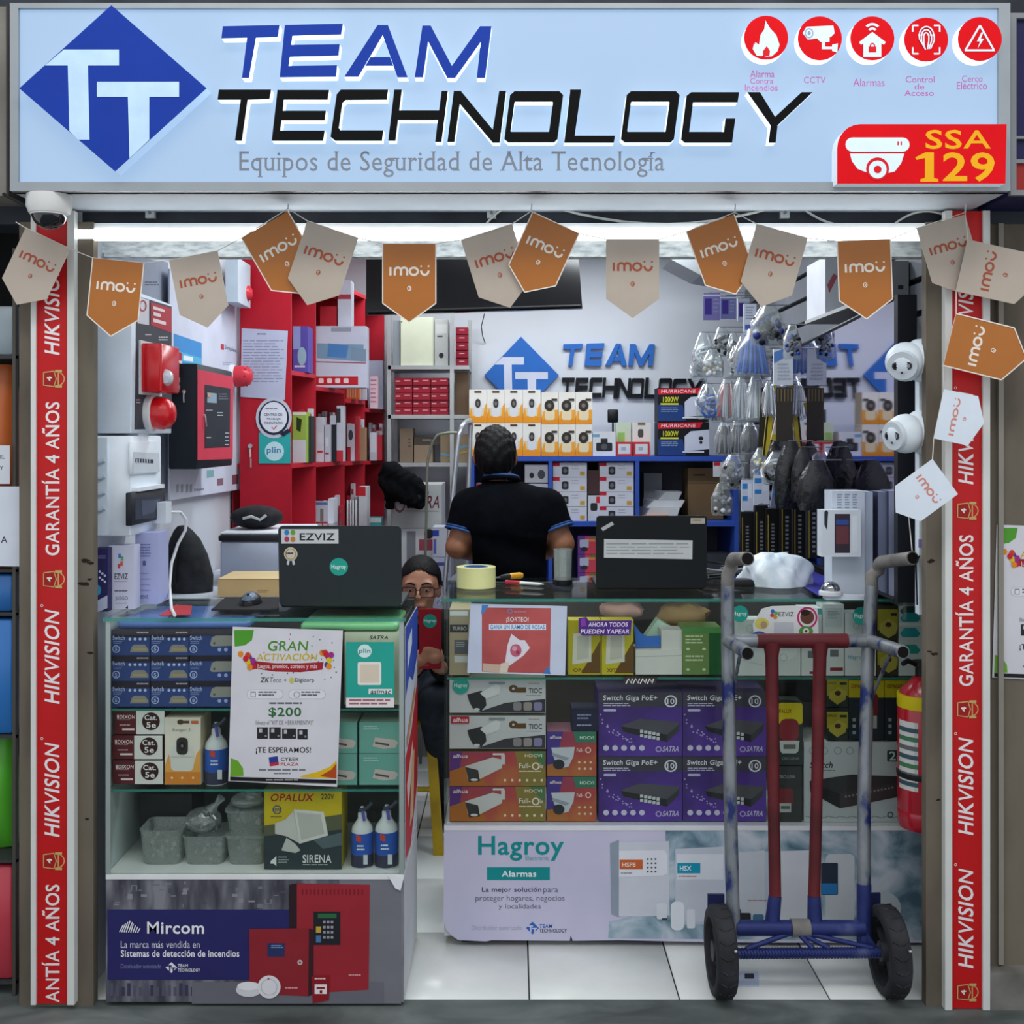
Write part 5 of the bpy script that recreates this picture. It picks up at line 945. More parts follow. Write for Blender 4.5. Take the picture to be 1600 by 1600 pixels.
# tall demonstration cabinet with alarm devices
XC = -1.04
dc = thing('alarm_demo_cabinet', (XC - .05, 3.15, zof(677, 3.015)), 'grey wall cabinet carrying a red strobe and a red sounder', 'cabinet')
wbx('cabinet_body', 205, 268, 452, 677, XC, .099, '#dbe6f2', None, None, parent=dc, r=.004)
mb = MB(); a = Art(mb, XP(XC), .0008)
a.p([(213, 462), (268, 479), (268, 670), (210, 671)], '#3d4049'); a.p([(214, 463), (232, 469), (232, 508), (214, 505)], '#d9dbe2'); a.p([(235, 472), (267, 482), (267, 520), (235, 508)], '#b8303e'); a.ring(222, 478, 6, 9, 2, '#b8303e'); a.p([(238, 478), (256, 484), (256, 488), (238, 483)], '#ecdcde'); a.p([(238, 487), (250, 491), (250, 496), (238, 493)], '#ecdcde'); a.p([(238, 497), (258, 503), (258, 508), (238, 503)], '#ecdcde')
a.lines(226, 522, 238, 526, 1, '#c9ccd2'); a.lines(247, 526, 264, 534, 2, '#c9ccd2'); a.lines(212, 624, 219, 632, 2, '#c9ccd2'); mb.build('print', dc)
RDV = M('#d8141f', .25, spec=.6)
Ya, Yb = F * XC / (214 - HX), F * XC / (236 - HX)
st = MB().bbox(XC + .001, XC + .062, Ya + .02, Yb + .07, zof(612, Ya + .02), zof(536, Ya + .02), RDV, .008).build('strobe_body', dc); MB().box(XC, XC + .006, Ya + .012, Yb + .08, zof(616, Ya + .01), zof(531, Ya + .01), M('#e4e7ea', .4)).build('strobe_plate', dc)
c = Vector((XC + .062, Ya + .055, zof(590, Ya + .055))); MB().lathe([(.024, 0), (.024, .006), (.016, .018), (.006, .02)], c, M('#dfe6ee', .1, spec=.8), (1, 0, 0), 6).build('strobe_lens', st)
c = Vector((XC, 3.155, zof(646, 3.155))); s_ = MB().lathe([(.052, 0), (.052, .016), (.046, .02)], c, M('#e6e8ea', .4), (1, 0, 0), 28).build('sounder_base', dc); MB().lathe([(.046, .02), (.046, .045), (.040, .062), (.026, .074), (.0001, .078)], c, RDV, (1, 0, 0), 28).build('sounder_dome', s_)
mb = MB()
for k in range(3): t = k * 2.1 + .6; mb.lathe([(.004, 0), (.004, .0012)], c + Vector((.0735, .022 * math.cos(t), .022 * math.sin(t))), M('#5a0a10', .6), (1, 0, 0), 8)
tag(mb.build('sound_holes', s_), kind='stuff')
c = Vector((XC + .004, 3.30, zof(646, 3.30))); MB().lathe([(.043, -.003), (.043, .003)], c, M('#d5d9e0', .4), (1, 0, 0), 24).build('round_plate', dc)
# breaker enclosure
be = thing('breaker_box', (XC - .05, 3.15, zof(840, 3.01)), 'white plastic breaker enclosure with one dark flip cover on the left wall', 'box')
wbx('enclosure_body', 204, 252, 681, 838, XC, .099, '#e2ecf5', None, None, parent=be, r=.006)
MB().box(XC - .0985, XC - .062, 3.002, 3.012, zof(836, 3.01), zof(684, 3.01), M('#cfdbe6', .4)).build('side_cover', be)
for y in (722, 747, 772, 797): MB().tube([(XC - .095, 3.001, zof(y, 3.0)), (XC - .078, 2.999, zof(y, 3.0)), (XC - .068, 3.001, zof(y - 3, 3.0))], .006, '#b4c4d2', 8).build('knockout', be)
fa = wbx('flip_cover', 206, 250, 690, 742, XC + .008, .010, '#dfe7ee', None, None, parent=be, r=.003, art=lambda a: (a.p([(208, 706), (248, 708), (247, 738), (208, 739)], '#cdd6de'), a.p([(211, 716), (239, 718), (239, 724), (211, 722)], '#3c4450'), [a.l([(213 + i * 4, 717), (213 + i * 4, 723)], 1.5, '#c9d0d6') for i in range(6)]))
wbx('dark_cover', 205, 259, 770, 822, XC + .014, .016, '#23262e', None, None, parent=be, r=.004, art=lambda a: (a.p([(211, 778), (254, 776), (254, 808), (211, 812)], '#343a4a'), a.p([(220, 782), (250, 780), (240, 800), (222, 806)], '#4a5266')))
MB().box(XC, XC + .02, 3.02, 3.24, zof(768, 3.02), zof(762, 3.02), M('#dfe7ee', .4)).build('cover_hood', be)
# white wall boards and panel
XBd = -1.117
def bd(a):
    a.p([(342, 537), (347, 538), (347, 547), (342, 546)], '#c0303f'); a.t('Simplex', 0, 0, 0, 0, '#55607a', 1, quad=((348, 538), (367, 545), (367, 553), (348, 547)))
    a.p([(268, 521), (312, 536), (312, 572), (268, 566)], '#3f8fd0'); a.p([(274, 548), (312, 560), (312, 572), (274, 563)], '#58b0d8'); a.p([(283, 555), (298, 558), (298, 565), (283, 563)], '#e6eef2')
    a.t('Simplex', 0, 0, 0, 0, '#4a5568', 1, quad=((300, 763), (316, 761), (316, 767), (300, 769)))
    for x in (272, 279, 287, 293): a.p([(x, 757), (x + 4, 756), (x + 4, 768), (x, 770)], '#9a9fae')
    a.p([(320, 735), (331, 734), (331, 745), (320, 747)], '#7fb0b4'); a.p([(336, 748), (346, 747), (346, 758), (336, 759)], '#8a6a78'); a.p([(360, 742), (369, 741), (369, 756), (360, 757)], '#7a4a5a'); a.lines(345, 566, 360, 572, 2, '#8fa0c0')
sheet('wall_board', XP(XBd), [(262, 420), (262, 782), (376, 764), (376, 470)], '#cfd3e4', 'large white printed board on the left wall behind the fire panel', 'board', None, bd, .006)
XF = -1.0
fp = thing('fire_alarm_unit', (XF - .045, 3.72, zof(735, 3.506)), 'black and red fire alarm control panel on the left wall', 'panel')
wbx('panel_body', 308, 363, 568, 733, XF, .092, '#20262f', None, None, parent=fp, r=.006)
mb = MB(); a = Art(mb, XP(XF), .0012)
a.p([(308, 577), (364, 589), (363, 717), (308, 719)], '#cf3a50'); a.p([(319, 601), (359, 607), (358, 698), (319, 700)], '#262b35'); a.p([(322, 613), (337, 615), (337, 630), (322, 629)], '#8fa3b4'); a.p([(322, 614), (326, 615), (326, 621), (322, 620)], '#d8a070'); a.lines(340, 615, 356, 626, 3, '#6f7886'); a.lines(320, 640, 334, 644, 1, '#9aa2ae'); a.lines(338, 644, 348, 652, 2, '#b9c0c8')
for y in (676, 682, 688, 694): a.lines(350, y, 357, y + 3, 1, '#c9ced6')
a.lines(321, 683, 329, 686, 1, '#c9ced6'); mb.build('print', fp)
for k, (x, y) in enumerate(((294, 640), (318, 660))):
    c = Plane((XF, 0, 0), (1, 0, 0)).at(318, 650) if k else Vector((XF - .04, 3.505, zof(612, 3.5)))
    MB().lathe([(.006, 0), (.006, .006)], c, M('#c9ccd0', .3, .8), (1, 0, 0) if k else (0, -1, 0), 10).tube([c + Vector((.008 * k, -.007, 0)), c + Vector((.01 * k, -.009, -.018)), c + Vector((.01 * k, -.006 + .006 * k, -.034))], .0025, M('#c9ccd0', .3, .8), 6).build('key', fp)
ps = wbx('pull_station', 271, 284, 548, 611, -1.055, .06, '#b3202c', 'narrow red and white pull station between strobe and fire panel', 'alarm', None, lambda a: (a.p([(272, 561), (284, 564), (284, 598), (272, 596)], '#e1dcdc'), a.p([(274, 566), (282, 568), (282, 590), (274, 588)], '#2b2b30'), a.p([(273, 601), (284, 603), (284, 609), (273, 607)], '#e1dcdc')))
def horn(x, y, Y, r, label, X=-1.117):
    c = Vector((X, Y, zof(y, Y))); t = thing('horn_sounder', c, label, 'alarm', 'round red horns')
    MB().lathe([(r * 1.1, 0), (r * 1.1, .014), (r, .018)], c, M('#e0e3e8', .4), (1, 0, 0), 24).build('mount', t); MB().lathe([(r, .018), (r * .98, .05), (r * .8, .075), (r * .4, .085), (.0001, .086)], c, M('#d43a48', .3), (1, 0, 0), 24).build('horn_dome', t)
    mb = MB()
    for k in range(8): q = 2 * math.pi * k / 8; mb.ball(c + Vector((.062, r * .8 * math.cos(q), r * .8 * math.sin(q))), .007, M('#b52a38', .4), 6, 4)
    tag(mb.build('horn_ribs', t), kind='stuff')
horn(378, 588, 4.36, .042, 'round red horn on the end of the white wall board', -1.11); horn(380, 458, 4.36, .035, 'small white and red horn high beside the red end panel', -1.11)
bx('ceiling_carton', 352, 402, 372, 472, 4.2, .2, '#c3cfda', 'pale narrow carton high on the left wall behind the cream flag', 'box')
o = sheet('wall_poster', XP(-1.136), [(160, 395), (160, 455), (262, 500), (262, 410)], '#8f97a8', 'grey product poster at the top of the left wall', 'poster', None, lambda a: (a.p([(198, 430), (203, 431), (203, 460), (198, 459)], '#2b3350'), a.p([(212, 425), (218, 427), (216, 450), (212, 449)], '#5f7a6a'), a.lines(225, 440, 250, 448, 2, '#4a4f60')))
# product boxes on the counter end
ZC = LZT + .0008; LIM[0] = (ZC, 9)
bx('alarm_kit_box', 149, 856, 169, 967, 2.99, .03, '#2e2a5c', 'dark violet box at the wall end of the left counter', 'box', None, lambda a: (a.lines(151, 868, 166, 874, 2, '#8f8cc4'), [a.e(156 + (i % 3) * 4, 893 + i * 3.2, 2, 2, '#c9d3ea', 8) for i in range(6)], a.p([(149, 940), (168, 930), (168, 950), (149, 958)], '#b9c3dc'), a.e(153, 922, 5, 8, '#3f9ac4')))
def ezb(a):
    for x, y, c in ((187, 868, '#3f7ac8'), (191, 872, '#58a86a'), (186, 884, '#c24a5a'), (190, 880, '#d0604a')): a.r(x - 2, y - 3, x + 2, y + 4, c)
    a.t('EZVIZ', 179, 896, 200, 905, '#4a4c58', 1); a.lines(179, 908, 199, 910, 1, '#9a9cb0'); a.lines(179, 922, 201, 927, 1, '#6a6c7c'); a.t('JUEGO', 180, 932, 200, 939, '#6a6c7c'); a.lines(180, 942, 200, 944, 1, '#6a6c7c'); a.p([(196, 950), (200, 946), (200, 951)], '#333')
bx('camera_kit_box', 170, 852, 210, 955, 3.03, .05, '#c9cce0', 'white camera kit box with coloured logo at the wall end of the counter', 'box', None, ezb)
bx('camera_kit_box', 211, 832, 248, 944, 3.10, .09, '#a7aed6', 'lilac camera kit box with fine print beside the white one', 'box', None, lambda a: (a.lines(216, 850, 236, 872, 5, '#6f78b0'), a.lines(216, 895, 236, 930, 4, '#8a92c2', .2), a.t('EZVIZ', 220, 930, 232, 935, '#4a4c78', 1), a.rr(223, 876, 228, 884, 2, '#5a6096')))
LIM[0] = None
# low cabinet behind the counter, with printer, cardboard box, bags
tag(MB().box(-1.13, -.62, 3.42, 4.25, 0, .985, M('#c6cdd8', .5)).box(-1.12, -.63, 3.414, 3.42, .05, .96, M('#d3d9e2', .5)).build('low_cabinet'), 'low white cabinet hidden behind the left counter', 'cabinet')
LIM[0] = (.9855, 9)
bx('cardboard_box', 340, 904, 450, 933, 3.5, .2, '#c4a877', 'flat tan cardboard box behind the laptop', 'box', None, lambda a: (a.l([(340, 905), (450, 905)], .8, '#9a8050'), a.lines(402, 922, 420, 927, 2, '#8a744c')), '#d8c08e')
pr = thing('printer', (xof(395, 3.85), 3.95, .9855), 'white printer with black lid behind the cardboard box', 'printer')
A, B = P(343, 912, 3.8), P(470, 846, 3.8); MB().bbox(A.x, B.x, 3.8, 4.15, .986, B.z, M('#b9c4dc', .45), .012).build('printer_body', pr); MB().bbox(A.x - .004, B.x, 3.79, 4.16, B.z, B.z + .022, M('#22252c', .4), .01).build('scanner_lid', pr); MB().bbox(A.x, B.x, 3.8, 4.15, B.z + .022, B.z + .032, M('#dfe5ec', .4), .008).build('top_tray', pr)
zb_ = B.z + .033
t = thing('black_pouch', (xof(396, 3.9), 3.95, zb_), 'black soft pouch with white cable on top of the printer', 'pouch')
mb = MB(); cc = Vector((xof(396, 3.9), 3.95, zb_ + .04)); mb.ball(cc, (.095, .08, .042), ramp_mat('black_fabric', [(.3, '#101114'), (.7, '#24262b')], 30, 4, .85), 18, 10); mb.build('pouch_body', t)
MB().tube([cc + Vector((-.03, -.078, .0)), cc + Vector((0, -.082, .008)), cc + Vector((.03, -.08, -.004)), cc + Vector((.05, -.072, .012))], .005, '#b9bcc0', 8).build('cable_plug', t)
# black backpack and white lead
t = thing('black_backpack', (xof(288, 3.6), 3.62, .9855), 'tall black backpack leaning on the left wall behind the counter', 'bag')
BF = ramp_mat('backpack_cloth', [(.3, '#17191c'), (.7, '#2b2e33')], 25, 5, .85)
rs = []; 
for z_, wd, cx in ((0, .078, 0), (.05, .080, 0), (.12, .066, -.006), (.17, .048, -.014), (.2, .03, -.02), (.215, .012, -.024)): rs.append([(xof(290, 3.6) + cx + wd * math.cos(q), 3.64 + .06 * math.sin(q) * (1 if z_ < .18 else .5), .986 + z_) for q in (2 * math.pi * k / 16 for k in range(16))])
MB().add(sum(rs, []), [(i * 16 + q, i * 16 + (q + 1) % 16, (i + 1) * 16 + (q + 1) % 16, (i + 1) * 16 + q) for i in range(5) for q in range(16)] + [tuple(range(80, 96))], BF, True).build('bag_body', t)
MB().tube([(xof(275, 3.56), 3.575, 1.17), (xof(272, 3.56), 3.566, 1.1), (xof(270, 3.56), 3.572, 1.02)], .009, '#101113', 8).build('strap', t)
tag(MB().tube([P(264, 800, 3.3), P(282, 800, 3.34), P(291, 812, 3.36), P(290, 828, 3.36), P(278, 850, 3.36), P(268, 880, 3.32), P(265, 915, 3.28), PZ(268, 952, 1.0255), PZ(273, 961, 1.0255)], .0045, '#dfe3e6', 8).build('white_lead'), 'white power lead drooping from the wall socket onto the counter', 'cable')
wbx('wall_socket', 259, 268, 785, 818, -1.0, .139, '#cdd6de', 'pale socket box at the bottom of the breaker enclosure', 'socket')

# ================================================================== red shelving
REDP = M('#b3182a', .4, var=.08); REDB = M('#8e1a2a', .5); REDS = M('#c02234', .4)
A_, B_ = Vector((xof(456, 4.46), 4.46, 0)), Vector((xof(601, 5.9), 5.9, 0))
fs = lambda s: A_.lerp(B_, s); XW = -1.132
ru = thing('red_shelf_unit', (-1.0, 5.2, 0), 'red shelving along the left wall full of small white cartons', 'shelving')
MB().box(xof(377, 4.46), A_.x, 4.44, 4.46, 0, zof(405, 4.46), REDP).build('end_panel', ru)
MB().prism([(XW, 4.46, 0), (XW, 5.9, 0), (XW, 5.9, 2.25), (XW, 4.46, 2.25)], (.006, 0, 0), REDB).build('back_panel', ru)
SS = (0, .21, .5, .74, 1); BZ = ((1.762, 1.385, 1.0, 2.14), (1.712, 1.38, 1.0, 2.14), (1.672, 1.375, 1.0, 2.2), (1.635, 1.37, 1.0, 2.2))
for i in range(4):
    p, q = fs(SS[i]), fs(SS[i + 1])
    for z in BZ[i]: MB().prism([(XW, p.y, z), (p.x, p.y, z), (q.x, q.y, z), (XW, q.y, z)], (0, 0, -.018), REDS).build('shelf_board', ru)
for s in SS[1:]:
    p = fs(s); MB().box(XW, p.x - .002, p.y - .009, p.y + .009, .0, 2.2, REDS).build('divider', ru)
LIM[0] = None
def rb(x0, y0, x1, y1, Y, dep, col, label, art=None, z=None, name='small_box'):
    """carton standing on a board of the red unit"""
    a, b = P(x0, y1, Y), P(x1, y0, Y); z0 = z if z else a.z; h = b.z - a.z
    o = MB().box(a.x, b.x, Y, Y + dep, z0 + .001, z0 + .001 + h, M(col)).build(name); tag(o, label, 'box', 'cartons on the red shelving')
    if art: mb = MB(); art(Art(mb, Local((a.x, Y, z0 + .001 + h), (b.x - a.x, 0, 0), (0, 0, -h)))); mb.build('print', o)
    return o
def camp(a): a.rr(.2, .35, .8, .6, .08, '#d9dbe2'); a.r(.15, .75, .85, .8, '#c8323f')
rb(458, 508, 481, 580, 4.62, .12, '#5a4fa6', 'violet box on the upper red shelf nearest the end panel', lambda a: (a.r(0, 0, .5, .5, '#8f9ad0'), a.e(.6, .65, .3, .2, '#8fb0c0'), a.lines(.1, .85, .9, .95, 1, '#c9c6ea')), 1.762)
def nvr(a):
    a.r(.3, .02, .7, .09, '#9a9fae'); a.p([(.02, .28), (.95, .30), (.95, .58), (.02, .52)], '#7fa0bc'); a.p([(.25, .28), (.65, .32), (.6, .52), (.22, .5)], '#4f86c4'); a.p([(.7, .34), (1, .38), (1, .58), (.7, .54)], '#7f97ae'); a.l([(0, .58), (1, .60)], .015, '#b03a58'); a.r(0, .82, .84, .96, '#c8202f')
    for x in (.05, .22, .38, .55): a.rr(x, .85, x + .1, .93, .02, '#f0dede')
rb(494, 508, 572, 604, 4.93, .10, '#ccd0e2', 'large white recorder carton with blue picture sticking out of the red shelving', nvr, 1.712, 'recorder_carton')
rb(528, 430, 548, 505, 5.02, .1, '#d0d3e0', 'white box standing on the recorder carton', lambda a: a.r(0, .3, 1, .4, '#b03a4a'), 1.712 + .2745)
rb(500, 470, 526, 504, 5.02, .1, '#b8202f', 'red box lying on the recorder carton', None, 1.712 + .2745)
LST = [(457, 641, 478, 720, 4.6, .1, '#9ab84e', 'green and white carton on the lower red shelf by the end panel', lambda a: (a.r(0, .55, 1, 1, '#c9ccd4'), a.p([(.3, .1), (.7, .15), (.6, .4), (.3, .35)], '#2a3a1c'), a.r(0, 0, 1, .06, '#dfe3d4')), 1.385),
       (479, 648, 486, 720, 4.66, .1, '#2c3234', 'thin black carton beside the green one', None, 1.385), (494, 650, 506, 720, 4.95, .08, '#d3d6e2', 'white carton in the second lower bay, leftmost', camp, 1.38), (507, 662, 515, 720, 4.95, .08, '#c6c9d8', 'slim white carton in the second lower bay', camp, 1.38),
       (516, 640, 525, 712, 5.0, .08, '#23242a', 'black carton in the second lower bay', lambda a: a.r(0, 0, 1, .2, '#b7bac4'), 1.38), (526, 633, 536, 720, 5.02, .08, '#cdd0dc', 'tall white carton at the post of the second lower bay', lambda a: (a.r(0, .05, .6, .3, '#3a3a40'), a.r(0, .8, 1, 1, '#c8323f')), 1.38),
       (542, 662, 554, 720, 5.3, .08, '#d9dbe6', 'white turret camera carton in the third lower bay', lambda a: (a.e(.5, .3, .3, .14, '#4a4c54'), a.r(0, .62, .5, 1, '#b82a38')), 1.375), (555, 650, 560, 720, 5.3, .08, '#c33a46', 'red edged slim carton in the third lower bay', None, 1.375), (562, 668, 570, 720, 5.35, .08, '#a88a6a', 'tan slim carton in the third lower bay', None, 1.375),
       (578, 676, 588, 720, 5.62, .08, '#d0d3de', 'white carton in the last lower bay', lambda a: a.r(0, .7, 1, 1, '#b9bcc8'), 1.37), (589, 680, 597, 720, 5.66, .08, '#b82a38', 'red carton in the last lower bay', None, 1.37),
       (541, 606, 560, 632, 5.28, .08, '#d8703c', 'orange striped packs on the third upper board', lambda a: [a.r(.1 + i * .2, .05, .2 + i * .2, .9, '#e0b090') for i in range(4)], 1.672),
       (578, 590, 590, 640, 5.6, .08, '#d5b8c4', 'rosy white carton on the last upper board', lambda a: a.lines(.1, .1, .9, .9, 6, '#a86a84', .3), 1.635), (575, 552, 598, 628, 5.76, .08, '#bcc3dc', 'large pale carton on the last upper board', None, 1.635),
       (458, 786, 482, 822, 4.62, .1, '#d6dae6', 'white box with blue cap on the bottom red shelf', lambda a: a.r(0, .1, .4, .4, '#3f6fc4'), 1.04), (484, 786, 520, 822, 4.95, .1, '#d0d2da', 'white packs with red tips on the bottom red shelf', lambda a: [a.r(.05 + i * .24, .0, .1 + i * .24, 1, '#c23a48') for i in range(4)], 1.0),
       (486, 752, 512, 785, 4.95, .1, '#c9ccda', 'jar-shaped white pack above the red tipped packs', lambda a: (a.r(0, .0, 1, .12, '#5a7ab8'), a.r(.1, .3, .3, .9, '#8a8078'), a.r(.55, .3, .75, .9, '#8a8078'), a.r(0, .92, 1, 1, '#c23a48')), 1.1035),
       (513, 748, 522, 786, 4.97, .1, '#dfe2ec', 'tall white pack beside the jar-shaped pack', None, 1.1035), (560, 742, 574, 822, 5.36, .1, '#d8dbe2', 'tall white pack with red corner in the bottom bay', lambda a: a.r(0, .0, .8, .18, '#d02a34'), 1.0), (576, 792, 596, 816, 5.62, .1, '#48a8ae', 'teal box in the last bottom bay', lambda a: a.r(0, 0, 1, .3, '#cfe0e0'), 1.04)]
for x0, y0, x1, y1, Y, d, c, l, ar, z in LST:
    if z == 1.04 and x0 == 458: z = 1.0
    if z == 1.04: z = 1.0
    rb(x0, y0, x1, y1, Y, d, c, l, ar, z)
for i in range(4):
    x = 543 + i * 4.2; p = P(x, 822, 5.3); tag(MB().lathe([(.004, 0), (.0045, .002), (.0045, .185), (.003, .188)], (p.x, 5.3 + .01 * (i % 2), 1.001), M('#e0e2ea', .4), n=10).build('white_rod'), ('first', 'second', 'third', 'fourth')[i] + ' white rod from the left standing in the bottom red bay', 'rod', 'white rods in the red shelving')
ordn = ('first', 'second', 'third', 'fourth', 'fifth', 'sixth', 'seventh', 'eighth')
rgx = random.Random(21)
for bay, x0, x1, Y, z, n, hmax, where in ((0, 459, 489, 4.72, 2.14 - .3, 0, .2, ''), (1, 497, 533, 5.10, 1.38, 6, .24, 'behind the second lower bay row'), (2, 542, 568, 5.46, 1.375, 5, .22, 'behind the third lower bay row'), (3, 576, 598, 5.76, 1.37, 4, .2, 'behind the last lower bay row'), (0, 459, 488, 4.70, 1.385, 4, .24, 'behind the green carton row'),
                                        (1, 496, 536, 5.1, 1.0, 6, .24, 'at the back of the bottom second bay'), (2, 542, 572, 5.46, 1.0, 5, .26, 'at the back of the bottom third bay'), (2, 542, 572, 5.40, 1.672, 5, .2, 'on the third upper board'), (3, 576, 598, 5.80, 1.635, 0, .2, '')):
    x = x0
    for k in range(n):
        wd = (x1 - x0) / n * rgx.uniform(.75, 1.0); h = hmax * rgx.uniform(.7, 1.0); c = rgx.choice(('#d6d9e4', '#c9ccd8', '#dfe2ea', '#c3c6d4', '#b92a3a', '#d0d3dc')); ym = 700
        rb(x, ym - h * F / Y, x + wd, ym, Y, .06, c, f'{ordn[k]} slim carton {where}', (lambda a: (a.r(.1, .1, .9, .2, '#b03a48'), a.rr(.25, .35, .75, .6, .1, '#5a5d66'))) if k % 2 else (lambda a: a.lines(.2, .15, .8, .8, 5, '#9a9eb0', .3)), z); x += (x1 - x0) / n
# notices on the end panel
pe = FP(4.44)
sheet('notice_sheet', pe, [(378, 513), (376, 620), (445, 625), (450, 517)], '#b9bdd4', 'printed notice in a clear sleeve on the red end panel', 'notice', None, lambda a: (a.lines(402, 521, 420, 525, 1, '#5a5f78'), a.lines(380, 532, 444, 600, 15, '#8a8fa8', .3, .15)), .002)
def rsk(a): a.e(428, 653, 24, 27, '#23283a'); a.e(428, 652, 21, 24, '#dfe1ea'); a.t('CENTRO DE', 413, 646, 441, 650, '#33384a', 1); a.t('TRABAJO', 417, 653, 439, 657, '#33384a', 1); a.t('ORIENTADO', 413, 659, 442, 663, '#33384a', 1); a.lines(415, 638, 440, 641, 1, '#6a7084'); a.l([(425, 667), (428, 671), (433, 665)], 1.6, '#c03040'); a.p([(437, 678), (450, 670), (455, 674), (443, 682)], '#23283a')
sheet('work_centre_sticker', pe, [(428 + 28 * math.cos(i * math.pi / 12), 653 + 32 * math.sin(i * math.pi / 12)) for i in range(24)], '#c3c6d2', 'round white magnifier sticker on the red end panel', 'sticker', None, rsk, .003)
sheet('payment_sign', pe, q4(405, 676, 454, 724), '#2ea6a4', 'square teal payment sign below the round sticker', 'sign', None, lambda a: (a.e(429, 705, 15, 15, '#c3e2e6'), a.t('plin', 417, 698, 439, 711, '#3a7aa0', 1)), .002)
t = thing('hanging_keys', P(391, 735, 4.43), 'small keys hanging from the lock of the red end panel', 'keys'); c = P(391, 697, 4.43)
MB().lathe([(.009, 0), (.009, .012)], c + Vector((0, -.004, 0)), M('#c9c9cc', .3, .8), (0, 1, 0), 12).build('lock', t); MB().tube([c + Vector((0, -.006, -.01)), c + Vector((.002, -.006, -.045))], .004, M('#d6d0c6', .4, .5), 8).tube([c + Vector((.004, -.006, -.05)), c + Vector((.004, -.006, -.085))], .003, M('#b9b9bc', .3, .8), 6).build('key', t)
# ================================================================== steel rack in the back corner
YK = 5.62
rk = thing('steel_rack', (-.46, 5.78, 0), 'grey steel rack in the back corner loaded with red boxes and cartons', 'rack')
STL = M('#b4b7b8', .4, .5)
RX = (xof(606, YK), xof(733, YK)); zr = [zof(y, YK) for y in (571, 648, 723)] + [.55]
for z in zr: MB().box(RX[0], RX[1], YK, 5.98, z - .02, z, STL).build('rack_shelf', rk)
for x, y in ((RX[0] - .004, YK), (RX[0] - .004, 5.95), (xof(703, YK), YK - .004), (RX[1] - .02, 5.95)): MB().box(x, x + .02, y, y + .025, 0, 2.12, STL).build('post', rk)
def kb(x0, y0, x1, y1, Y, dep, col, label, art=None, z=0, name='carton', group=None, cat='box'):
    a, b = P(x0, y1, Y), P(x1, y0, Y); zb = z + .001; h = b.z - a.z
    o = MB().box(a.x, b.x, Y, Y + dep, zb, zb + h, M(col)).build(name); tag(o, label, cat, group)
    if art: mb = MB(); art(Art(mb, Local((a.x, Y, zb + h), (b.x - a.x, 0, 0), (0, 0, -h)))); mb.build('print', o)
    return o
kb(626, 493, 678, 569, YK + .03, .2, '#c9cfb8', 'pale green metal cabinet on the top rack shelf', lambda a: (a.r(.97, 0, 1, 1, '#a4ab98'), a.e(.03, .1, .02, .015, '#444')), zr[0], 'metal_cabinet')
kb(679, 497, 700, 569, YK + .03, .2, '#a9adab', 'grey device with round port on the top rack shelf', lambda a: (a.e(.5, .78, .18, .06, '#26282a'), a.r(.2, .35, .6, .38, '#33363a'), a.r(.1, .1, .9, .3, '#bcc0bd')), zr[0], 'power_unit')
kb(614, 498, 625, 569, YK + .05, .2, '#8d949b', 'narrow grey carton at the end of the top rack shelf', None, zr[0])
r0 = None
for i in range(5):
    lb = 'dark red box in the single column on the top rack shelf, ' + ('lowest', 'second from below', 'middle', 'second from top', 'topmost')[i]
    if r0 is None: r0 = kb(712, 558, 731, 569, YK + .02, .12, '#7e1428', lb, lambda a: a.lines(.3, .35, .8, .6, 1, '#d9a9b4'), zr[0], 'red_box', 'single column of red boxes'); hh = .0005 + (569 - 558) * (YK + .02) / F
    else: dup(r0, (0, 0, (hh + .0035) * i), lb)
q0 = None
for c in range(3):
    for r in range(5):
        lb = f'small red carton on the middle rack shelf, {("first", "second", "third")[c]} column, ' + ('lowest', 'second', 'third', 'fourth', 'topmost')[r] + ' row'
        if q0 is None: q0 = kb(617, 636, 644, 647, YK + .02, .12, '#8f1a2c', lb, lambda a: (a.lines(.05, .4, .4, .75, 1, '#e0b3bc'), a.lines(.55, .3, .95, .6, 1, '#d59aa6')), zr[1], 'red_box', 'small red cartons on the rack'); hq = .0005 + 11 * (YK + .02) / F
        else: dup(q0, (28.2 * c * (YK + .02) / F, .006 * (r % 2), (hq + .0015) * r), lb)
kb(711, 579, 732, 646, YK + .04, .15, '#5d4a38', 'brown carton on the middle rack shelf beside the post', None, zr[1])
kb(625, 668, 645, 721, YK + .03, .15, '#7b6a5a', 'tall brown carton on the lower rack shelf', lambda a: a.lines(.6, .3, .9, .6, 3, '#5a4a3c'), zr[2]); kb(647, 694, 676, 721, YK + .03, .15, '#8a7864', 'low brown carton on the lower rack shelf', None, zr[2]); kb(647, 660, 690, 673, YK + .05, .15, '#4f4a44', 'flat dark carton lying above the low brown carton', lambda a: a.lines(.3, .3, .7, .7, 1, '#9a948a'), zr[2] + .0885, 'flat_carton'); kb(688, 677, 732, 721, YK + .03, .15, '#8a7a62', 'brown carton with blue wave at the end of the lower rack shelf', lambda a: (a.l([(0, .7), (.3, .75), (.6, .5), (1, .4)], .08, '#5f93ae'), a.l([(.3, .9), (.6, .7), (1, .6)], .05, '#b0a04a')), zr[2])
# teal and cream cartons high on the last red bay
for n, (x0, y0, x1, y1, c, l) in enumerate(((567, 482, 578, 507, '#1f8f80', 'teal carton on top of the last red bay'), (579, 486, 588, 512, '#c3c7a6', 'cream carton on top of the last red bay'), (589, 490, 597, 520, '#a83a4a', 'dark pink carton on top of the last red bay'))):
    a_, b_ = P(x0, y1, 5.6 + n * .08), P(x1, y0, 5.6 + n * .08); z0 = 1.9 if 0 else 2.2; h = b_.z - a_.z
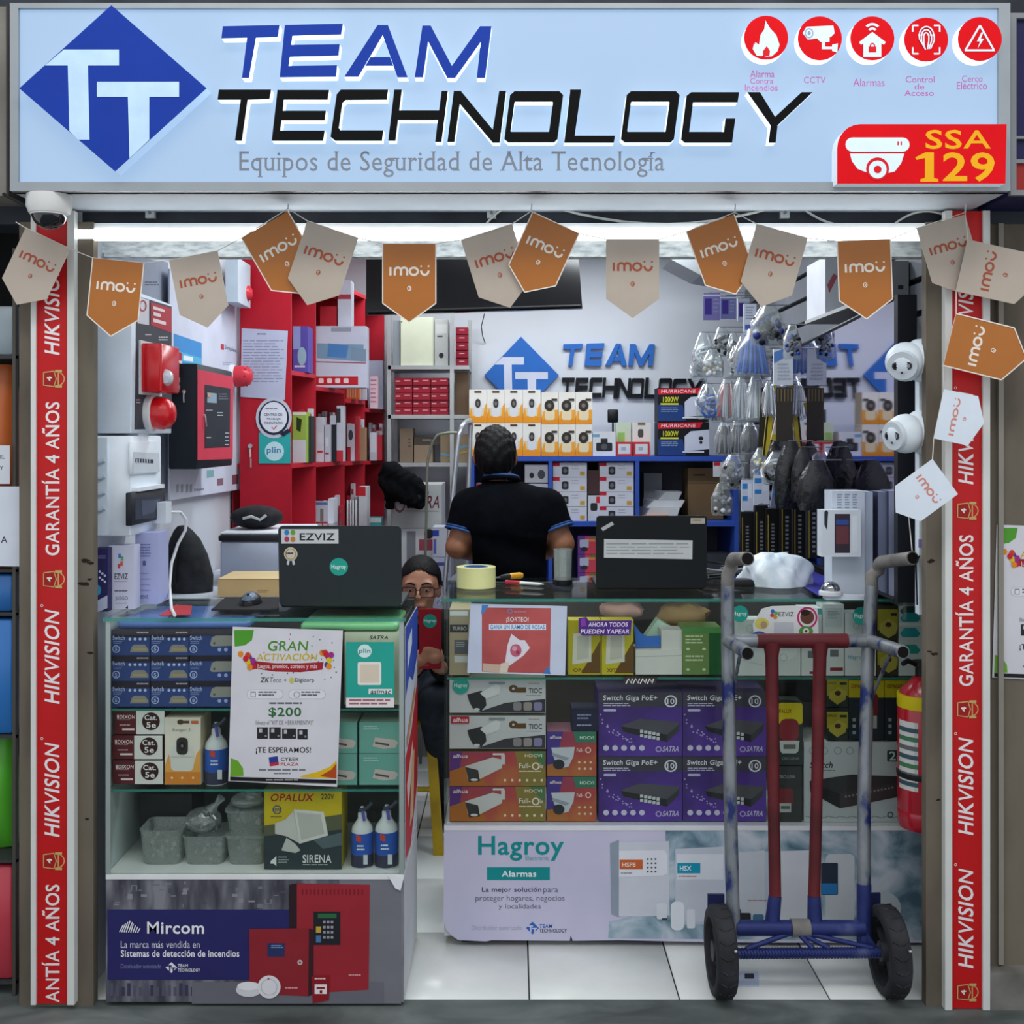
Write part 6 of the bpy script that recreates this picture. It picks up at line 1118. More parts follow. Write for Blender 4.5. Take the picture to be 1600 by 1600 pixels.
# stacked goods on the floor in front of the rack
YF = 5.15
def pile(items, Y, base=0, dep=.28):
    for (x0, x1, y0, y1, col, lb, ar, nm) in items:
        kb(x0, y0, x1, y1, Y, dep, col, lb, ar, base, nm); base += (y1 - y0) * Y / F + .002
def satr(a): a.e(.16, .4, .12, .25, '#8f5a60'); a.e(.16, .4, .09, .19, '#c3c6c8'); a.t('SATRA', .3, .25, .95, .55, '#6a2230', 1, .3); a.r(.25, .6, .95, .62, '#a87a80')
pile([(612, 690, 1000, 1150, '#9aa0a2', 'plain grey carton at the bottom of the corner stack', None, 'carton'), (612, 690, 880, 1000, '#aab0b4', 'pale carton second in the corner stack', None, 'carton'), (612, 690, 795, 880, '#c3c7ca', 'white carton with magenta print in the corner stack', lambda a: (a.r(.55, .2, .95, .4, '#a04a5a'), a.r(.55, .6, .95, .85, '#b0606a'), a.e(.75, .1, .1, .09, '#2a2b2e'), a.r(.3, .05, .48, .8, '#7b7f84')), 'carton'), (612, 690, 728, 796, '#b7bcbc', 'white carton with maroon name on top of the corner stack', satr, 'carton')], YF)
pile([(676, 702, 905, 1100, '#a9abc4', 'lilac carton at the bottom behind the ladder', None, 'carton'), (676, 702, 772, 905, '#b4b7d2', 'tall lilac carton with microphone picture behind the ladder', lambda a: (a.l([(.2, .36), (.8, .28)], .06, '#26283a'), a.r(.2, .06, .8, .1, '#4a4f8a'), a.r(.2, .75, .8, .78, '#6a6f9a')), 'carton'), (676, 704, 726, 772, '#b9bdc8', 'white and blue carton on top behind the ladder', lambda a: (a.r(.0, .1, .35, .3, '#2f3fa0'), a.r(.05, .4, .2, .9, '#5a62b0')), 'carton')], 4.98, 0, .14)
pile([(606, 640, 902, 1080, '#9da3a8', 'grey carton under the white one near the red shelving', None, 'carton'), (606, 640, 806, 902, '#c6cacf', 'white carton with red name near the red shelving', lambda a: (a.r(.35, .06, .8, .12, '#a85a64'), a.r(.7, .5, .9, .9, '#7a6a7a')), 'carton'), (608, 634, 786, 806, '#3fa0a4', 'small teal carton on the white one near the red shelving', lambda a: a.r(0, .7, 1, 1, '#cfe0de'), 'carton')], 4.72)
t = thing('black_jacket', P(632, 790, 5.08), 'black jacket slung over the top carton of the corner stack', 'jacket'); mb = MB(); BK = ramp_mat('jacket_cloth', [(.3, '#08090b'), (.7, '#1b1d21')], 20, 5, .9)
JACKET = t; MB().tube([P(648, 770, 5.05), P(656, 776, 5.03), P(654, 786, 5.04)], .008, '#23262b', 6).build('collar', t)
# aluminium step ladder
ld = thing('step_ladder', P(700, 1230, 4.78), 'aluminium step ladder with rounded top rail beside the standing man', 'ladder')
ALT = M('#b9c0c6', .3, .7)
zt_ = zof(656, 4.85)
p0 = [Vector((xof(697, 4.78), 4.70, 0)), Vector((xof(697, 4.78), 4.72, zof(905, 4.78))), P(706, 790, 4.82), P(713, 715, 4.85)]
arc = [P(717, 680, 4.86), P(722, 666, 4.88), P(728, 659, 4.95), P(733, 657, 5.1), P(735, 657, 5.25), P(736, 662, 5.3), P(735, 680, 5.3)]
MB().tube(p0 + arc + [P(731, 790, 5.24), Vector((xof(728, 5.2), 5.2, .6)), Vector((xof(726, 5.2), 5.18, 0))], .011, ALT, 10).build('front_rail', ld)
MB().tube([Vector((xof(664, 5.3), 5.04, 0)), P(668, 720, 4.9), P(676, 690, 4.89), P(684, 679, 4.88), P(700, 676, 4.88), P(716, 676, 4.87)], .006, M('#9aa08f', .35, .6), 8).build('back_rail', ld)
for z in (.3, .58, .86): k = z / 1.5; MB().hexa([(xof(699, 4.72), 4.72, z), (xof(726, 5.19), 5.19, z), (xof(726, 5.19), 5.19, z + .02), (xof(699, 4.72), 4.72, z + .02), (xof(699, 4.72) + .06, 4.72, z), (xof(726, 5.19) + .03, 5.19, z), (xof(726, 5.19) + .03, 5.19, z + .02), (xof(699, 4.72) + .06, 4.72, z + .02)], ALT).build('step', ld)

# ================================================================== back wall lettering
ws = thing('wall_lettering', P(930, 640, 6.04), 'blue and black raised lettering and diamond on the white back wall', 'sign')
YW = 6.025
def wl(polys, col, nm='letter', dep=.025):
    mb = MB()
    for p in polys: mb.prism([P(x, y, YW) for x, y in p], (0, dep, 0), M(col, .4))
    return mb.build(nm, ws)
def mp(L, sx, sy, ox, oy): return [(ox + x * sx, oy + y * sy) for x, y in L]
tm1 = lambda L: [(880 + (x - 346) * 143 / 422, 536 + (y - 37) * 36 / 85) for x, y in L]
WB = '#2f6cc0'
for L in ([[(348, 41), (437, 39), (434, 58), (400, 59), (389, 122), (370, 122), (380, 59), (346, 60)]], [[(455, 39), (536, 37), (533, 58), (475, 59), (473, 70), (528, 70), (526, 90), (470, 90), (468, 100), (525, 99), (522, 121), (445, 121)]],
          [[(590, 39), (612, 39), (600, 60), (565, 120), (540, 120)], [(612, 39), (640, 121), (616, 121), (596, 60)], [(582, 86), (604, 86), (610, 104), (574, 104)]], [[(655, 40), (680, 40), (706, 95), (745, 41), (768, 41), (758, 122), (738, 122), (744, 75), (712, 122), (696, 122), (676, 72), (668, 121), (648, 121)]]): wl([tm1(p) for p in L], WB)
t2 = lambda L: [(878 + (x - 340) * 222 / 930, 590 + (y - 140) * 32 / 83) for x, y in L]
for L in ([[(342, 140), (424, 140), (421, 158), (387, 158), (380, 220), (362, 220), (372, 158), (340, 158)]], [H([(867, 281), (1029, 281), (1024, 318), (900, 318), (896, 344), (1019, 344), (1015, 380), (892, 380), (888, 404), (1015, 404), (1010, 440), (849, 440)])], [H([(1065, 280), (1213, 280), (1209, 316), (1090, 316), (1076, 404), (1198, 404), (1194, 440), (1048, 440), (1033, 428), (1052, 295)])],
          [H([(1226, 280), (1260, 280), (1252, 345), (1366, 345), (1374, 284), (1408, 284), (1388, 444), (1354, 444), (1362, 380), (1248, 380), (1240, 440), (1207, 440)])], [H([(1414, 284), (1450, 284), (1540, 395), (1556, 284), (1588, 284), (1568, 446), (1535, 446), (1445, 335), (1428, 444), (1394, 444)])], olet(-14), [H8([(180, 280), (220, 280), (204, 416), (322, 416), (318, 446), (160, 446)])], olet(350), [H8([(560, 288), (710, 288), (705, 324), (572, 324), (560, 410), (656, 410), (661, 370), (698, 370), (688, 446), (540, 446), (528, 436), (545, 300)])], [H8([(730, 288), (780, 288), (822, 365), (900, 288), (945, 288), (834, 395), (828, 446), (796, 446), (804, 395)])]): wl([t2(p) for p in L], '#0d0f18')
td = lambda L: [(757 + (x - 30) * 116 / 293, 526 + (y - 8) * 120 / 260) for x, y in L]
dg_ = wl([td([(174, 8), (323, 138), (180, 268), (30, 138)])], WB, 'diamond_logo', .02); mb = MB(); a = Art(mb, FP(YW))
a.p(td(H([(200, 155), (372, 155), (372, 205), (275, 205), (280, 437), (245, 437), (217, 410), (212, 205), (140, 205)])), '#d0d6ea'); a.p(td(H([(303, 256), (560, 256), (560, 303), (467, 303), (467, 437), (405, 495), (400, 303), (303, 303)])), '#d0d6ea'); mb.build('print', dg_)
# black television under the ceiling
tv = thing('television', P(745, 495, 5.2), 'black television hung under the ceiling in front of the back wall', 'television')
q = [P(572, 492, 5.0), P(910, 482, 5.2), P(903, 388, 5.3), P(572, 388, 5.1)]; mb = MB(); qb = [v + Vector((0, .04, 0)) for v in q]
mb.hexa(q + qb, M('#0a0b0e', .25, spec=.6)); mb.build('screen_body', tv); MB().tube([q[0] + Vector((.01, -.002, .012)), q[1] + Vector((-.01, -.002, .012))], .008, '#16171a', 6).build('bottom_bezel', tv); MB().box(-.1, -.06, 5.2, 5.24, q[3].z - .1, 2.6, M('#1a1b1e', .5)).build('ceiling_mount', tv)
tag(MB().tube([P(757, 490, 5.9), P(752, 510, 5.95), P(754, 525, 6.0), P(758, 536, 6.04)], .003, '#6a6060', 6).build('loose_cable'), 'thin loose cable hanging on the white back wall', 'cable')
tag(MB().prism([P(1048, 405, 5.3), P(1150, 405, 5.3), P(1150, 440, 5.3), P(1095, 430, 5.3)], (0, .3, 0), M('#9ea3a8', .6)).build('ceiling_duct'), 'grey angular duct under the ceiling at the back', 'duct')

# ================================================================== blue shelf unit at the back
YU = 5.55; BLU = M('#3556b4', .4)
bu = thing('blue_shelf_unit', P(940, 1470, 5.7), 'blue shelf unit along the back wall holding camera boxes', 'shelving')
zt1, zt2 = zof(713, YU), zof(815, YU)
XU0, XU1 = xof(735, YU), xof(1155, YU)
for z in (zt1, zt2, .62, .1): MB().box(XU0, XU1, YU, 6.02, z - .024, z, BLU).build('shelf_board', bu)
for x in (735, 857, 993, 1148): MB().box(xof(x, YU), xof(x + 6, YU), YU + .001, 6.02, 0, zt1 - .024, BLU).build('upright', bu)
MB().box(XU0, XU1, 6.02, 6.03, 0, zt1 - .03, M('#6b6f78', .7)).build('back_panel', bu)
def imb(a): a.r(0, 0, 1, .55, '#eceae4'); a.p([(0, .75), (.12, .55), (.2, .8), (.8, .8), (.88, .5), (1, .4), (1, 1), (0, 1)], '#f0a437'); a.r(0, .84, 1, 1, '#f09a24'); a.rr(.27, .3, .73, .82, .12, '#dfe2e8'); a.rr(.35, .28, .65, .55, .12, '#3c3835'); a.e(.5, .42, .08, .07, '#77716a', 8); a.r(.3, .04, .7, .1, '#4a3a20')
def imc(a): a.r(0, 0, 1, .6, '#e9e6de'); a.p([(0, .8), (.15, .6), (1, .55), (1, 1), (0, 1)], '#f0a437'); a.r(0, .86, 1, 1, '#ec9420'); a.rr(.2, .55, .8, .88, .1, '#ead9b4'); a.e(.48, .42, .3, .18, '#37322e'); a.e(.48, .42, .12, .07, '#7a736a', 10); a.r(.6, .2, .95, .27, '#3a3026')
i0 = c0_ = None; Y5 = YU + .03; hA, hB = 51.5 * Y5 / F, 49.5 * Y5 / F
for r in range(2):
    for c in range(4):
        lb = f'white and orange indoor camera carton, {("lower", "upper")[r]} row, {("first", "second", "third", "fourth")[c]} of the narrow ones'
        if i0 is None: i0 = kb(733, 662.5, 760.6, 714, Y5, .12, '#ecd9b0', lb, imb, zt1, 'indoor_camera_box', 'orange camera cartons at the back')
        else: dup(i0, (28 * c * Y5 / F, 0, (hA + .002) * r), lb)
    for c in range(3):
        lb = f'white and orange round camera carton, {("lower", "upper")[r]} row, {("first", "second", "third")[c]} of the wide ones'
        if c0_ is None: c0_ = kb(846, 664.5, 872, 714, Y5, .12, '#ecd9b0', lb, imc, zt1, 'indoor_camera_box', 'orange camera cartons at the back')
        else: dup(c0_, (26.6 * c * Y5 / F, 0, (hB + .002) * r), lb)
kb(926, 676, 962, 714, Y5, .1, '#d9dce2', 'white carton with black camera picture on the blue shelf', lambda a: (a.rr(.15, .45, .85, .8, .06, '#2a2c32'), a.r(.35, .28, .65, .46, '#2a2c32'), a.e(.5, .62, .14, .12, '#55585e'), a.r(.0, .1, .3, .22, '#6fa0c4')), zt1, 'web_camera_box')
kb(963, 662, 985, 714, Y5 + .06, .06, '#c6d8c0', 'pale green carton behind the red framed cards', lambda a: a.r(.1, .3, .6, .6, '#8fc46a'), zt1); kb(988, 662, 1017, 714, Y5 + .06, .06, '#dcdcd8', 'cream camera carton behind the red framed cards', lambda a: (a.rr(.3, .2, .6, .45, .08, '#4a4c50'), a.r(.3, .0, .7, .08, '#7a6a50')), zt1)
rf = kb(963, 692, 988, 714, Y5, .05, '#c8303a', 'red framed card box, first of two on the blue shelf', lambda a: (a.r(.12, .15, .88, .85, '#d6d9e0'), a.r(.3, .35, .6, .6, '#a8aebc')), zt1, 'card_box'); dup(rf, (27 * Y5 / F, 0, 0), 'red framed card box, second of two on the blue shelf')
t = thing('webcam', P(953, 676, YU + .2), 'small black webcam on a stand behind the boxes', 'camera'); c = P(958, 650, YU + .3)
MB().bbox(c.x - .028, c.x + .028, c.y, c.y + .03, c.z - .035, c.z + .035, M('#17191d', .4), .008).build('head', t); MB().tube([(c.x, c.y + .015, c.z - .035), (c.x, c.y + .015, zt1)], .005, '#26282c', 8).build('stem', t); MB().lathe([(.03, 0), (.03, .006), (.01, .01)], (c.x, c.y + .015, zt1), M('#26282c', .5), n=14).build('foot', t)
def hur(a):
    a.r(0, 0, 1, 1, '#14161c'); a.p([(0, .03), (.88, .0), (.82, .17), (0, .2)], '#d01f34'); a.t('HURRICANE', .06, .05, .74, .15, '#f0d9dc', 1, .15); a.r(.08, .24, .4, .42, '#20222a'); a.t('1000W', .1, .26, .4, .42, '#d9d92a', 1); a.r(.05, .45, .4, .5, '#d9d92a')
    a.p([(0, .5), (.48, .5), (.55, .98), (0, .98)], '#22417e'); a.p([(.52, .42), (.64, .27), (1, .22), (1, .8), (.52, .86)], '#ccd2e4'); a.lines(.06, .58, .4, .74, 3, '#8fa3d0', .35, .1); a.r(.48, .86, .9, .9, '#dfe3ea'); a.e(.84, .48, .05, .06, '#26282e', 10); a.e(.84, .6, .03, .05, '#26282e', 10)
h0 = kb(1028, 661, 1108, 714, Y5, .14, '#1a2030', 'black and blue 1000W inverter carton, lower of two', hur, zt1, 'inverter_box', 'inverter cartons'); dup(h0, (0, 0, 53.5 * Y5 / F), 'black and blue 1000W inverter carton, upper of two')
# boxes in the blue compartments
def cam_art(a): a.r(0, 0, .2, .24, '#c82038'); a.rr(.26, .28, .46, .85, .08, '#2c2e33'); a.e(.36, .56, .06, .16, '#6a6d72', 8); a.lines(.55, .2, .75, .55, 2, '#a9acb8', .35); a.r(.8, .62, .94, .9, '#c9a03a')
cb0 = None; Y6 = YU + .03; zlo = zt2 + .0
hc = 22.3 * Y6 / F
for c, (x0, n) in enumerate(((864, 4), (937, 4))):
    for r in range(n):
        lb = f'white camera carton in the blue compartment, {("left", "second")[c]} stack, ' + ('lowest', 'second', 'third', 'topmost')[r]
        if cb0 is None: cb0 = kb(864, 792.7, 917, 815, Y6, .14, '#cdd0dc', lb, cam_art, zlo, 'bullet_carton', 'camera cartons in the blue compartment')
        else:
            o = dup(cb0, ((x0 - 864) * Y6 / F, 0, (hc + .002) * r), lb)
kb(919, 775, 937, 815, Y6, .14, '#c9ccd6', 'upright white carton between the two camera stacks', lambda a: (a.r(.7, .05, 1, .3, '#c82038'), a.rr(.2, .3, .8, .6, .1, '#2c2e33')), zlo, 'bullet_carton'); kb(919, 735, 937, 772, Y6, .14, '#4a3334', 'dark carton on the upright white one between the stacks', None, zlo + 42 * Y6 / F, 'bullet_carton')
kb(820, 728, 856, 756, Y6, .14, '#b9bac0', 'grey dome camera carton behind the man', lambda a: (a.e(.3, .6, .1, .16, '#2a2c30'), a.e(.72, .55, .16, .26, '#4a4c52')), zlo + 60 * Y6 / F, 'bullet_carton'); kb(744, 757, 856, 815, Y6, .2, '#c3c6d2', 'wide white carton behind the man in the blue compartment', lambda a: a.r(0, 0, .2, .2, '#c82038'), zlo, 'bullet_carton')
kb(1006, 745, 1034, 815, Y6 + .2, .1, '#8d8f93', 'grey carton at the back of the last blue compartment', None, zlo); kb(1075, 735, 1130, 815, Y6 + .12, .2, '#8a6f4c', 'large brown carton in the last blue compartment', lambda a: (a.l([(0, .3), (1, .3)], .02, '#6a5236'), a.lines(.15, .12, .5, .2, 1, '#4a3a24')), zlo)
t = thing('paper_bundle', P(1035, 815, Y6), 'heap of white papers and cartons beside the brown carton', 'papers')
mb = MB()
for i, (x0, y0, x1, y1, c, dy) in enumerate(((1004, 795, 1062, 815, '#c9ccd2', 0), (1010, 783, 1070, 795, '#d6d9de', .03), (1028, 770, 1066, 783, '#c3c7cc', .05))):
    a_, b_ = P(x0, y1, Y6 + dy), P(x1, y0, Y6 + dy); mb = MB().hexa([(a_.x, a_.y, zlo + (815 - y1) * Y6 / F + .001), (b_.x - .02, a_.y, zlo + (815 - y1) * Y6 / F + .001), (b_.x, a_.y, zlo + (815 - y0) * Y6 / F), (a_.x + .04, a_.y, zlo + (815 - y0) * Y6 / F), (a_.x, a_.y + .15, zlo + (815 - y1) * Y6 / F + .001), (b_.x, a_.y + .15, zlo + (815 - y1) * Y6 / F + .001), (b_.x, a_.y + .15, zlo + (815 - y0) * Y6 / F), (a_.x, a_.y + .15, zlo + (815 - y0) * Y6 / F)], M(c)); mb.build('paper_stack', t)
kb(1004, 806, 1045, 815, Y6 - .02, .02, '#d07a2a', 'orange strip of packs in front of the white papers', None, zlo, 'orange_pack')
pk = None
def pkart(a): a.r(.4, .0, 1, 1, '#d0485a'); a.p([(.1, .2), (.6, .15), (.6, .6), (.3, .7), (.1, .6)], '#b9bed6'); a.e(.35, .72, .2, .12, '#3a2f48'); a.r(.6, .15, .95, .3, '#e08a4a'); a.r(.7, .02, 1, .14, '#5a7a4a')
for r in range(4):
    lb = 'violet and pink dome carton below the blue board, ' + ('lowest', 'second', 'third', 'topmost')[r]
    if pk is None: pk = kb(903, 908, 931, 936, Y6, .1, '#6a3f8f', lb, pkart, .62, 'dome_carton', 'violet dome cartons below the blue board')
    else: dup(pk, (0, 0, (28 * Y6 / F + .002) * r), lb)
for n, (x0, x1) in enumerate(((934, 989), (1008, 1068), (1074, 1140))): kb(x0, 850, x1, 936, Y6 + .02, .15, ('#4b4f58', '#5a5f66', '#3f434a')[n], ('dark carton below the blue board beside the violet cartons', 'grey carton below the blue board in the middle', 'dark carton below the blue board at the end')[n], None, .62)
# ================================================================== mirror and right-hand side
XMi = 1.087
mi = thing('framed_mirror', (XMi + .02, 3.9, 1.03), 'tall dark framed mirror on the right reflecting the back wall', 'mirror')
zn, zf = 1.885, 1.80
q = [(XMi, 3.13, 1.03), (XMi, 4.8, 1.03), (XMi, 4.8, zf), (XMi, 3.13, zn)]
MB().prism(q, (.006, 0, 0), mirror_mat()).build('mirror_glass', mi)
FRM = M('#1c1f26', .4)
for a_, b_ in ((q[3], q[2]), (q[0], q[1])): MB().tube([Vector(a_) + Vector((0, -.0, .004)), Vector(b_) + Vector((0, 0, .004))], .006, FRM, 6).build('frame_rail', mi)
MB().box(XMi - .004, XMi + .05, 3.10, 3.13, 1.03, zn + .01, FRM).build('near_stile', mi); MB().box(XMi + .006, XMi + .05, 3.13, 4.8, 1.03, zf, M('#2a2d33', .6)).build('case_back', mi)
MB().box(XMi - .002, XMi + .05, 4.8, 4.82, 1.03, zf, FRM).build('far_stile', mi)
MB().box(XMi + .051, 1.26, 3.75, 4.8, .0, 1.03, M('#33363c', .6)).build('plinth', mi)
# slatted wall panel behind
sl = thing('slat_panel', (1.28, 4.4, 1.0), 'dark grey slatted display panel on the right wall', 'panel board')
for i in range(14): z = 1.05 + i * .105; MB().box(1.27, 1.2905, 3.1, 6.02, z, z + .085, M('#777b82', .5)).build('slat', sl)
MB().box(1.2905, 1.2965, 3.1, 6.02, 1.04, 2.52, M('#1a1c20', .7)).build('backing', sl)
# top shelf with cartons
ts = thing('wall_shelf', (1.15, 3.9, zof(494, 3.95)), 'grey bracket shelf above the mirror holding two white cartons', 'shelf')
zs_ = zof(494, 3.95); MB().box(1.092, 1.27, 3.5, 4.12, zs_ - .012, zs_, M('#a9abad', .5)).build('board', ts); MB().tube([(1.268, 3.7, zs_ - .01), (1.268, 3.7, zs_ - .12)], .006, FRM, 6).tube([(1.268, 4.1, zs_ - .01), (1.268, 4.1, zs_ - .12)], .006, FRM, 6).build('bracket', ts)
a_ = P(1262, 494, 3.95); b_ = P(1312, 400, 3.95)
o = tag(MB().box(1.095, 1.24, 3.86, 4.1, zs_ + .001, zs_ + .2, M('#cfd2da')).build('camera_carton'), 'white carton with pink camera outline above the mirror', 'box')
mb = MB(); a = Art(mb, Local((1.095, 3.86, zs_ + .2), (.145, 0, 0), (0, 0, -.2))); a.p([(.05, .5), (.2, .3), (.3, .35), (.1, .65)], '#b0606a'); a.l([(.45, .3), (.9, .2), (.9, .75), (.45, .85), (.45, .3)], .03, '#c06a78'); a.l([(.65, .4), (.7, .7)], .05, '#8a8f9a'); mb.build('print', o)
o = tag(MB().box(1.15, 1.265, 3.52, 3.75, zs_ + .001, zs_ + .13, M('#8f9296')).build('router_carton'), 'grey carton with dark label next to the pillar above the mirror', 'box')
mb = MB(); a = Art(mb, Local((1.15, 3.52, zs_ + .13), (.115, 0, 0), (0, 0, -.13))); a.r(.05, .05, .45, .25, '#26282c'); a.lines(.05, .4, .6, .85, 4, '#5a5d62'); a.r(.7, .6, .85, .7, '#2a2c30'); mb.build('print', o)
# hanging merchandise rack
hr = thing('peg_hook_set', (1.26, 4.9, 1.6), 'row of steel peg hooks carrying the bagged cables and tools', 'hooks')
WIRE = M('#8d9297', .35, .7)
def peg(c, th=.012):
    xe = 1.2695 if c[1] > 4.84 else XMi - .007
    MB().tube([(c[0] - .01, c[1] + th * .5, c[2] + .0030), (xe, c[1] + th * .5, c[2] + .0030)], .0024, WIRE, 6).build('peg_hook', hr)
def inmirror(x, wpx, Y): return min(Y, F * 1.06 / (x + wpx / 2 - HX)) if x > 1165 else Y
def pillow(mb, c, wx, h, th, mat, seed, n=8, m=9, neck=.35):
    """bag hanging from its gathered top: c is the hanging point"""
    rg = random.Random(seed); V = []
    for i in range(m + 1):
        t = i / m; w_ = wx * (neck + (1 - neck) * min(1, t * 2.2) ** .8) * (1 if t < .92 else .9); d = th * math.sin(math.pi * min(.98, max(.06, t))) ** .6
        for k in range(2 * n):
            q = 2 * math.pi * k / (2 * n); V.append((c[0] + w_ / 2 * math.cos(q) + rg.uniform(-.002, .002), c[1] + d / 2 * math.sin(q) + rg.uniform(-.002, .002), c[2] - t * h + rg.uniform(-.002, .002)))
    N = 2 * n; fs = [(i * N + k, i * N + (k + 1) % N, (i + 1) * N + (k + 1) % N, (i + 1) * N + k) for i in range(m) for k in range(N)] + [tuple(range(m * N, (m + 1) * N))]
    mb.add(V, fs, mat, True)
BAGK = ramp_mat('black_film', [(.3, '#08090b'), (.7, '#1e2024')], 30, 6, .25, bump=.6, spec=.6)
def hbag(x, yt, yb, wpx, Y, mats, label, filler='coil', seed=1, cat='bag', group='bagged cables and parts'):
    wpx *= 1.3; yb += 5; Y = inmirror(x, wpx, Y); c = P(x, yt, Y); peg(c, 0); h = (yb - yt) * Y / F; wd = wpx * Y / F; t = thing('hanging_bag', c - Vector((0, 0, h)), label, cat, group)
    mb = MB(); pillow(mb, c, wd, h, wd * .5, BAGK if filler == 'black' else PLASTIC, seed); mb.build('bag_film', t)
    if filler == 'black': return t
    mb = MB(); rg = random.Random(seed * 3)
    if filler == 'sticks':
        for i in range(13): u = -.42 + .84 * i / 12; mb.tube([c + Vector((u * wd * .5, rg.uniform(-.01, .005), -h * .12)), c + Vector((u * wd * .95, rg.uniform(-.012, .006), -h * rg.uniform(.9, .96)))], wd * .045, rg.choice(mats), 6)
    elif filler == 'coil':
        for i in range(12): q = c + Vector((rg.uniform(-.25, .25) * wd, rg.uniform(-.01, .01), -h * rg.uniform(.45, .75))); r = wd * rg.uniform(.2, .32); mb.tube([q + Vector((r * math.cos(k * .7), .01 * math.sin(k * 2), r * math.sin(k * .7))) for k in range(10)], wd * .05, rg.choice(mats), 5)
    else:
        for i in range(34): q = c + Vector((rg.uniform(-.36, .36) * wd, rg.uniform(-.014, .01), -h * rg.uniform(.3, .92))); mb.ball(q, wd * rg.uniform(.07, .13), rg.choice(mats), 7, 5)
    tag(mb.build('contents', t), kind='stuff'); return t
def hcard(x, yt, yb, wpx, Y, col, label, art=None, rz=0, thick=.012, cat='pack', group='carded packs on the rack', name='carded_pack'):
    Y = inmirror(x, wpx, Y); c = P(x, yt, Y); peg(c, thick); h = (yb - yt) * Y / F; wd = wpx * Y / F; pts = [(-.5, 0), (-.5, -1), (.5, -1), (.5, 0)]; ca, sa = math.cos(rz), math.sin(rz)
    R_ = lambda u, v: Vector((c.x + u * wd * ca - v * h * sa, c.y, c.z + u * wd * sa + v * h * ca))
    o = MB().prism([R_(u, v) for u, v in pts], (0, thick, 0), M(col, .4)).build(name); tag(o, label, cat, group)
    if art: mb = MB(); art(Art(mb, Local(R_(-.5, 0), R_(.5, 0) - R_(-.5, 0), R_(-.5, -1) - R_(-.5, 0)))); mb.build('print', o)
    return o
WHT, GRY, BLK2, BLU2 = M('#d9dde4', .4), M('#a9aeb4', .4), M('#1a1c20', .4), M('#2f5fb8', .35)
vio = lambda a: (a.r(.1, .2, .5, .8, '#40308a'), a.lines(.6, .2, .95, .8, 4, '#8f90b8'), a.r(.0, .05, 1, .12, '#c9c9dc'))
hcard(1112, 458, 500, 26, 5.22, '#7a74ae', 'violet carded pack, leftmost under the orange flag', vio); hcard(1138, 462, 498, 24, 5.18, '#6f74a8', 'violet carded pack beside the first under the orange flag', vio); hcard(1162, 466, 502, 18, 5.12, '#aeb6cc', 'pale blue carded pack under the cream flag', vio)
hbag(1100, 520, 580, 28, 5.16, [WHT, GRY], 'bag of white cable ends, first of the upper row', 'coil', 2); hbag(1128, 512, 552, 22, 5.12, [BLK2], 'bag of black plugs in the upper row', 'lump', 3); hbag(1146, 520, 560, 16, 5.08, [BLK2, GRY], 'small bag of dark plugs beside the blue bundle', 'lump', 4); hbag(1114, 545, 584, 26, 5.10, [WHT, M('#c9bfa8', .5)], 'bag of beige clips below the black plugs', 'lump', 5)
hbag(1176, 515, 583, 46, 4.98, [BLU2, BLU2, M('#3a78c8', .35)], 'large bag of blue patch cables', 'sticks', 6); hbag(1200, 478, 535, 42, 4.86, [BLK2, M('#2a3478', .4), GRY], 'clear bag of black adapters with blue labels', 'lump', 7); hbag(1238, 508, 556, 22, 4.62, [BLK2, M('#2a4a9a', .4)], 'narrow clear bag of black and blue plugs', 'lump', 8)
hcard(1172, 475, 518, 20, 4.94, '#c3cbdc', 'white carded pack above the blue cables', lambda a: (a.r(.1, .75, .9, .95, '#4a62b0'), a.lines(.15, .1, .85, .6, 5, '#8f97ac')))
hcard(1224, 545, 602, 30, 4.76, '#cfd6de', 'white bagged pack beside the mirror edge', lambda a: (a.p([(0, .1), (.5, .0), (.5, .25), (0, .4)], '#5a86c8'), a.lines(.2, .4, .9, .9, 5, '#a9b2be')))
hbag(1106, 600, 650, 30, 5.02, [WHT, BLU2], 'bag of white and blue clamps beside the inverter cartons', 'coil', 9)
hbag(1136, 592, 652, 26, 5.0, [WHT, GRY, M('#c43040', .4)], 'bag of white sticks with red tops, first', 'sticks', 10); hbag(1158, 590, 652, 24, 4.96, [WHT, GRY], 'bag of white sticks, second', 'sticks', 11); hbag(1182, 588, 652, 28, 4.92, [WHT, M('#c9ccd2', .4)], 'bag of white sticks, third', 'sticks', 12); hbag(1202, 596, 646, 18, 4.86, [GRY, WHT], 'bag of white sticks, last before the yellow tool', 'sticks', 13)
tl = [(1132, 660, 706, '#3a3644', 'bag of steel crimp tools, first'), (1152, 658, 706, '#4a4870', 'bag of violet handled tools'), (1172, 660, 704, '#3f4250', 'bag of dark pliers')]
for n, (x, y0, y1, c, l) in enumerate(tl): hbag(x, y0, y1, 24, 4.9, [M('#9a9ea6', .25, .7), M(c, .4), BLK2], l, 'sticks', 20 + n)
hcard(1148, 668, 710, 50, 4.98, '#6a4238', 'brown backing card behind the bagged tools')
hbag(1146, 710, 760, 32, 4.8, [BLK2, M('#8d9298', .25, .7)], 'bag of silver and black connectors below the tools', 'lump', 30); hbag(1128, 755, 800, 26, 4.84, [BLK2, WHT, GRY], 'bag of black and white plugs below the connectors', 'lump', 31)
hcard(1132, 722, 745, 34, 5.1, '#d3d6de', 'white camera carton face hanging behind the connectors', lambda a: (a.r(0, 0, .3, .25, '#c82038'), a.e(.5, .55, .18, .25, '#2c2e33')))
yl = lambda a: (a.r(.0, 0, .3, 1, '#26241c'),)
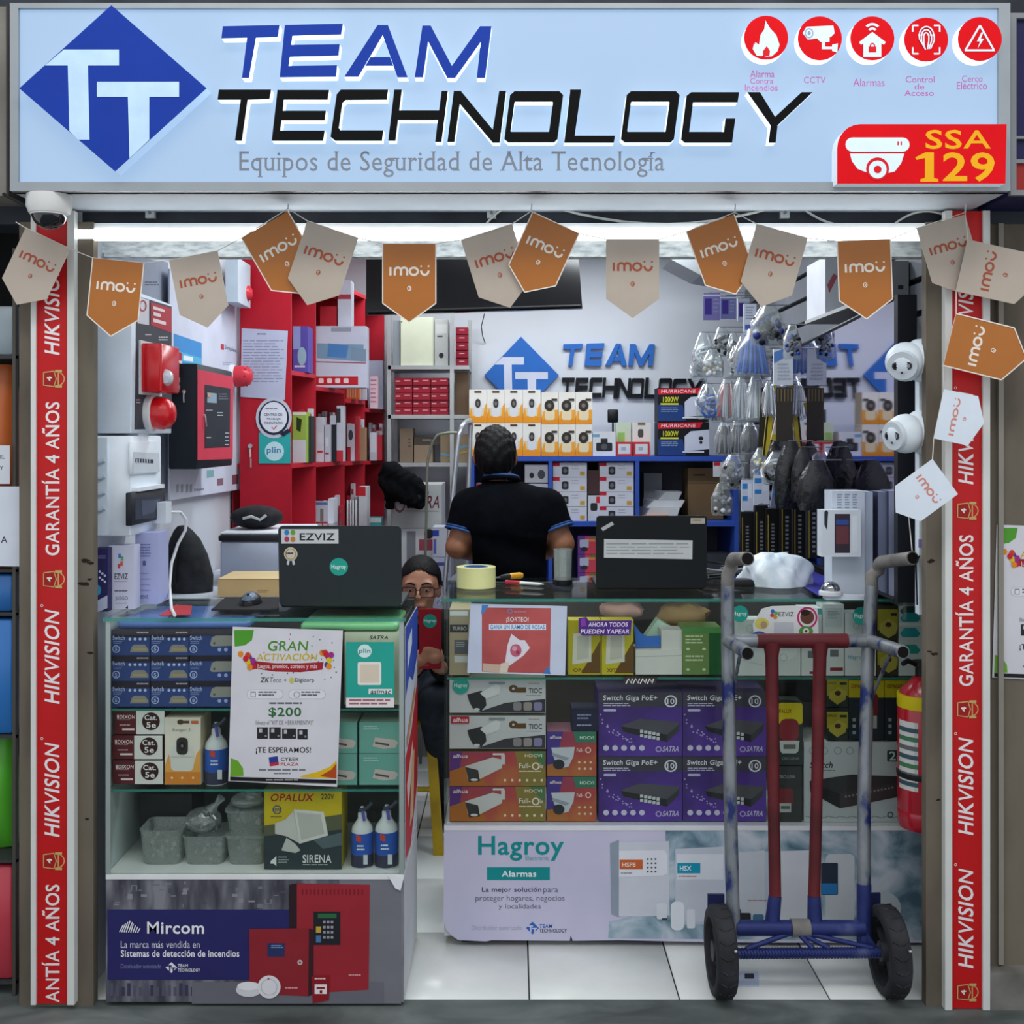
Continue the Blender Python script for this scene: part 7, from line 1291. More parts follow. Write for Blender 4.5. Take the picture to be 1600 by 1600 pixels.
hcard(1208, 600, 712, 10, 4.72, '#b9a62c', 'long yellow folding rule hanging beside the black bags', yl, -.10, .01); hcard(1196, 606, 700, 12, 4.74, '#2a2822', 'long black tool pack behind the yellow rule', None, -.06, .01); hcard(1226, 606, 690, 26, 4.70, '#3a342e', 'dark grid-patterned tool pack next to the yellow rule', lambda a: [a.l([(.1 + i * .2, .02), (.1 + i * .2, .25)], .05, '#8a7a4a') for i in range(5)], 0, .01)
hcard(1226, 628, 690, 16, 4.6, '#cfc6b4', 'tilted cream and yellow blade pack', lambda a: (a.r(0, 0, 1, .15, '#d8c62a'), a.r(0, .85, 1, 1, '#c9b52a'), a.e(.4, .35, .2, .06, '#c8604a'), a.e(.4, .6, .2, .06, '#c8604a')), -.22)
bw = lambda a: (a.r(.05, .1, .5, .25, '#2f7fc4'), a.r(.05, .45, .5, .58, '#2f7fc4'), a.e(.5, .9, .1, .03, '#4a4c52'), a.r(.55, .1, .9, .5, '#d3d9e6'))
hcard(1168, 750, 806, 18, 4.5, '#c3c9dc', 'white and blue blister pack, first before the black cartons', bw); hcard(1190, 742, 793, 24, 4.42, '#c9d0e0', 'white and blue blister pack, second before the black cartons', bw); hcard(1220, 752, 795, 22, 4.38, '#7a82a0', 'pale blue blister pack tilted before the black cartons', bw, -.12)
hbag(1190, 700, 745, 28, 4.45, [M('#3a62c0', .4), WHT, M('#c9b52a', .4)], 'bag of blue and yellow parts below the yellow rule', 'lump', 40); hbag(1214, 706, 752, 36, 4.36, [BLK2, WHT], 'bag with black and white cable ties', 'coil', 41); hbag(1236, 690, 790, 40, 4.44, [BLK2], 'big black bag hanging in front of the mirror', 'black', 42); hbag(1276, 720, 792, 46, 4.1, [BLK2, M('#2a2c31', .4)], 'second big black bag hanging in front of the mirror', 'black', 43); hbag(1256, 700, 780, 30, 4.0, [BLK2], 'slim black bag between the two big black bags', 'black', 44); hbag(1212, 690, 742, 24, 4.5, [BLK2], 'small black bag under the tilted blade pack', 'black', 45); hbag(1150, 540, 584, 20, 5.0, [GRY, BLK2], 'small bag of grey plugs beside the blue patch cables', 'lump', 46); hbag(1092, 556, 590, 20, 5.2, [WHT], 'small bag of white ends at the outer edge of the upper row', 'coil', 47); hbag(1120, 618, 655, 22, 5.05, [WHT, BLU2], 'second bag of white and blue clamps', 'sticks', 48)
fz = None
def forz(a): a.r(.08, .12, .14, 1, '#b9a030'); a.t('BLACK+POWER', .35, .15, .62, .92, '#8f9296', 1, rot=90) if 0 else a.lines(.36, .3, .62, .95, 9, '#8a8d92', .5, .1)
for n, (x, yt) in enumerate(((1168, 800), (1190, 790), (1208, 795), (1230, 778), (1250, 775), (1272, 770))):
    lb = 'tall black and yellow power strip pack, ' + ('first', 'second', 'third', 'fourth', 'fifth', 'sixth')[n] + ' from the left under the black bags'
    hcard(x, yt, 872, 20, 4.3 - n * .05, '#131417', lb, forz, 0, .03, 'pack', 'black power strip packs', 'power_strip_pack')
# white pole with turret cameras
tp = thing('camera_pole', (1.103, 2.985, 1.02), 'white pole on the pillar carrying two turret cameras', 'camera stand')
WPL = M('#dbe6ee', .35)
MB().box(xof(1433, 2.98), xof(1453, 2.98), 2.965, 2.995, zof(960, 2.97), zof(575, 2.97), WPL).build('channel', tp)
def turret(y, d, nm):
    c = Vector((xof(1437, 2.97), 2.965, zof(y, 2.96))); ax = Vector((-1, -.25, -.1)).normalized(); o = MB().lathe([(.058, -.03), (.058, -.012), (.05, 0), (.044, .012)], c + ax * .02, WPL, ax, 28).build('turret_base', tp)
    h = c + ax * .045; MB().ball(h, .053, WPL, 22, 12).build('turret_ball', o); f = Vector(d).normalized()
    MB().lathe([(.040, .034), (.0405, .042), (.038, .047), (.001, .047)], h, M('#c9d3da', .3), f, 26).build('face_plate', o)
    s = f.cross(Vector((0, 0, 1))).normalized(); m_ = MB()
    for k in (-.015, .015): m_.lathe([(.0105, .047), (.0105, .0495), (.001, .0495)], h + s * k, M('#3a3d44', .2), f, 16).lathe([(.006, .0495), (.006, .0505), (.001, .0505)], h + s * k, M('#8f949c', .2) if k < 0 else M('#17181c', .1), f, 12)
    m_.lathe([(.003, .047), (.003, .049), (.0005, .049)], h - Vector((0, 0, .018)), M('#3a3d44', .3), f, 8).build('lens', o)
turret(563, (-.6, -1, -.35), 'a'); turret(675, (-1, -.45, -.15), 'b')
tag(MB().box(xof(1436, 2.96), xof(1448, 2.96), 2.963, 2.9649, zof(856, 2.96), zof(843, 2.96), M('#8f80c4', .5)).build('violet_sticker'), 'small violet sticker low on the white camera pole', 'sticker')
tag(MB().tube([P(1437, 868, 2.94), P(1431, 880, 2.945), P(1432, 910, 2.95), P(1433, 945, 2.955)], .0022, '#1a1b1e', 6).build('thin_cable'), 'thin black cable hanging beside the truck handle', 'cable')

# ================================================================== things on the right counter
ZT = RZT + .0008
# thin laptop, lid towards us
def laptop(x0, x1, yt, yb, Yh, label, art, round_=.006, tilt=.06, col='#14181b'):
    ZZ = ZT; X0, X1 = xof(x0, Yh), xof(x1, Yh); h = zof(yt, Yh + tilt * .5) - ZZ; o = thing('laptop', ((X0 + X1) / 2, Yh, ZZ), label, 'laptop')
    LM = M(col, .45)
    MB().bbox(X0, X1, Yh + .004, Yh + .23, ZZ, ZZ + .012, LM, .008).build('keyboard_deck', o)
    pts = [(u, v) for u, v in rrect(X0, 0, X1, h, round_ * 1.6, 4)]; k = tilt * .3
    f = [Vector((u, Yh - k * (v / h) + .0 - .006, ZZ + .006 + v)) for u, v in pts]
    L = MB().prism(f, (0, .007, 0), LM).build('lid', o)
    u_ = Vector((X1 - X0, 0, 0)); v_ = Vector((0, k, -h)); mb = MB(); art(Art(mb, Local((X0, Yh - k - .006, ZZ + .006 + h), u_, v_))); mb.build('print', L)
    MB().tube([(X0 + .03, Yh + .004, ZZ + .010), (X1 - .03, Yh + .004, ZZ + .010)], .005, '#0c0d0f', 8).build('hinge', o); return o
laptop(931, 1103, 807, 916, 3.42, 'thin black business laptop with paper strip on its lid, on the right counter', lambda a: (a.p([(.07, .32), (.87, .34), (.87, .60), (.07, .58)], '#c9cdcf'), a.lines(.09, .38, .84, .56, 4, '#9aa0a2', .3, .1), a.p([(.04, .17), (.14, .08), (.16, .12), (.06, .21)], '#b9bcbc'), a.r(.85, .03, .98, .11, '#b9b3a6'), a.lines(.87, .05, .96, .09, 1, '#a0703a')))
# left counter laptop
def lap2(a):
    a.r(.025, .04, .49, .22, '#c9ccce'); [a.e(x, y, .02, .035, c, 12) for x, y, c in ((.07, .08, '#2f7fc4'), (.12, .08, '#6aa03a'), (.07, .165, '#b03a5a'), (.12, .165, '#c47a3a'))]; a.t('EZVIZ', .175, .09, .46, .18, '#2b2d31', 1)
    a.e(.1, .35, .055, .085, '#d0c6b4', 20); a.ring(.1, .35, .045, .07, .008, '#a08a50'); a.lines(.065, .33, .135, .37, 1, '#3a3a3a'); a.p([(.07, .43), (.09, .43), (.085, .49), (.065, .48)], '#c9c9cc'); a.p([(.11, .43), (.13, .43), (.135, .48), (.115, .49)], '#c9c9cc')
    a.e(.49, .51, .075, .11, TEAL, 24); a.t('Hagroy', .43, .48, .55, .55, '#dff3ee', 1)
laptop(437, 628, 823, 945, 3.06, 'charcoal laptop with stickers on its lid, on the left counter', lap2, .008, .05, '#262d30')
# mouse pad and mouse
L = [PZ(330, 954, ZT), PZ(352, 935, ZT), PZ(436, 935, ZT), PZ(436, 954, ZT)]; o = tag(MB().prism([p + Vector((0, 0, .003)) for p in L], (0, 0, -.003), M('#1d1f22', .7)).build('mouse_pad'), 'black mouse pad beside the charcoal laptop', 'mouse pad')
t = thing('computer_mouse', PZ(388, 949, ZT), 'black wireless mouse on the mouse pad', 'mouse'); c = PZ(388, 947, ZT) + Vector((0, .03, .0035)); mb = MB().ball(c, (.031, .05, .032), M('#1b1e22', .3), 18, 8, 0, .5); mb.build('shell', t); MB().ball(c + Vector((0, -.006, .002)), (.026, .046, .0325), M('#5a6a7c', .25), 16, 6, 0, .38).build('top_cover', t); MB().lathe([(.006, -.003), (.006, .003)], c + Vector((0, -.03, .026)), M('#0c0d0f', .5), (1, 0, 0), 10).build('scroll_wheel', t)
tag(MB().prism([p + Vector((0, 0, .0012)) for p in (PZ(248, 962, ZT), PZ(275, 945, ZT), PZ(300, 947, ZT), PZ(298, 961, ZT))], (0, 0, -.001), M('#b0343c', .5)).build('red_leaflet'), 'red leaflet lying flat on the left counter glass', 'leaflet')
# tape roll, screwdriver, pen, tumbler
c = PZ(743, 921, ZT); t = thing('tape_roll', c, 'yellow packing tape roll standing on the right counter', 'tape'); hh = zof(889, c.y) - ZT; r = 31 * c.y / F; cy = Vector((c.x, c.y + r, ZT))
MB().lathe([(r * .62, 0), (r, 0), (r, hh), (r * .62, hh), (r * .62, 0)], cy, M('#e3e3a0', .25, spec=.5), n=32).build('tape', t); MB().lathe([(r * .54, 0), (r * .62, .0005), (r * .62, hh + .001), (r * .54, hh + .001), (r * .54, 0)], cy, M('#5a78b0', .5), n=28).build('core', t)
t = thing('screwdriver', PZ(805, 908, ZT), 'screwdriver with yellow and black handle on the right counter', 'screwdriver'); p, q_ = PZ(782, 907, ZT) + Vector((0, 0, .011)), PZ(816, 904, ZT) + Vector((0, 0, .011)); MB().tube([p.lerp(q_, k) for k in (.4, .5, .9, 1)], [.009, .0105, .0105, .008], '#e0a32a', 10).build('handle', t); MB().tube([p, p.lerp(q_, .4)], [.007, .010], '#26282b', 10).build('grip', t); MB().tube([p - (q_ - p) * .5, p], .003, M('#b9bcc0', .25, .8), 6).build('shank', t)
t = thing('marker_pen', PZ(820, 914, ZT), 'white pen with red cap lying on the right counter', 'pen'); p, q_ = PZ(790, 912, ZT) + Vector((0, 0, .006)), PZ(850, 916, ZT) + Vector((0, 0, .006)); MB().tube([p, p.lerp(q_, .38)], .0058, '#c43046', 8).build('cap', t); MB().tube([p.lerp(q_, .38), p.lerp(q_, .85), q_], [.005, .0045, .001], '#dfe2e4', 8).build('barrel', t)
c = PZ(880, 916, ZT); t = thing('tumbler', c, 'clear tumbler with black base on the right counter', 'tumbler'); r = 15 * c.y / F; cy = Vector((c.x, c.y + r, ZT)); hh = .115
MB().lathe([(r * .95, .0), (r * 1.05, .004), (r, .018)], cy, M('#121417', .35), n=20).build('base', t); MB().lathe([(r * .92, .018), (r * .9, .03), (r * .98, hh), (r * .94, hh), (r * .86, .03)], cy, TUB, n=20).build('cup', t)
# cables and hubs, plastic bag, card, camera carton
t = thing('cable_tangle', PZ(1140, 912, ZT), 'black cables and adapters heaped beside the thin laptop', 'cables'); rg = random.Random(11)
for n in range(6):
    c = PZ(1116 + n * 7, 912 - n * 2, ZT) + Vector((0, .05, .01)); MB().tube([c + Vector((.05 * math.cos(k * .6 + n) + .012 * k - .06, .03 * math.sin(k * .6), .012 * (n % 4) + .008 * math.sin(k))) for k in range(9)], .004, ('#17181b', '#232529', '#8a8d92')[n % 3], 6).build('cable', t)
for x, y, w_ in ((1118, 905, .07), (1160, 917, .085), (1142, 893, .06)): c = PZ(x, y, ZT); MB().bbox(c.x - w_ / 2, c.x + w_ / 2, c.y, c.y + .05, ZT, ZT + .022, M('#1b1d21', .4), .005).build('adapter', t)
bm = PZ(1222, 919, ZT); t = MB(); BAGM = ramp_mat('white_film', [(.3, '#c6d6e2'), (.7, '#eef4f8')], 14, 6, .35, bump=.5)
k0 = 0; rg = random.Random(8); V = []; N = 60; Mv = 18
for i in range(Mv + 1):
    th = math.pi * .5 * i / Mv
    for k in range(N):
        q = 2 * math.pi * k / N; rr = 1 + .12 * math.sin(3 * q + i * .3) + .05 * math.sin(7 * q - i * .5) + .03 * math.sin(13 * q + i); V.append((bm.x + .115 * rr * math.cos(q) * math.cos(th) ** .7, bm.y + .09 + .085 * rr * math.sin(q) * math.cos(th) ** .7, ZT + .10 * math.sin(th) ** .8 * (1 + .13 * math.sin(4 * q + i * .35) * math.cos(th) + .05 * math.sin(11 * q) * math.cos(th))))
t.add(V, [(i * N + k, i * N + (k + 1) % N, (i + 1) * N + (k + 1) % N, (i + 1) * N + k) for i in range(Mv) for k in range(N)], BAGM, True); o = tag(t.build('plastic_bag'), 'crumpled white plastic bag on the right counter', 'bag')
tag(MB().prism([PZ(x, y, ZT) + Vector((0, 0, .0014)) for x, y in ((1250, 914), (1272, 894), (1306, 908), (1281, 932))], (0, 0, -.0012), M('#3a3a94', .4)).build('violet_card'), 'violet card with white mark in front of the white camera carton', 'card')
cc = thing('camera_display_box', PZ(1340, 926, ZT), 'open white display box with camera window on the right counter', 'box')
Yc = 3.29; a_, b_ = P(1300, 900, Yc), P(1351, 767, Yc); WBX = M('#ccd6e2', .4)
MB().box(xof(1300, Yc), xof(1351, Yc), Yc, Yc + .08, ZT, b_.z, WBX).build('box_body', cc); MB().box(xof(1351, Yc) + .0005, xof(1351, Yc) + .028, Yc + .012, Yc + .08, ZT, b_.z - .003, M('#b5c3d2', .4)).build('side_flap', cc)
A2, B2 = P(1284, 870, Yc - .05), P(1345, 797, Yc - .05); MB().box(A2.x, B2.x, Yc - .05, Yc - .0005, A2.z, B2.z, M('#d3dce6', .4)).build('front_tray', cc)
mb = MB(); a = Art(mb, FP(Yc - .05)); a.r(1304, 803, 1328, 864, '#3a2f3a'); a.r(1306, 812, 1326, 820, '#34509a'); a.r(1306, 822, 1326, 850, '#6a3a42'); a.p([(1288, 800), (1291, 797), (1294, 800), (1292, 828), (1288, 820)], '#2b2f35'); a.r(1331, 806, 1340, 862, '#dfe6ee'); mb.build('print', cc)
mb = MB(); a = Art(mb, FP(Yc)); a.lines(1308, 772, 1316, 796, 6, '#8a93a4'); a.lines(1320, 772, 1328, 796, 6, '#8a93a4'); a.lines(1332, 772, 1340, 796, 6, '#8a93a4'); mb.build('print', cc)
MB().box(xof(1290, Yc - .08), xof(1356, Yc - .08), Yc - .09, Yc - .0505, ZT, ZT + .012, M('#d3dce6', .4)).build('base_tray', cc)
c = P(1298, 884, Yc - .07); t = thing('dome_lens', (c.x, c.y, ZT + .0125), 'small clear dome camera standing on the display box tray', 'camera'); MB().lathe([(.034, 0), (.034, .01), (.03, .014)], (c.x, c.y, ZT + .0125), M('#c9ced4', .35), n=22).build('mount', t); MB().ball((c.x, c.y, ZT + .026), (.028, .028, .026), clear_mat('dome_clear', '#b9bcc2', .25), 18, 8, 0, .5).build('clear_dome', t); MB().ball((c.x, c.y - .004, ZT + .032), .013, M('#3a3c42', .3), 12, 8).build('lens_core', t)

# ================================================================== neighbouring stall goods (left edge)
ns = thing('neighbour_shelf', (xof(-20, 2.96), 3.0, 0), 'dark neighbouring display frame at the left edge with bagged goods', 'shelf')
XL0, XL1 = xof(-70, 2.97), xof(29, 2.97)
for y in (555, 890, 958, 1150, 1345, 1535): z = zof(y, 2.95); MB().box(XL0, XL1, 2.955, 3.25, z - .008, z, M('#3b3d3e', .5)).build('shelf_board', ns)
MB().box(xof(24, 2.97), XL1, 2.952, 2.97, 0, 2.0, M('#55524c', .5, .3)).build('post', ns); MB().box(XL0 - .3, XL1 + .05, 3.25, 3.26, 0, 2.4, M('#2b2b2c', .7)).build('backing', ns)
struct('wall_neighbour', MB().box(-2.4, xof(-70, 2.97), 2.95, 3.06, 0, 2.06, CONC))
def nb(x1, y0, y1, col, label, soft, nm, cat, z=None, mat=None):
    z0 = zof(y1, 2.95) + .001; z1 = zof(y0, 2.95) - .012; m_ = mat or M(col, .35, spec=.5)
    mb = MB(); (pillow(mb, ((XL0 + xof(x1, 2.96)) / 2 - .01, 3.05, z1), xof(x1, 2.96) - XL0 - .02, z1 - z0 - .002, .13, m_, int(y0), 8, 9, .8) if soft else mb.bbox(XL0 + .004, xof(x1, 2.96), 2.965, 3.1, z0, z1, m_, .01)); return tag(mb.build(nm), label, cat)
nb(22, 560, 890, '#c8672e', 'orange bagged garment in the neighbouring display', True, 'orange_bag', 'bag'); nb(20, 892, 958, '#2a6ab0', 'blue folded pouch below the white price sheets', False, 'blue_pouch', 'pouch'); nb(20, 962, 1150, '#2f78c4', 'blue framed case in the neighbouring display', False, 'blue_case', 'case'); nb(20, 1155, 1345, '#58b832', 'bright green bag in the neighbouring display', True, 'green_bag', 'bag'); nb(19, 1350, 1535, '#c84050', 'red pack at the bottom of the neighbouring display', False, 'red_pack', 'pack'); nb(22, 470, 555, '#9aa8b0', 'pale pack at the top of the neighbouring display', False, 'pale_pack', 'pack')
sheet('price_sheet', FP(2.945), q4(-40, 696, 16, 756), '#d3d8e0', 'small white sheet hung over the orange bag', 'paper', None, lambda a: (a.t('EL', 1, 711, 8, 717, '#3a3d44'), a.t('Y', 0, 728, 6, 734, '#3a3d44')), .001)
sheet('price_sheet', FP(2.942), [(-40, 760), (-40, 884), (31, 885), (35, 760)], '#d6dde8', 'large white sheet marked A below the orange bag', 'paper', None, lambda a: a.t('A', 2, 838, 12, 848, '#3a3d44', 1), .001)
# ================================================================== people
def nets(fn, lo, hi, h):
    """surface nets: mesh of the zero level of a distance field sampled on a grid"""
    lo = np.array(lo, float); n = np.ceil((np.array(hi) - lo) / h).astype(int) + 1
    g = np.stack(np.meshgrid(*[lo[i] + h * np.arange(n[i]) for i in range(3)], indexing='ij'), -1).astype(np.float32)
    d = fn(g).astype(np.float32); s = d < 0
    acc = np.zeros(tuple(n - 1) + (3,), np.float32); cnt = np.zeros(tuple(n - 1), np.float32)
    for ax in range(3):
        a = [slice(None)] * 3; b = [slice(None)] * 3; a[ax] = slice(0, -1); b[ax] = slice(1, None); a, b = tuple(a), tuple(b)
        cr = s[a] != s[b]; t = np.where(cr, d[a] / np.where(cr, d[a] - d[b], 1), 0); p = g[a].copy(); p[..., ax] += t * h
        o = [i for i in range(3) if i != ax]
        for u in (0, 1):
            for v in (0, 1):
                sl_ = [slice(0, n[i] - 1) for i in range(3)]
                sl_[o[0]] = slice(u, n[o[0]] - 1 + u); sl_[o[1]] = slice(v, n[o[1]] - 1 + v); q = tuple(sl_)
                acc += p[q] * cr[q][..., None]; cnt += cr[q]
    act = cnt > 0; idx = -np.ones(act.shape, int); idx[act] = np.arange(act.sum()); V = acc[act] / cnt[act][:, None]; faces = []
    for ax in range(3):
        o = [i for i in range(3) if i != ax]; a = [slice(1, -1)] * 3; b = [slice(1, -1)] * 3; a[ax] = slice(0, -1); b[ax] = slice(1, None)
        sa, sb = s[tuple(a)], s[tuple(b)]; I = np.argwhere(sa != sb)
        if not len(I): continue
        flip = sa[tuple(I.T)]; base = I.copy(); base[:, o[0]] += 1; base[:, o[1]] += 1
        c = []
        for u, v in ((1, 1), (0, 1), (0, 0), (1, 0)):
            k = base.copy(); k[:, o[0]] -= u; k[:, o[1]] -= v; c.append(idx[tuple(k.T)])
        f = np.stack(c, 1)
        if ax == 1: flip = ~flip
        f[~flip] = f[~flip][:, ::-1]; faces.append(f)
    return V, np.concatenate(faces)
def smin(a, b, k): h = np.clip(.5 + .5 * (b - a) / k, 0, 1); return b + (a - b) * h - k * h * (1 - h)
def ell(c, r): c = np.array(c, np.float32); r = np.array(r, np.float32); return lambda p: (np.sqrt((((p - c) / r) ** 2).sum(-1)) - 1) * r.min()
def cap(a, b, ra, rb):
    a = np.array(a, np.float32); b = np.array(b, np.float32); ab = b - a; L = float((ab ** 2).sum())
    def f(p):
        t = np.clip(((p - a) @ ab) / L, 0, 1); return np.sqrt(((p - a - t[..., None] * ab) ** 2).sum(-1)) - (ra + (rb - ra) * t)
    return f
def union(fs, k):
    def f(p):
        d = fs[0](p)
        for g in fs[1:]: d = smin(d, g(p), k)
        return d
    return f
def organic(name, fn, lo, hi, h, mat, parent, smooth=2):
    V, Fc = nets(fn, lo, hi, h)
    for _ in range(smooth):
        S_ = np.zeros_like(V); c = np.zeros(len(V))
        for k in range(4): np.add.at(S_, Fc[:, k], V[Fc[:, (k + 1) % 4]] + V[Fc[:, k - 1]]); np.add.at(c, Fc[:, k], 2)
        V = .5 * V + .5 * S_ / c[:, None]
    return MB().add(V.tolist(), Fc.tolist(), mat, True).build(name, parent)
SKIN = ramp_mat('brown_skin', [(.3, '#8a5a40'), (.7, '#a87355')], 14, 4, .5, bump=.04, spec=.4); SKIN2 = ramp_mat('tan_skin', [(.3, '#9a6a52'), (.7, '#b98468')], 14, 4, .45, bump=.04, spec=.45)
HAIR = ramp_mat('black_hair', [(.35, '#020203'), (.7, '#0a0a0c')], 60, 5, .6, (3, 3, .6), .5, spec=.22)
SHIRT = ramp_mat('black_knit', [(.3, '#030407'), (.7, '#080b12')], 18, 6, .95, bump=.35, spec=.08); TRIM = M('#31548f', .6); JEAN = ramp_mat('dark_jeans', [(.3, '#10151c'), (.7, '#232c38')], 22, 6, .8, bump=.2)
def fingers(w, dirv, side, up, s=1.):
    """palm and five fingers from wrist w; dirv along the hand, side towards the thumb, up = back of the hand"""
    w, dirv, side, up = [Vector(v) for v in (w, dirv, side, up)]; dirv.normalize(); side.normalize(); up.normalize(); fs = [cap(w, w + dirv * .035 * s, .024 * s, .03 * s), ell(w + dirv * .055 * s, (.036 * s, .036 * s, .026 * s))]
    for i, (o, L) in enumerate(((.030, .058), (.010, .068), (-.010, .062), (-.028, .048))):
        b = w + dirv * .075 * s + side * o * s; m = b + (dirv * .8 - up * .5) * L * .5 * s; e = m + (dirv * .25 - up * .95) * L * .5 * s
        fs += [cap(b, m, .0098 * s, .009 * s), cap(m, e, .009 * s, .0075 * s)]
    b = w + dirv * .025 * s + side * .026 * s; m = b + (side * .6 + dirv * .7) * .035 * s; e = m + (dirv * .9 - up * .4) * .03 * s
    return fs + [cap(b, m, .0125 * s, .011 * s), cap(m, e, .0105 * s, .008 * s)]
# ---- man seen from behind
man = thing('person', (-.015, 4.4, 0), 'man in a black polo shirt seen from behind, standing at the blue shelves', 'person')
Ym = 4.40; hx, hz = -.069, 1.418
eL, eR, sL, sR = (-.222, Ym - .03, 1.045), (.206, Ym - .03, 1.058), (-.178, Ym, 1.205), (.150, Ym, 1.205); wL, wR = (-.150, Ym + .20, .985), (.125, Ym + .20, .99)
torso = [ell((-.015, Ym, .80), (.155, .11, .12)), ell((-.015, Ym + .005, .96), (.152, .105, .16)), ell((-.015, Ym, 1.13), (.172, .112, .15)), cap((-.15, Ym, 1.20), (.122, Ym, 1.20), .06, .06), cap((-.05, Ym + .005, 1.27), (-.165, Ym, 1.205), .048, .05), cap((-.045, Ym + .005, 1.27), (.135, Ym, 1.205), .048, .05)]
head = [cap((-.04, Ym + .005, 1.26), (-.062, Ym + .018, 1.36), .056, .053), ell((hx, Ym + .035, hz + .01), (.074, .092, .098)), ell((hx, Ym + .065, hz - .05), (.055, .06, .06)), ell((hx - .082, Ym + .03, hz - .012), (.012, .022, .033)), ell((hx + .082, Ym + .03, hz - .012), (.012, .022, .033)), cap((hx, Ym + .125, hz + .005), (hx, Ym + .142, hz - .02), .010, .014)]
arms = [cap(sL, eL, .052, .044), cap(eL, wL, .045, .028), cap(sR, eR, .052, .044), cap(eR, wR, .045, .028)]
legs = []
for s in (-1, 1): x = -.015 + s * .085; legs += [cap((x, Ym, .80), (x, Ym - .005, .44), .088, .062), cap((x, Ym - .005, .44), (x, Ym + .02, .09), .06, .04), cap((x, Ym + .01, .045), (x, Ym + .15, .035), .04, .034)]
hands = fingers(wL, (.35, .9, -.25), (.8, -.3, 0), (0, .25, 1)) + fingers(wR, (-.35, .9, -.25), (-.8, -.3, 0), (0, .25, 1))
organic('body', union(torso + head + arms + legs + hands, .022), (-.32, Ym - .17, -.01), (.30, Ym + .40, 1.55), .0085, SKIN, man, 2)
shirt0 = union(torso + [cap(sL, eL, .058, .054), cap(sR, eR, .058, .054)], .035)
def cut(a, b, t): a, b = np.array(a), np.array(b); d = (b - a) / np.linalg.norm(b - a); q = a + (b - a) * t; return lambda p: (p - q) @ d.astype(np.float32)
kL, kR = cut(sL, eL, .62), cut(sR, eR, .62)
def shirt(p):
    d = shirt0(p) - .012 - .004 * np.sin(p[..., 2] * 40 + p[..., 0] * 18) * (p[..., 2] < 1.1)
    d = np.maximum(d, .74 - p[..., 2]); d = np.maximum(d, np.where(p[..., 0] < -.165, kL(p), -1)); d = np.maximum(d, np.where(p[..., 0] > .14, kR(p), -1)); return np.maximum(d, p[..., 2] - 1.318 - .25 * np.maximum(0, np.abs(p[..., 0] + .045) - .05) * 0)
organic('polo_shirt', shirt, (-.33, Ym - .18, .72), (.32, Ym + .18, 1.34), .0085, SHIRT, man, 2)
organic('trousers', lambda p: np.maximum(np.maximum(union([torso[0]] + [g for g in legs if 1][:2] + legs[3:5], .03)(p) - .012, p[..., 2] - .84), .06 - p[..., 2]), (-.24, Ym - .16, .04), (.21, Ym + .16, .86), .014, JEAN, man, 2)
def hairf(p):
    d = union([ell((hx, Ym + .028, hz + .016), (.080, .098, .102)), ell((hx, Ym - .02, hz + .0), (.070, .06, .08))], .03)(p) - .005 + .004 * np.sin(p[..., 0] * 160) * np.sin(p[..., 2] * 90 + p[..., 1] * 120)
    d = np.maximum(d, (hz - .078) - p[..., 2] + 1.3 * np.maximum(0, p[..., 1] - Ym + .02)); return np.maximum(d, -(np.maximum(.045 - (p[..., 1] - Ym) * -1 - .0, 0) * 0 + np.minimum((hz + .045) - p[..., 2], p[..., 1] - (Ym + .075))) * -1 if 0 else np.minimum((hz + .05) - p[..., 2], p[..., 1] - (Ym + .07)))
organic('hair', hairf, (hx - .12, Ym - .13, hz - .13), (hx + .12, Ym + .17, hz + .16), .006, HAIR, man, 1)
nk = Vector((-.046, Ym + .008, 1.316))
def ringp(c, ax, ra, rb, n=24): ax = Vector(ax).normalized(); a = ax.orthogonal().normalized() if abs(ax.x) > .5 else Vector((1, 0, 0)); a = (a - ax * a.dot(ax)).normalized(); b = ax.cross(a); return [Vector(c) + a * math.cos(2 * math.pi * k / n) * ra + b * math.sin(2 * math.pi * k / n) * rb for k in range(n + 1)]
MB().tube(ringp(nk, (0, .22, 1), .074, .068), .011, SHIRT, 8).build('collar', man); MB().tube(ringp(nk + Vector((0, -.004, .012)), (0, .22, 1), .071, .066), .0055, TRIM, 8).build('collar_stripe', man)
for s_, e_, k in ((sL, eL, 0), (sR, eR, 1)):
    s_, e_ = Vector(s_), Vector(e_); d = (e_ - s_); MB().tube(ringp(s_ + d * .60, d, .0685, .0685), .0055, TRIM, 8).tube(ringp(s_ + d * .54, d, .0695, .0695), .003, TRIM, 6).build('cuff_stripe', man)
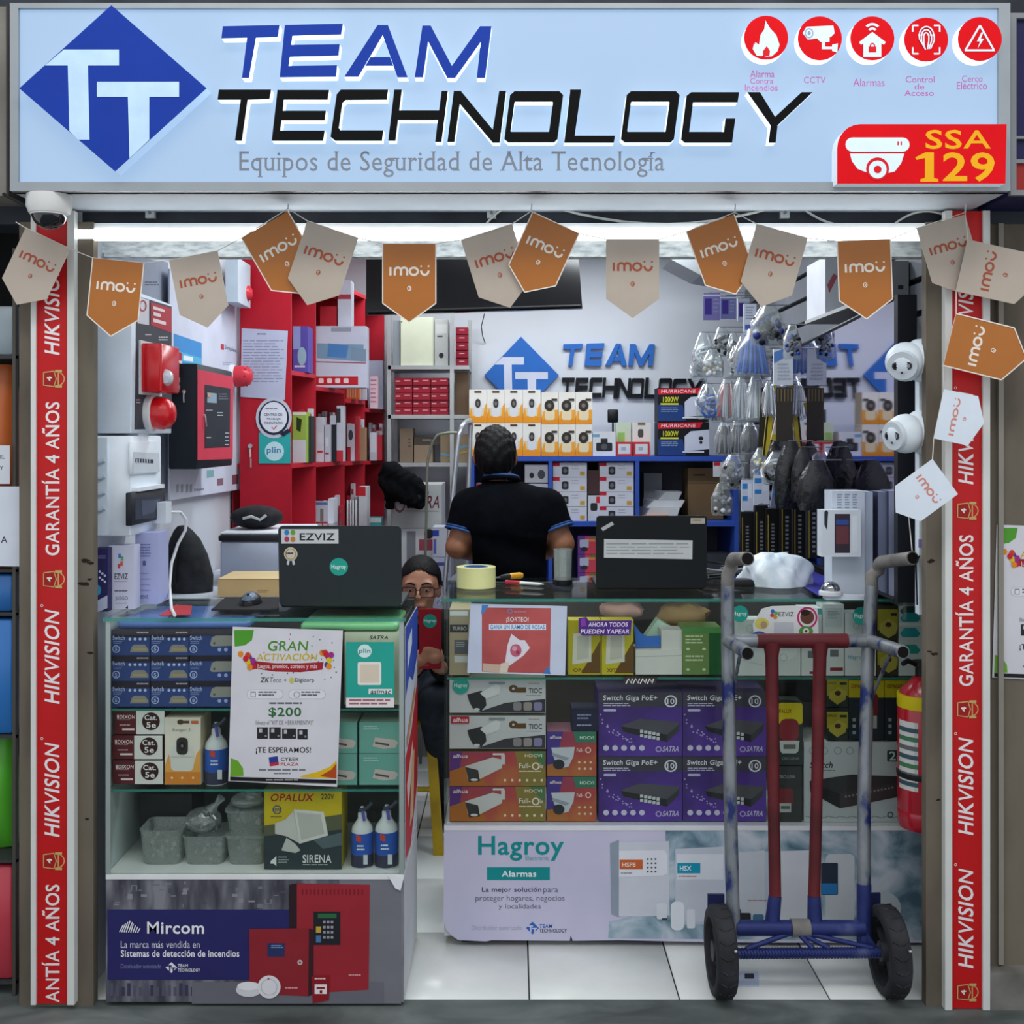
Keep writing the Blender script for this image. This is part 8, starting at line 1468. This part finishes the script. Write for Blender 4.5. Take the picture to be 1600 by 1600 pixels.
# ---- seated woman facing us
wo = thing('person', (-.335, 4.3, 0), 'seated woman with glasses in black, looking down at a red tablet', 'person')
Yw = 4.25; wx, wz = -.345, .925
kn = ((-.275, 4.07, .535), (-.42, 4.09, .53)); hp = ((-.285, 4.43, .545), (-.40, 4.43, .545)); an = ((-.250, 4.42, .08), (-.44, 4.42, .08))
wt = [ell((-.34, 4.44, .56), (.15, .12, .10)), ell((-.34, 4.41, .66), (.125, .10, .13)), cap((-.445, 4.36, .765), (-.235, 4.36, .765), .052, .052), ell((-.34, 4.37, .72), (.13, .09, .10))]
whead = [cap((-.342, 4.34, .78), (-.345, 4.28, .87), .044, .044), ell((wx, Yw + .012, wz + .018), (.070, .088, .088)), ell((wx, Yw - .018, wz - .045), (.052, .060, .062)), ell((wx, Yw - .045, wz - .078), (.026, .026, .022)), ell((wx - .071, Yw + .01, wz - .01), (.009, .018, .028)), ell((wx + .071, Yw + .01, wz - .01), (.009, .018, .028)),
         cap((wx, Yw - .078, wz + .012), (wx, Yw - .098, wz - .022), .007, .0125), ell((wx - .03, Yw - .058, wz - .028), (.022, .02, .018)), ell((wx + .03, Yw - .058, wz - .028), (.022, .02, .018)), cap((wx - .042, Yw - .066, wz + .022), (wx + .042, Yw - .066, wz + .022), .013, .013), ell((wx, Yw - .078, wz - .052), (.022, .010, .006)), ell((wx, Yw - .077, wz - .061), (.018, .010, .006))]
we = ((-.20, 4.24, .60), (-.50, 4.22, .60)); ww_ = ((-.262, 4.02, .68), (-.345, 4.02, .67)); ws_ = ((-.215, 4.36, .755), (-.465, 4.36, .755))
warm = []
for i in (0, 1): warm += [cap(ws_[i], we[i], .046, .038), cap(we[i], ww_[i], .038, .024)]
wleg = []
for i in (0, 1): wleg += [cap(hp[i], kn[i], .075, .058), cap(kn[i], an[i], .056, .036), cap((an[i][0], an[i][1] + .01, .04), (an[i][0], an[i][1] - .12, .035), .036, .03)]
wh = fingers(ww_[0], (-.15, -.5, .6), (-.9, 0, .1), (.2, -.9, -.3), .88) + fingers(ww_[1], (.35, -.5, .6), (.9, 0, .1), (-.2, -.9, -.3), .88)
wbody = organic('body', union(wt + whead + warm + wleg + wh, .012), (-.56, 3.92, -.005), (-.12, 4.60, 1.04), .0075, SKIN2, wo, 1)
organic('black_top', lambda p: np.maximum(np.maximum(union(wt + [cap(ws_[i], we[i], .05, .044) for i in (0, 1)] + [cap(we[i], ww_[i], .044, .034) for i in (0, 1)], .02)(p) - .01, p[..., 2] - .83), 4.045 - p[..., 1]), (-.58, 4.0, .44), (-.10, 4.60, .86), .010, ramp_mat('black_cotton', [(.3, '#0a0b0e'), (.7, '#17191e')], 20, 5, .85, bump=.2), wo, 2)
organic('jeans', lambda p: np.maximum(union([wt[0]] + wleg[0:2] + wleg[3:5], .02)(p) - .012, np.maximum(.07 - p[..., 2], p[..., 2] - .66)), (-.54, 3.96, .05), (-.16, 4.60, .68), .011, JEAN, wo, 2)
organic('shoes', lambda p: np.maximum(union([wleg[2], wleg[5]], .01)(p) - .008, np.maximum(p[..., 2] - .085, .004 - p[..., 2])), (-.54, 4.2, 0), (-.15, 4.52, .1), .009, M('#17181b', .6), wo, 1)
def whair(p):
    d = union([ell((wx, Yw + .024, wz + .028), (.077, .094, .092)), ell((wx, Yw + .10, wz - .02), (.045, .045, .05))], .03)(p) - .003
    y = p[..., 1] - Yw; z = p[..., 2] - wz; x = np.abs(p[..., 0] - wx); face = np.maximum(np.maximum(y + .004 - .25 * np.maximum(0, .045 - z), z - .078 + x * .5), -1)
    return np.maximum(np.maximum(d, -np.maximum(face, x - .07)), np.where(y < .02, -.03 - z, -.1 - z))
organic('hair', whair, (wx - .12, Yw - .10, wz - .12), (wx + .12, Yw + .17, wz + .14), .006, HAIR, wo, 1)
for s in (-1, 1):
    e = Vector((wx + s * .030, Yw - .071, wz + .004)); MB().ball(e, (.0115, .006, .0055), M('#e8e0da', .3), 12, 8).build('eye', wo); MB().ball(e + Vector((0, -.004, -.0028)), (.005, .003, .004), M('#1c100c', .2), 10, 6).build('iris', wo)
    MB().ball(e + Vector((0, -.0012, .0035)), (.0135, .0075, .0055), SKIN2, 12, 8).build('eyelid', wo)
    MB().tube([(wx + s * .012, Yw - .083, wz + .024), (wx + s * .030, Yw - .083, wz + .030), (wx + s * .048, Yw - .074, wz + .025)], [.003, .0036, .0018], HAIR, 6).build('eyebrow', wo)
MB().tube([(wx - .022, Yw - .084, wz - .056), (wx, Yw - .089, wz - .0555), (wx + .022, Yw - .084, wz - .056)], [.0015, .004, .0015], '#8a4a48', 6).build('lips', wo)
gl_ = thing('eyeglasses', (wx, Yw - .09, wz - .02), 'dark framed eyeglasses worn by the seated woman', 'glasses')
for s in (-1, 1):
    pts = [Vector((wx + s * .033 + u, Yw - .100 + abs(u + s * .03) * .12, wz - .002 + v)) for u, v in rrect(-.026, -.019, .026, .019, .009, 4)]; MB().tube(pts + [pts[0]], .0019, '#17171b', 6).build('rim', gl_); MB().poly([p for p in pts], clear_mat('lens_clear', '#fdfdfd', .0)).build('lens', gl_)
    MB().tube([(wx + s * .058, Yw - .094, wz + .008), (wx + s * .074, Yw - .06, wz + .008), (wx + s * .080, Yw + .015, wz + .004)], .0017, '#17171b', 6).build('temple', gl_)
MB().tube([(wx - .008, Yw - .102, wz + .004), (wx, Yw - .104, wz + .007), (wx + .008, Yw - .102, wz + .004)], .0018, '#17171b', 6).build('bridge', gl_)
MB().tube(ringp((wx + .074, Yw - .002, wz - .055), (0, 1, 0), .009, .009, 16), .0016, M('#d9d4c8', .2, .8), 6).build('earring', wo)
# tablet she holds
tb_ = thing('red_tablet', P(675, 1036, 3.97), 'upright red tablet case with round teal sticker held by the seated woman', 'tablet')
A, B = P(658, 1036, 3.97), P(692, 945, 3.97); MB().prism([(u, 3.97, v) for u, v in rrect(A.x, A.z, B.x, B.z, .007)], (0, .011, 0), M('#9e1a28', .4)).build('case', tb_)
sheet_pl = FP(3.97); mb = MB(); a = Art(mb, sheet_pl); a.e(675, 963, 10.5, 10.5, TEAL, 24); a.t('Hagroy', 666, 960, 684, 966, '#dff3ee', 1); a.lines(664, 1030, 674, 1032, 1, '#d9a0a6'); mb.build('print', tb_)
# yellow stool
stl = thing('yellow_stool', (-.34, 4.35, 0), 'yellow wooden stool under the seated woman', 'stool'); YEL = ramp_mat('worn_yellow_paint', [(.3, '#a8891c'), (.6, '#c9a820'), (.8, '#8f7a2c')], 9, 6, .5, bump=.15)
MB().bbox(-.49, -.22, 4.20, 4.60, .415, .444, YEL, .012).build('seat', stl)
for x0, y0, x1, y1 in ((-.305, 4.23, -.262, 4.05), (-.255, 4.55, -.225, 4.66), (-.44, 4.23, -.50, 4.08), (-.46, 4.55, -.51, 4.66)):
    MB().hexa([(x1 - .018, y1 - .012, 0), (x1 + .018, y1 - .012, 0), (x0 + .018, y0 - .012, .415), (x0 - .018, y0 - .012, .415), (x1 - .018, y1 + .012, 0), (x1 + .018, y1 + .012, 0), (x0 + .018, y0 + .012, .415), (x0 - .018, y0 + .012, .415)], YEL).build('leg', stl)
for z, k in ((.2, .55),): MB().tube([(-.28, 4.15, z), (-.47, 4.16, z)], .010, YEL, 8).build('rung', stl)

man.location.y += .12
for o in (wo, gl_, tb_, stl): o.location.y -= .10

jb = union([ell(P(612, 738, 5.09), (.045, .045, .05)), ell(P(624, 756, 5.07), (.075, .05, .065)), ell(P(642, 768, 5.07), (.07, .045, .06)), ell(P(652, 780, 5.07), (.035, .035, .035)), cap(P(606, 742, 5.1), P(610, 790, 5.1), .03, .018)], .05)
c0 = P(630, 760, 5.07)
organic('jacket_body', lambda p: jb(p) + .004 * np.sin((p[..., 0] * .6 + p[..., 2]) * 60) + .003 * np.sin(p[..., 0] * 110 - p[..., 2] * 40 + 3 * np.sin(p[..., 2] * 50)), (c0.x - .2, 4.95, c0.z - .2), (c0.x + .2, 5.148, c0.z + .2), .006, ramp_mat('jacket_cloth', [(.3, '#050608'), (.7, '#121418')], 30, 5, .9, bump=.3, spec=.1), JACKET, 1)
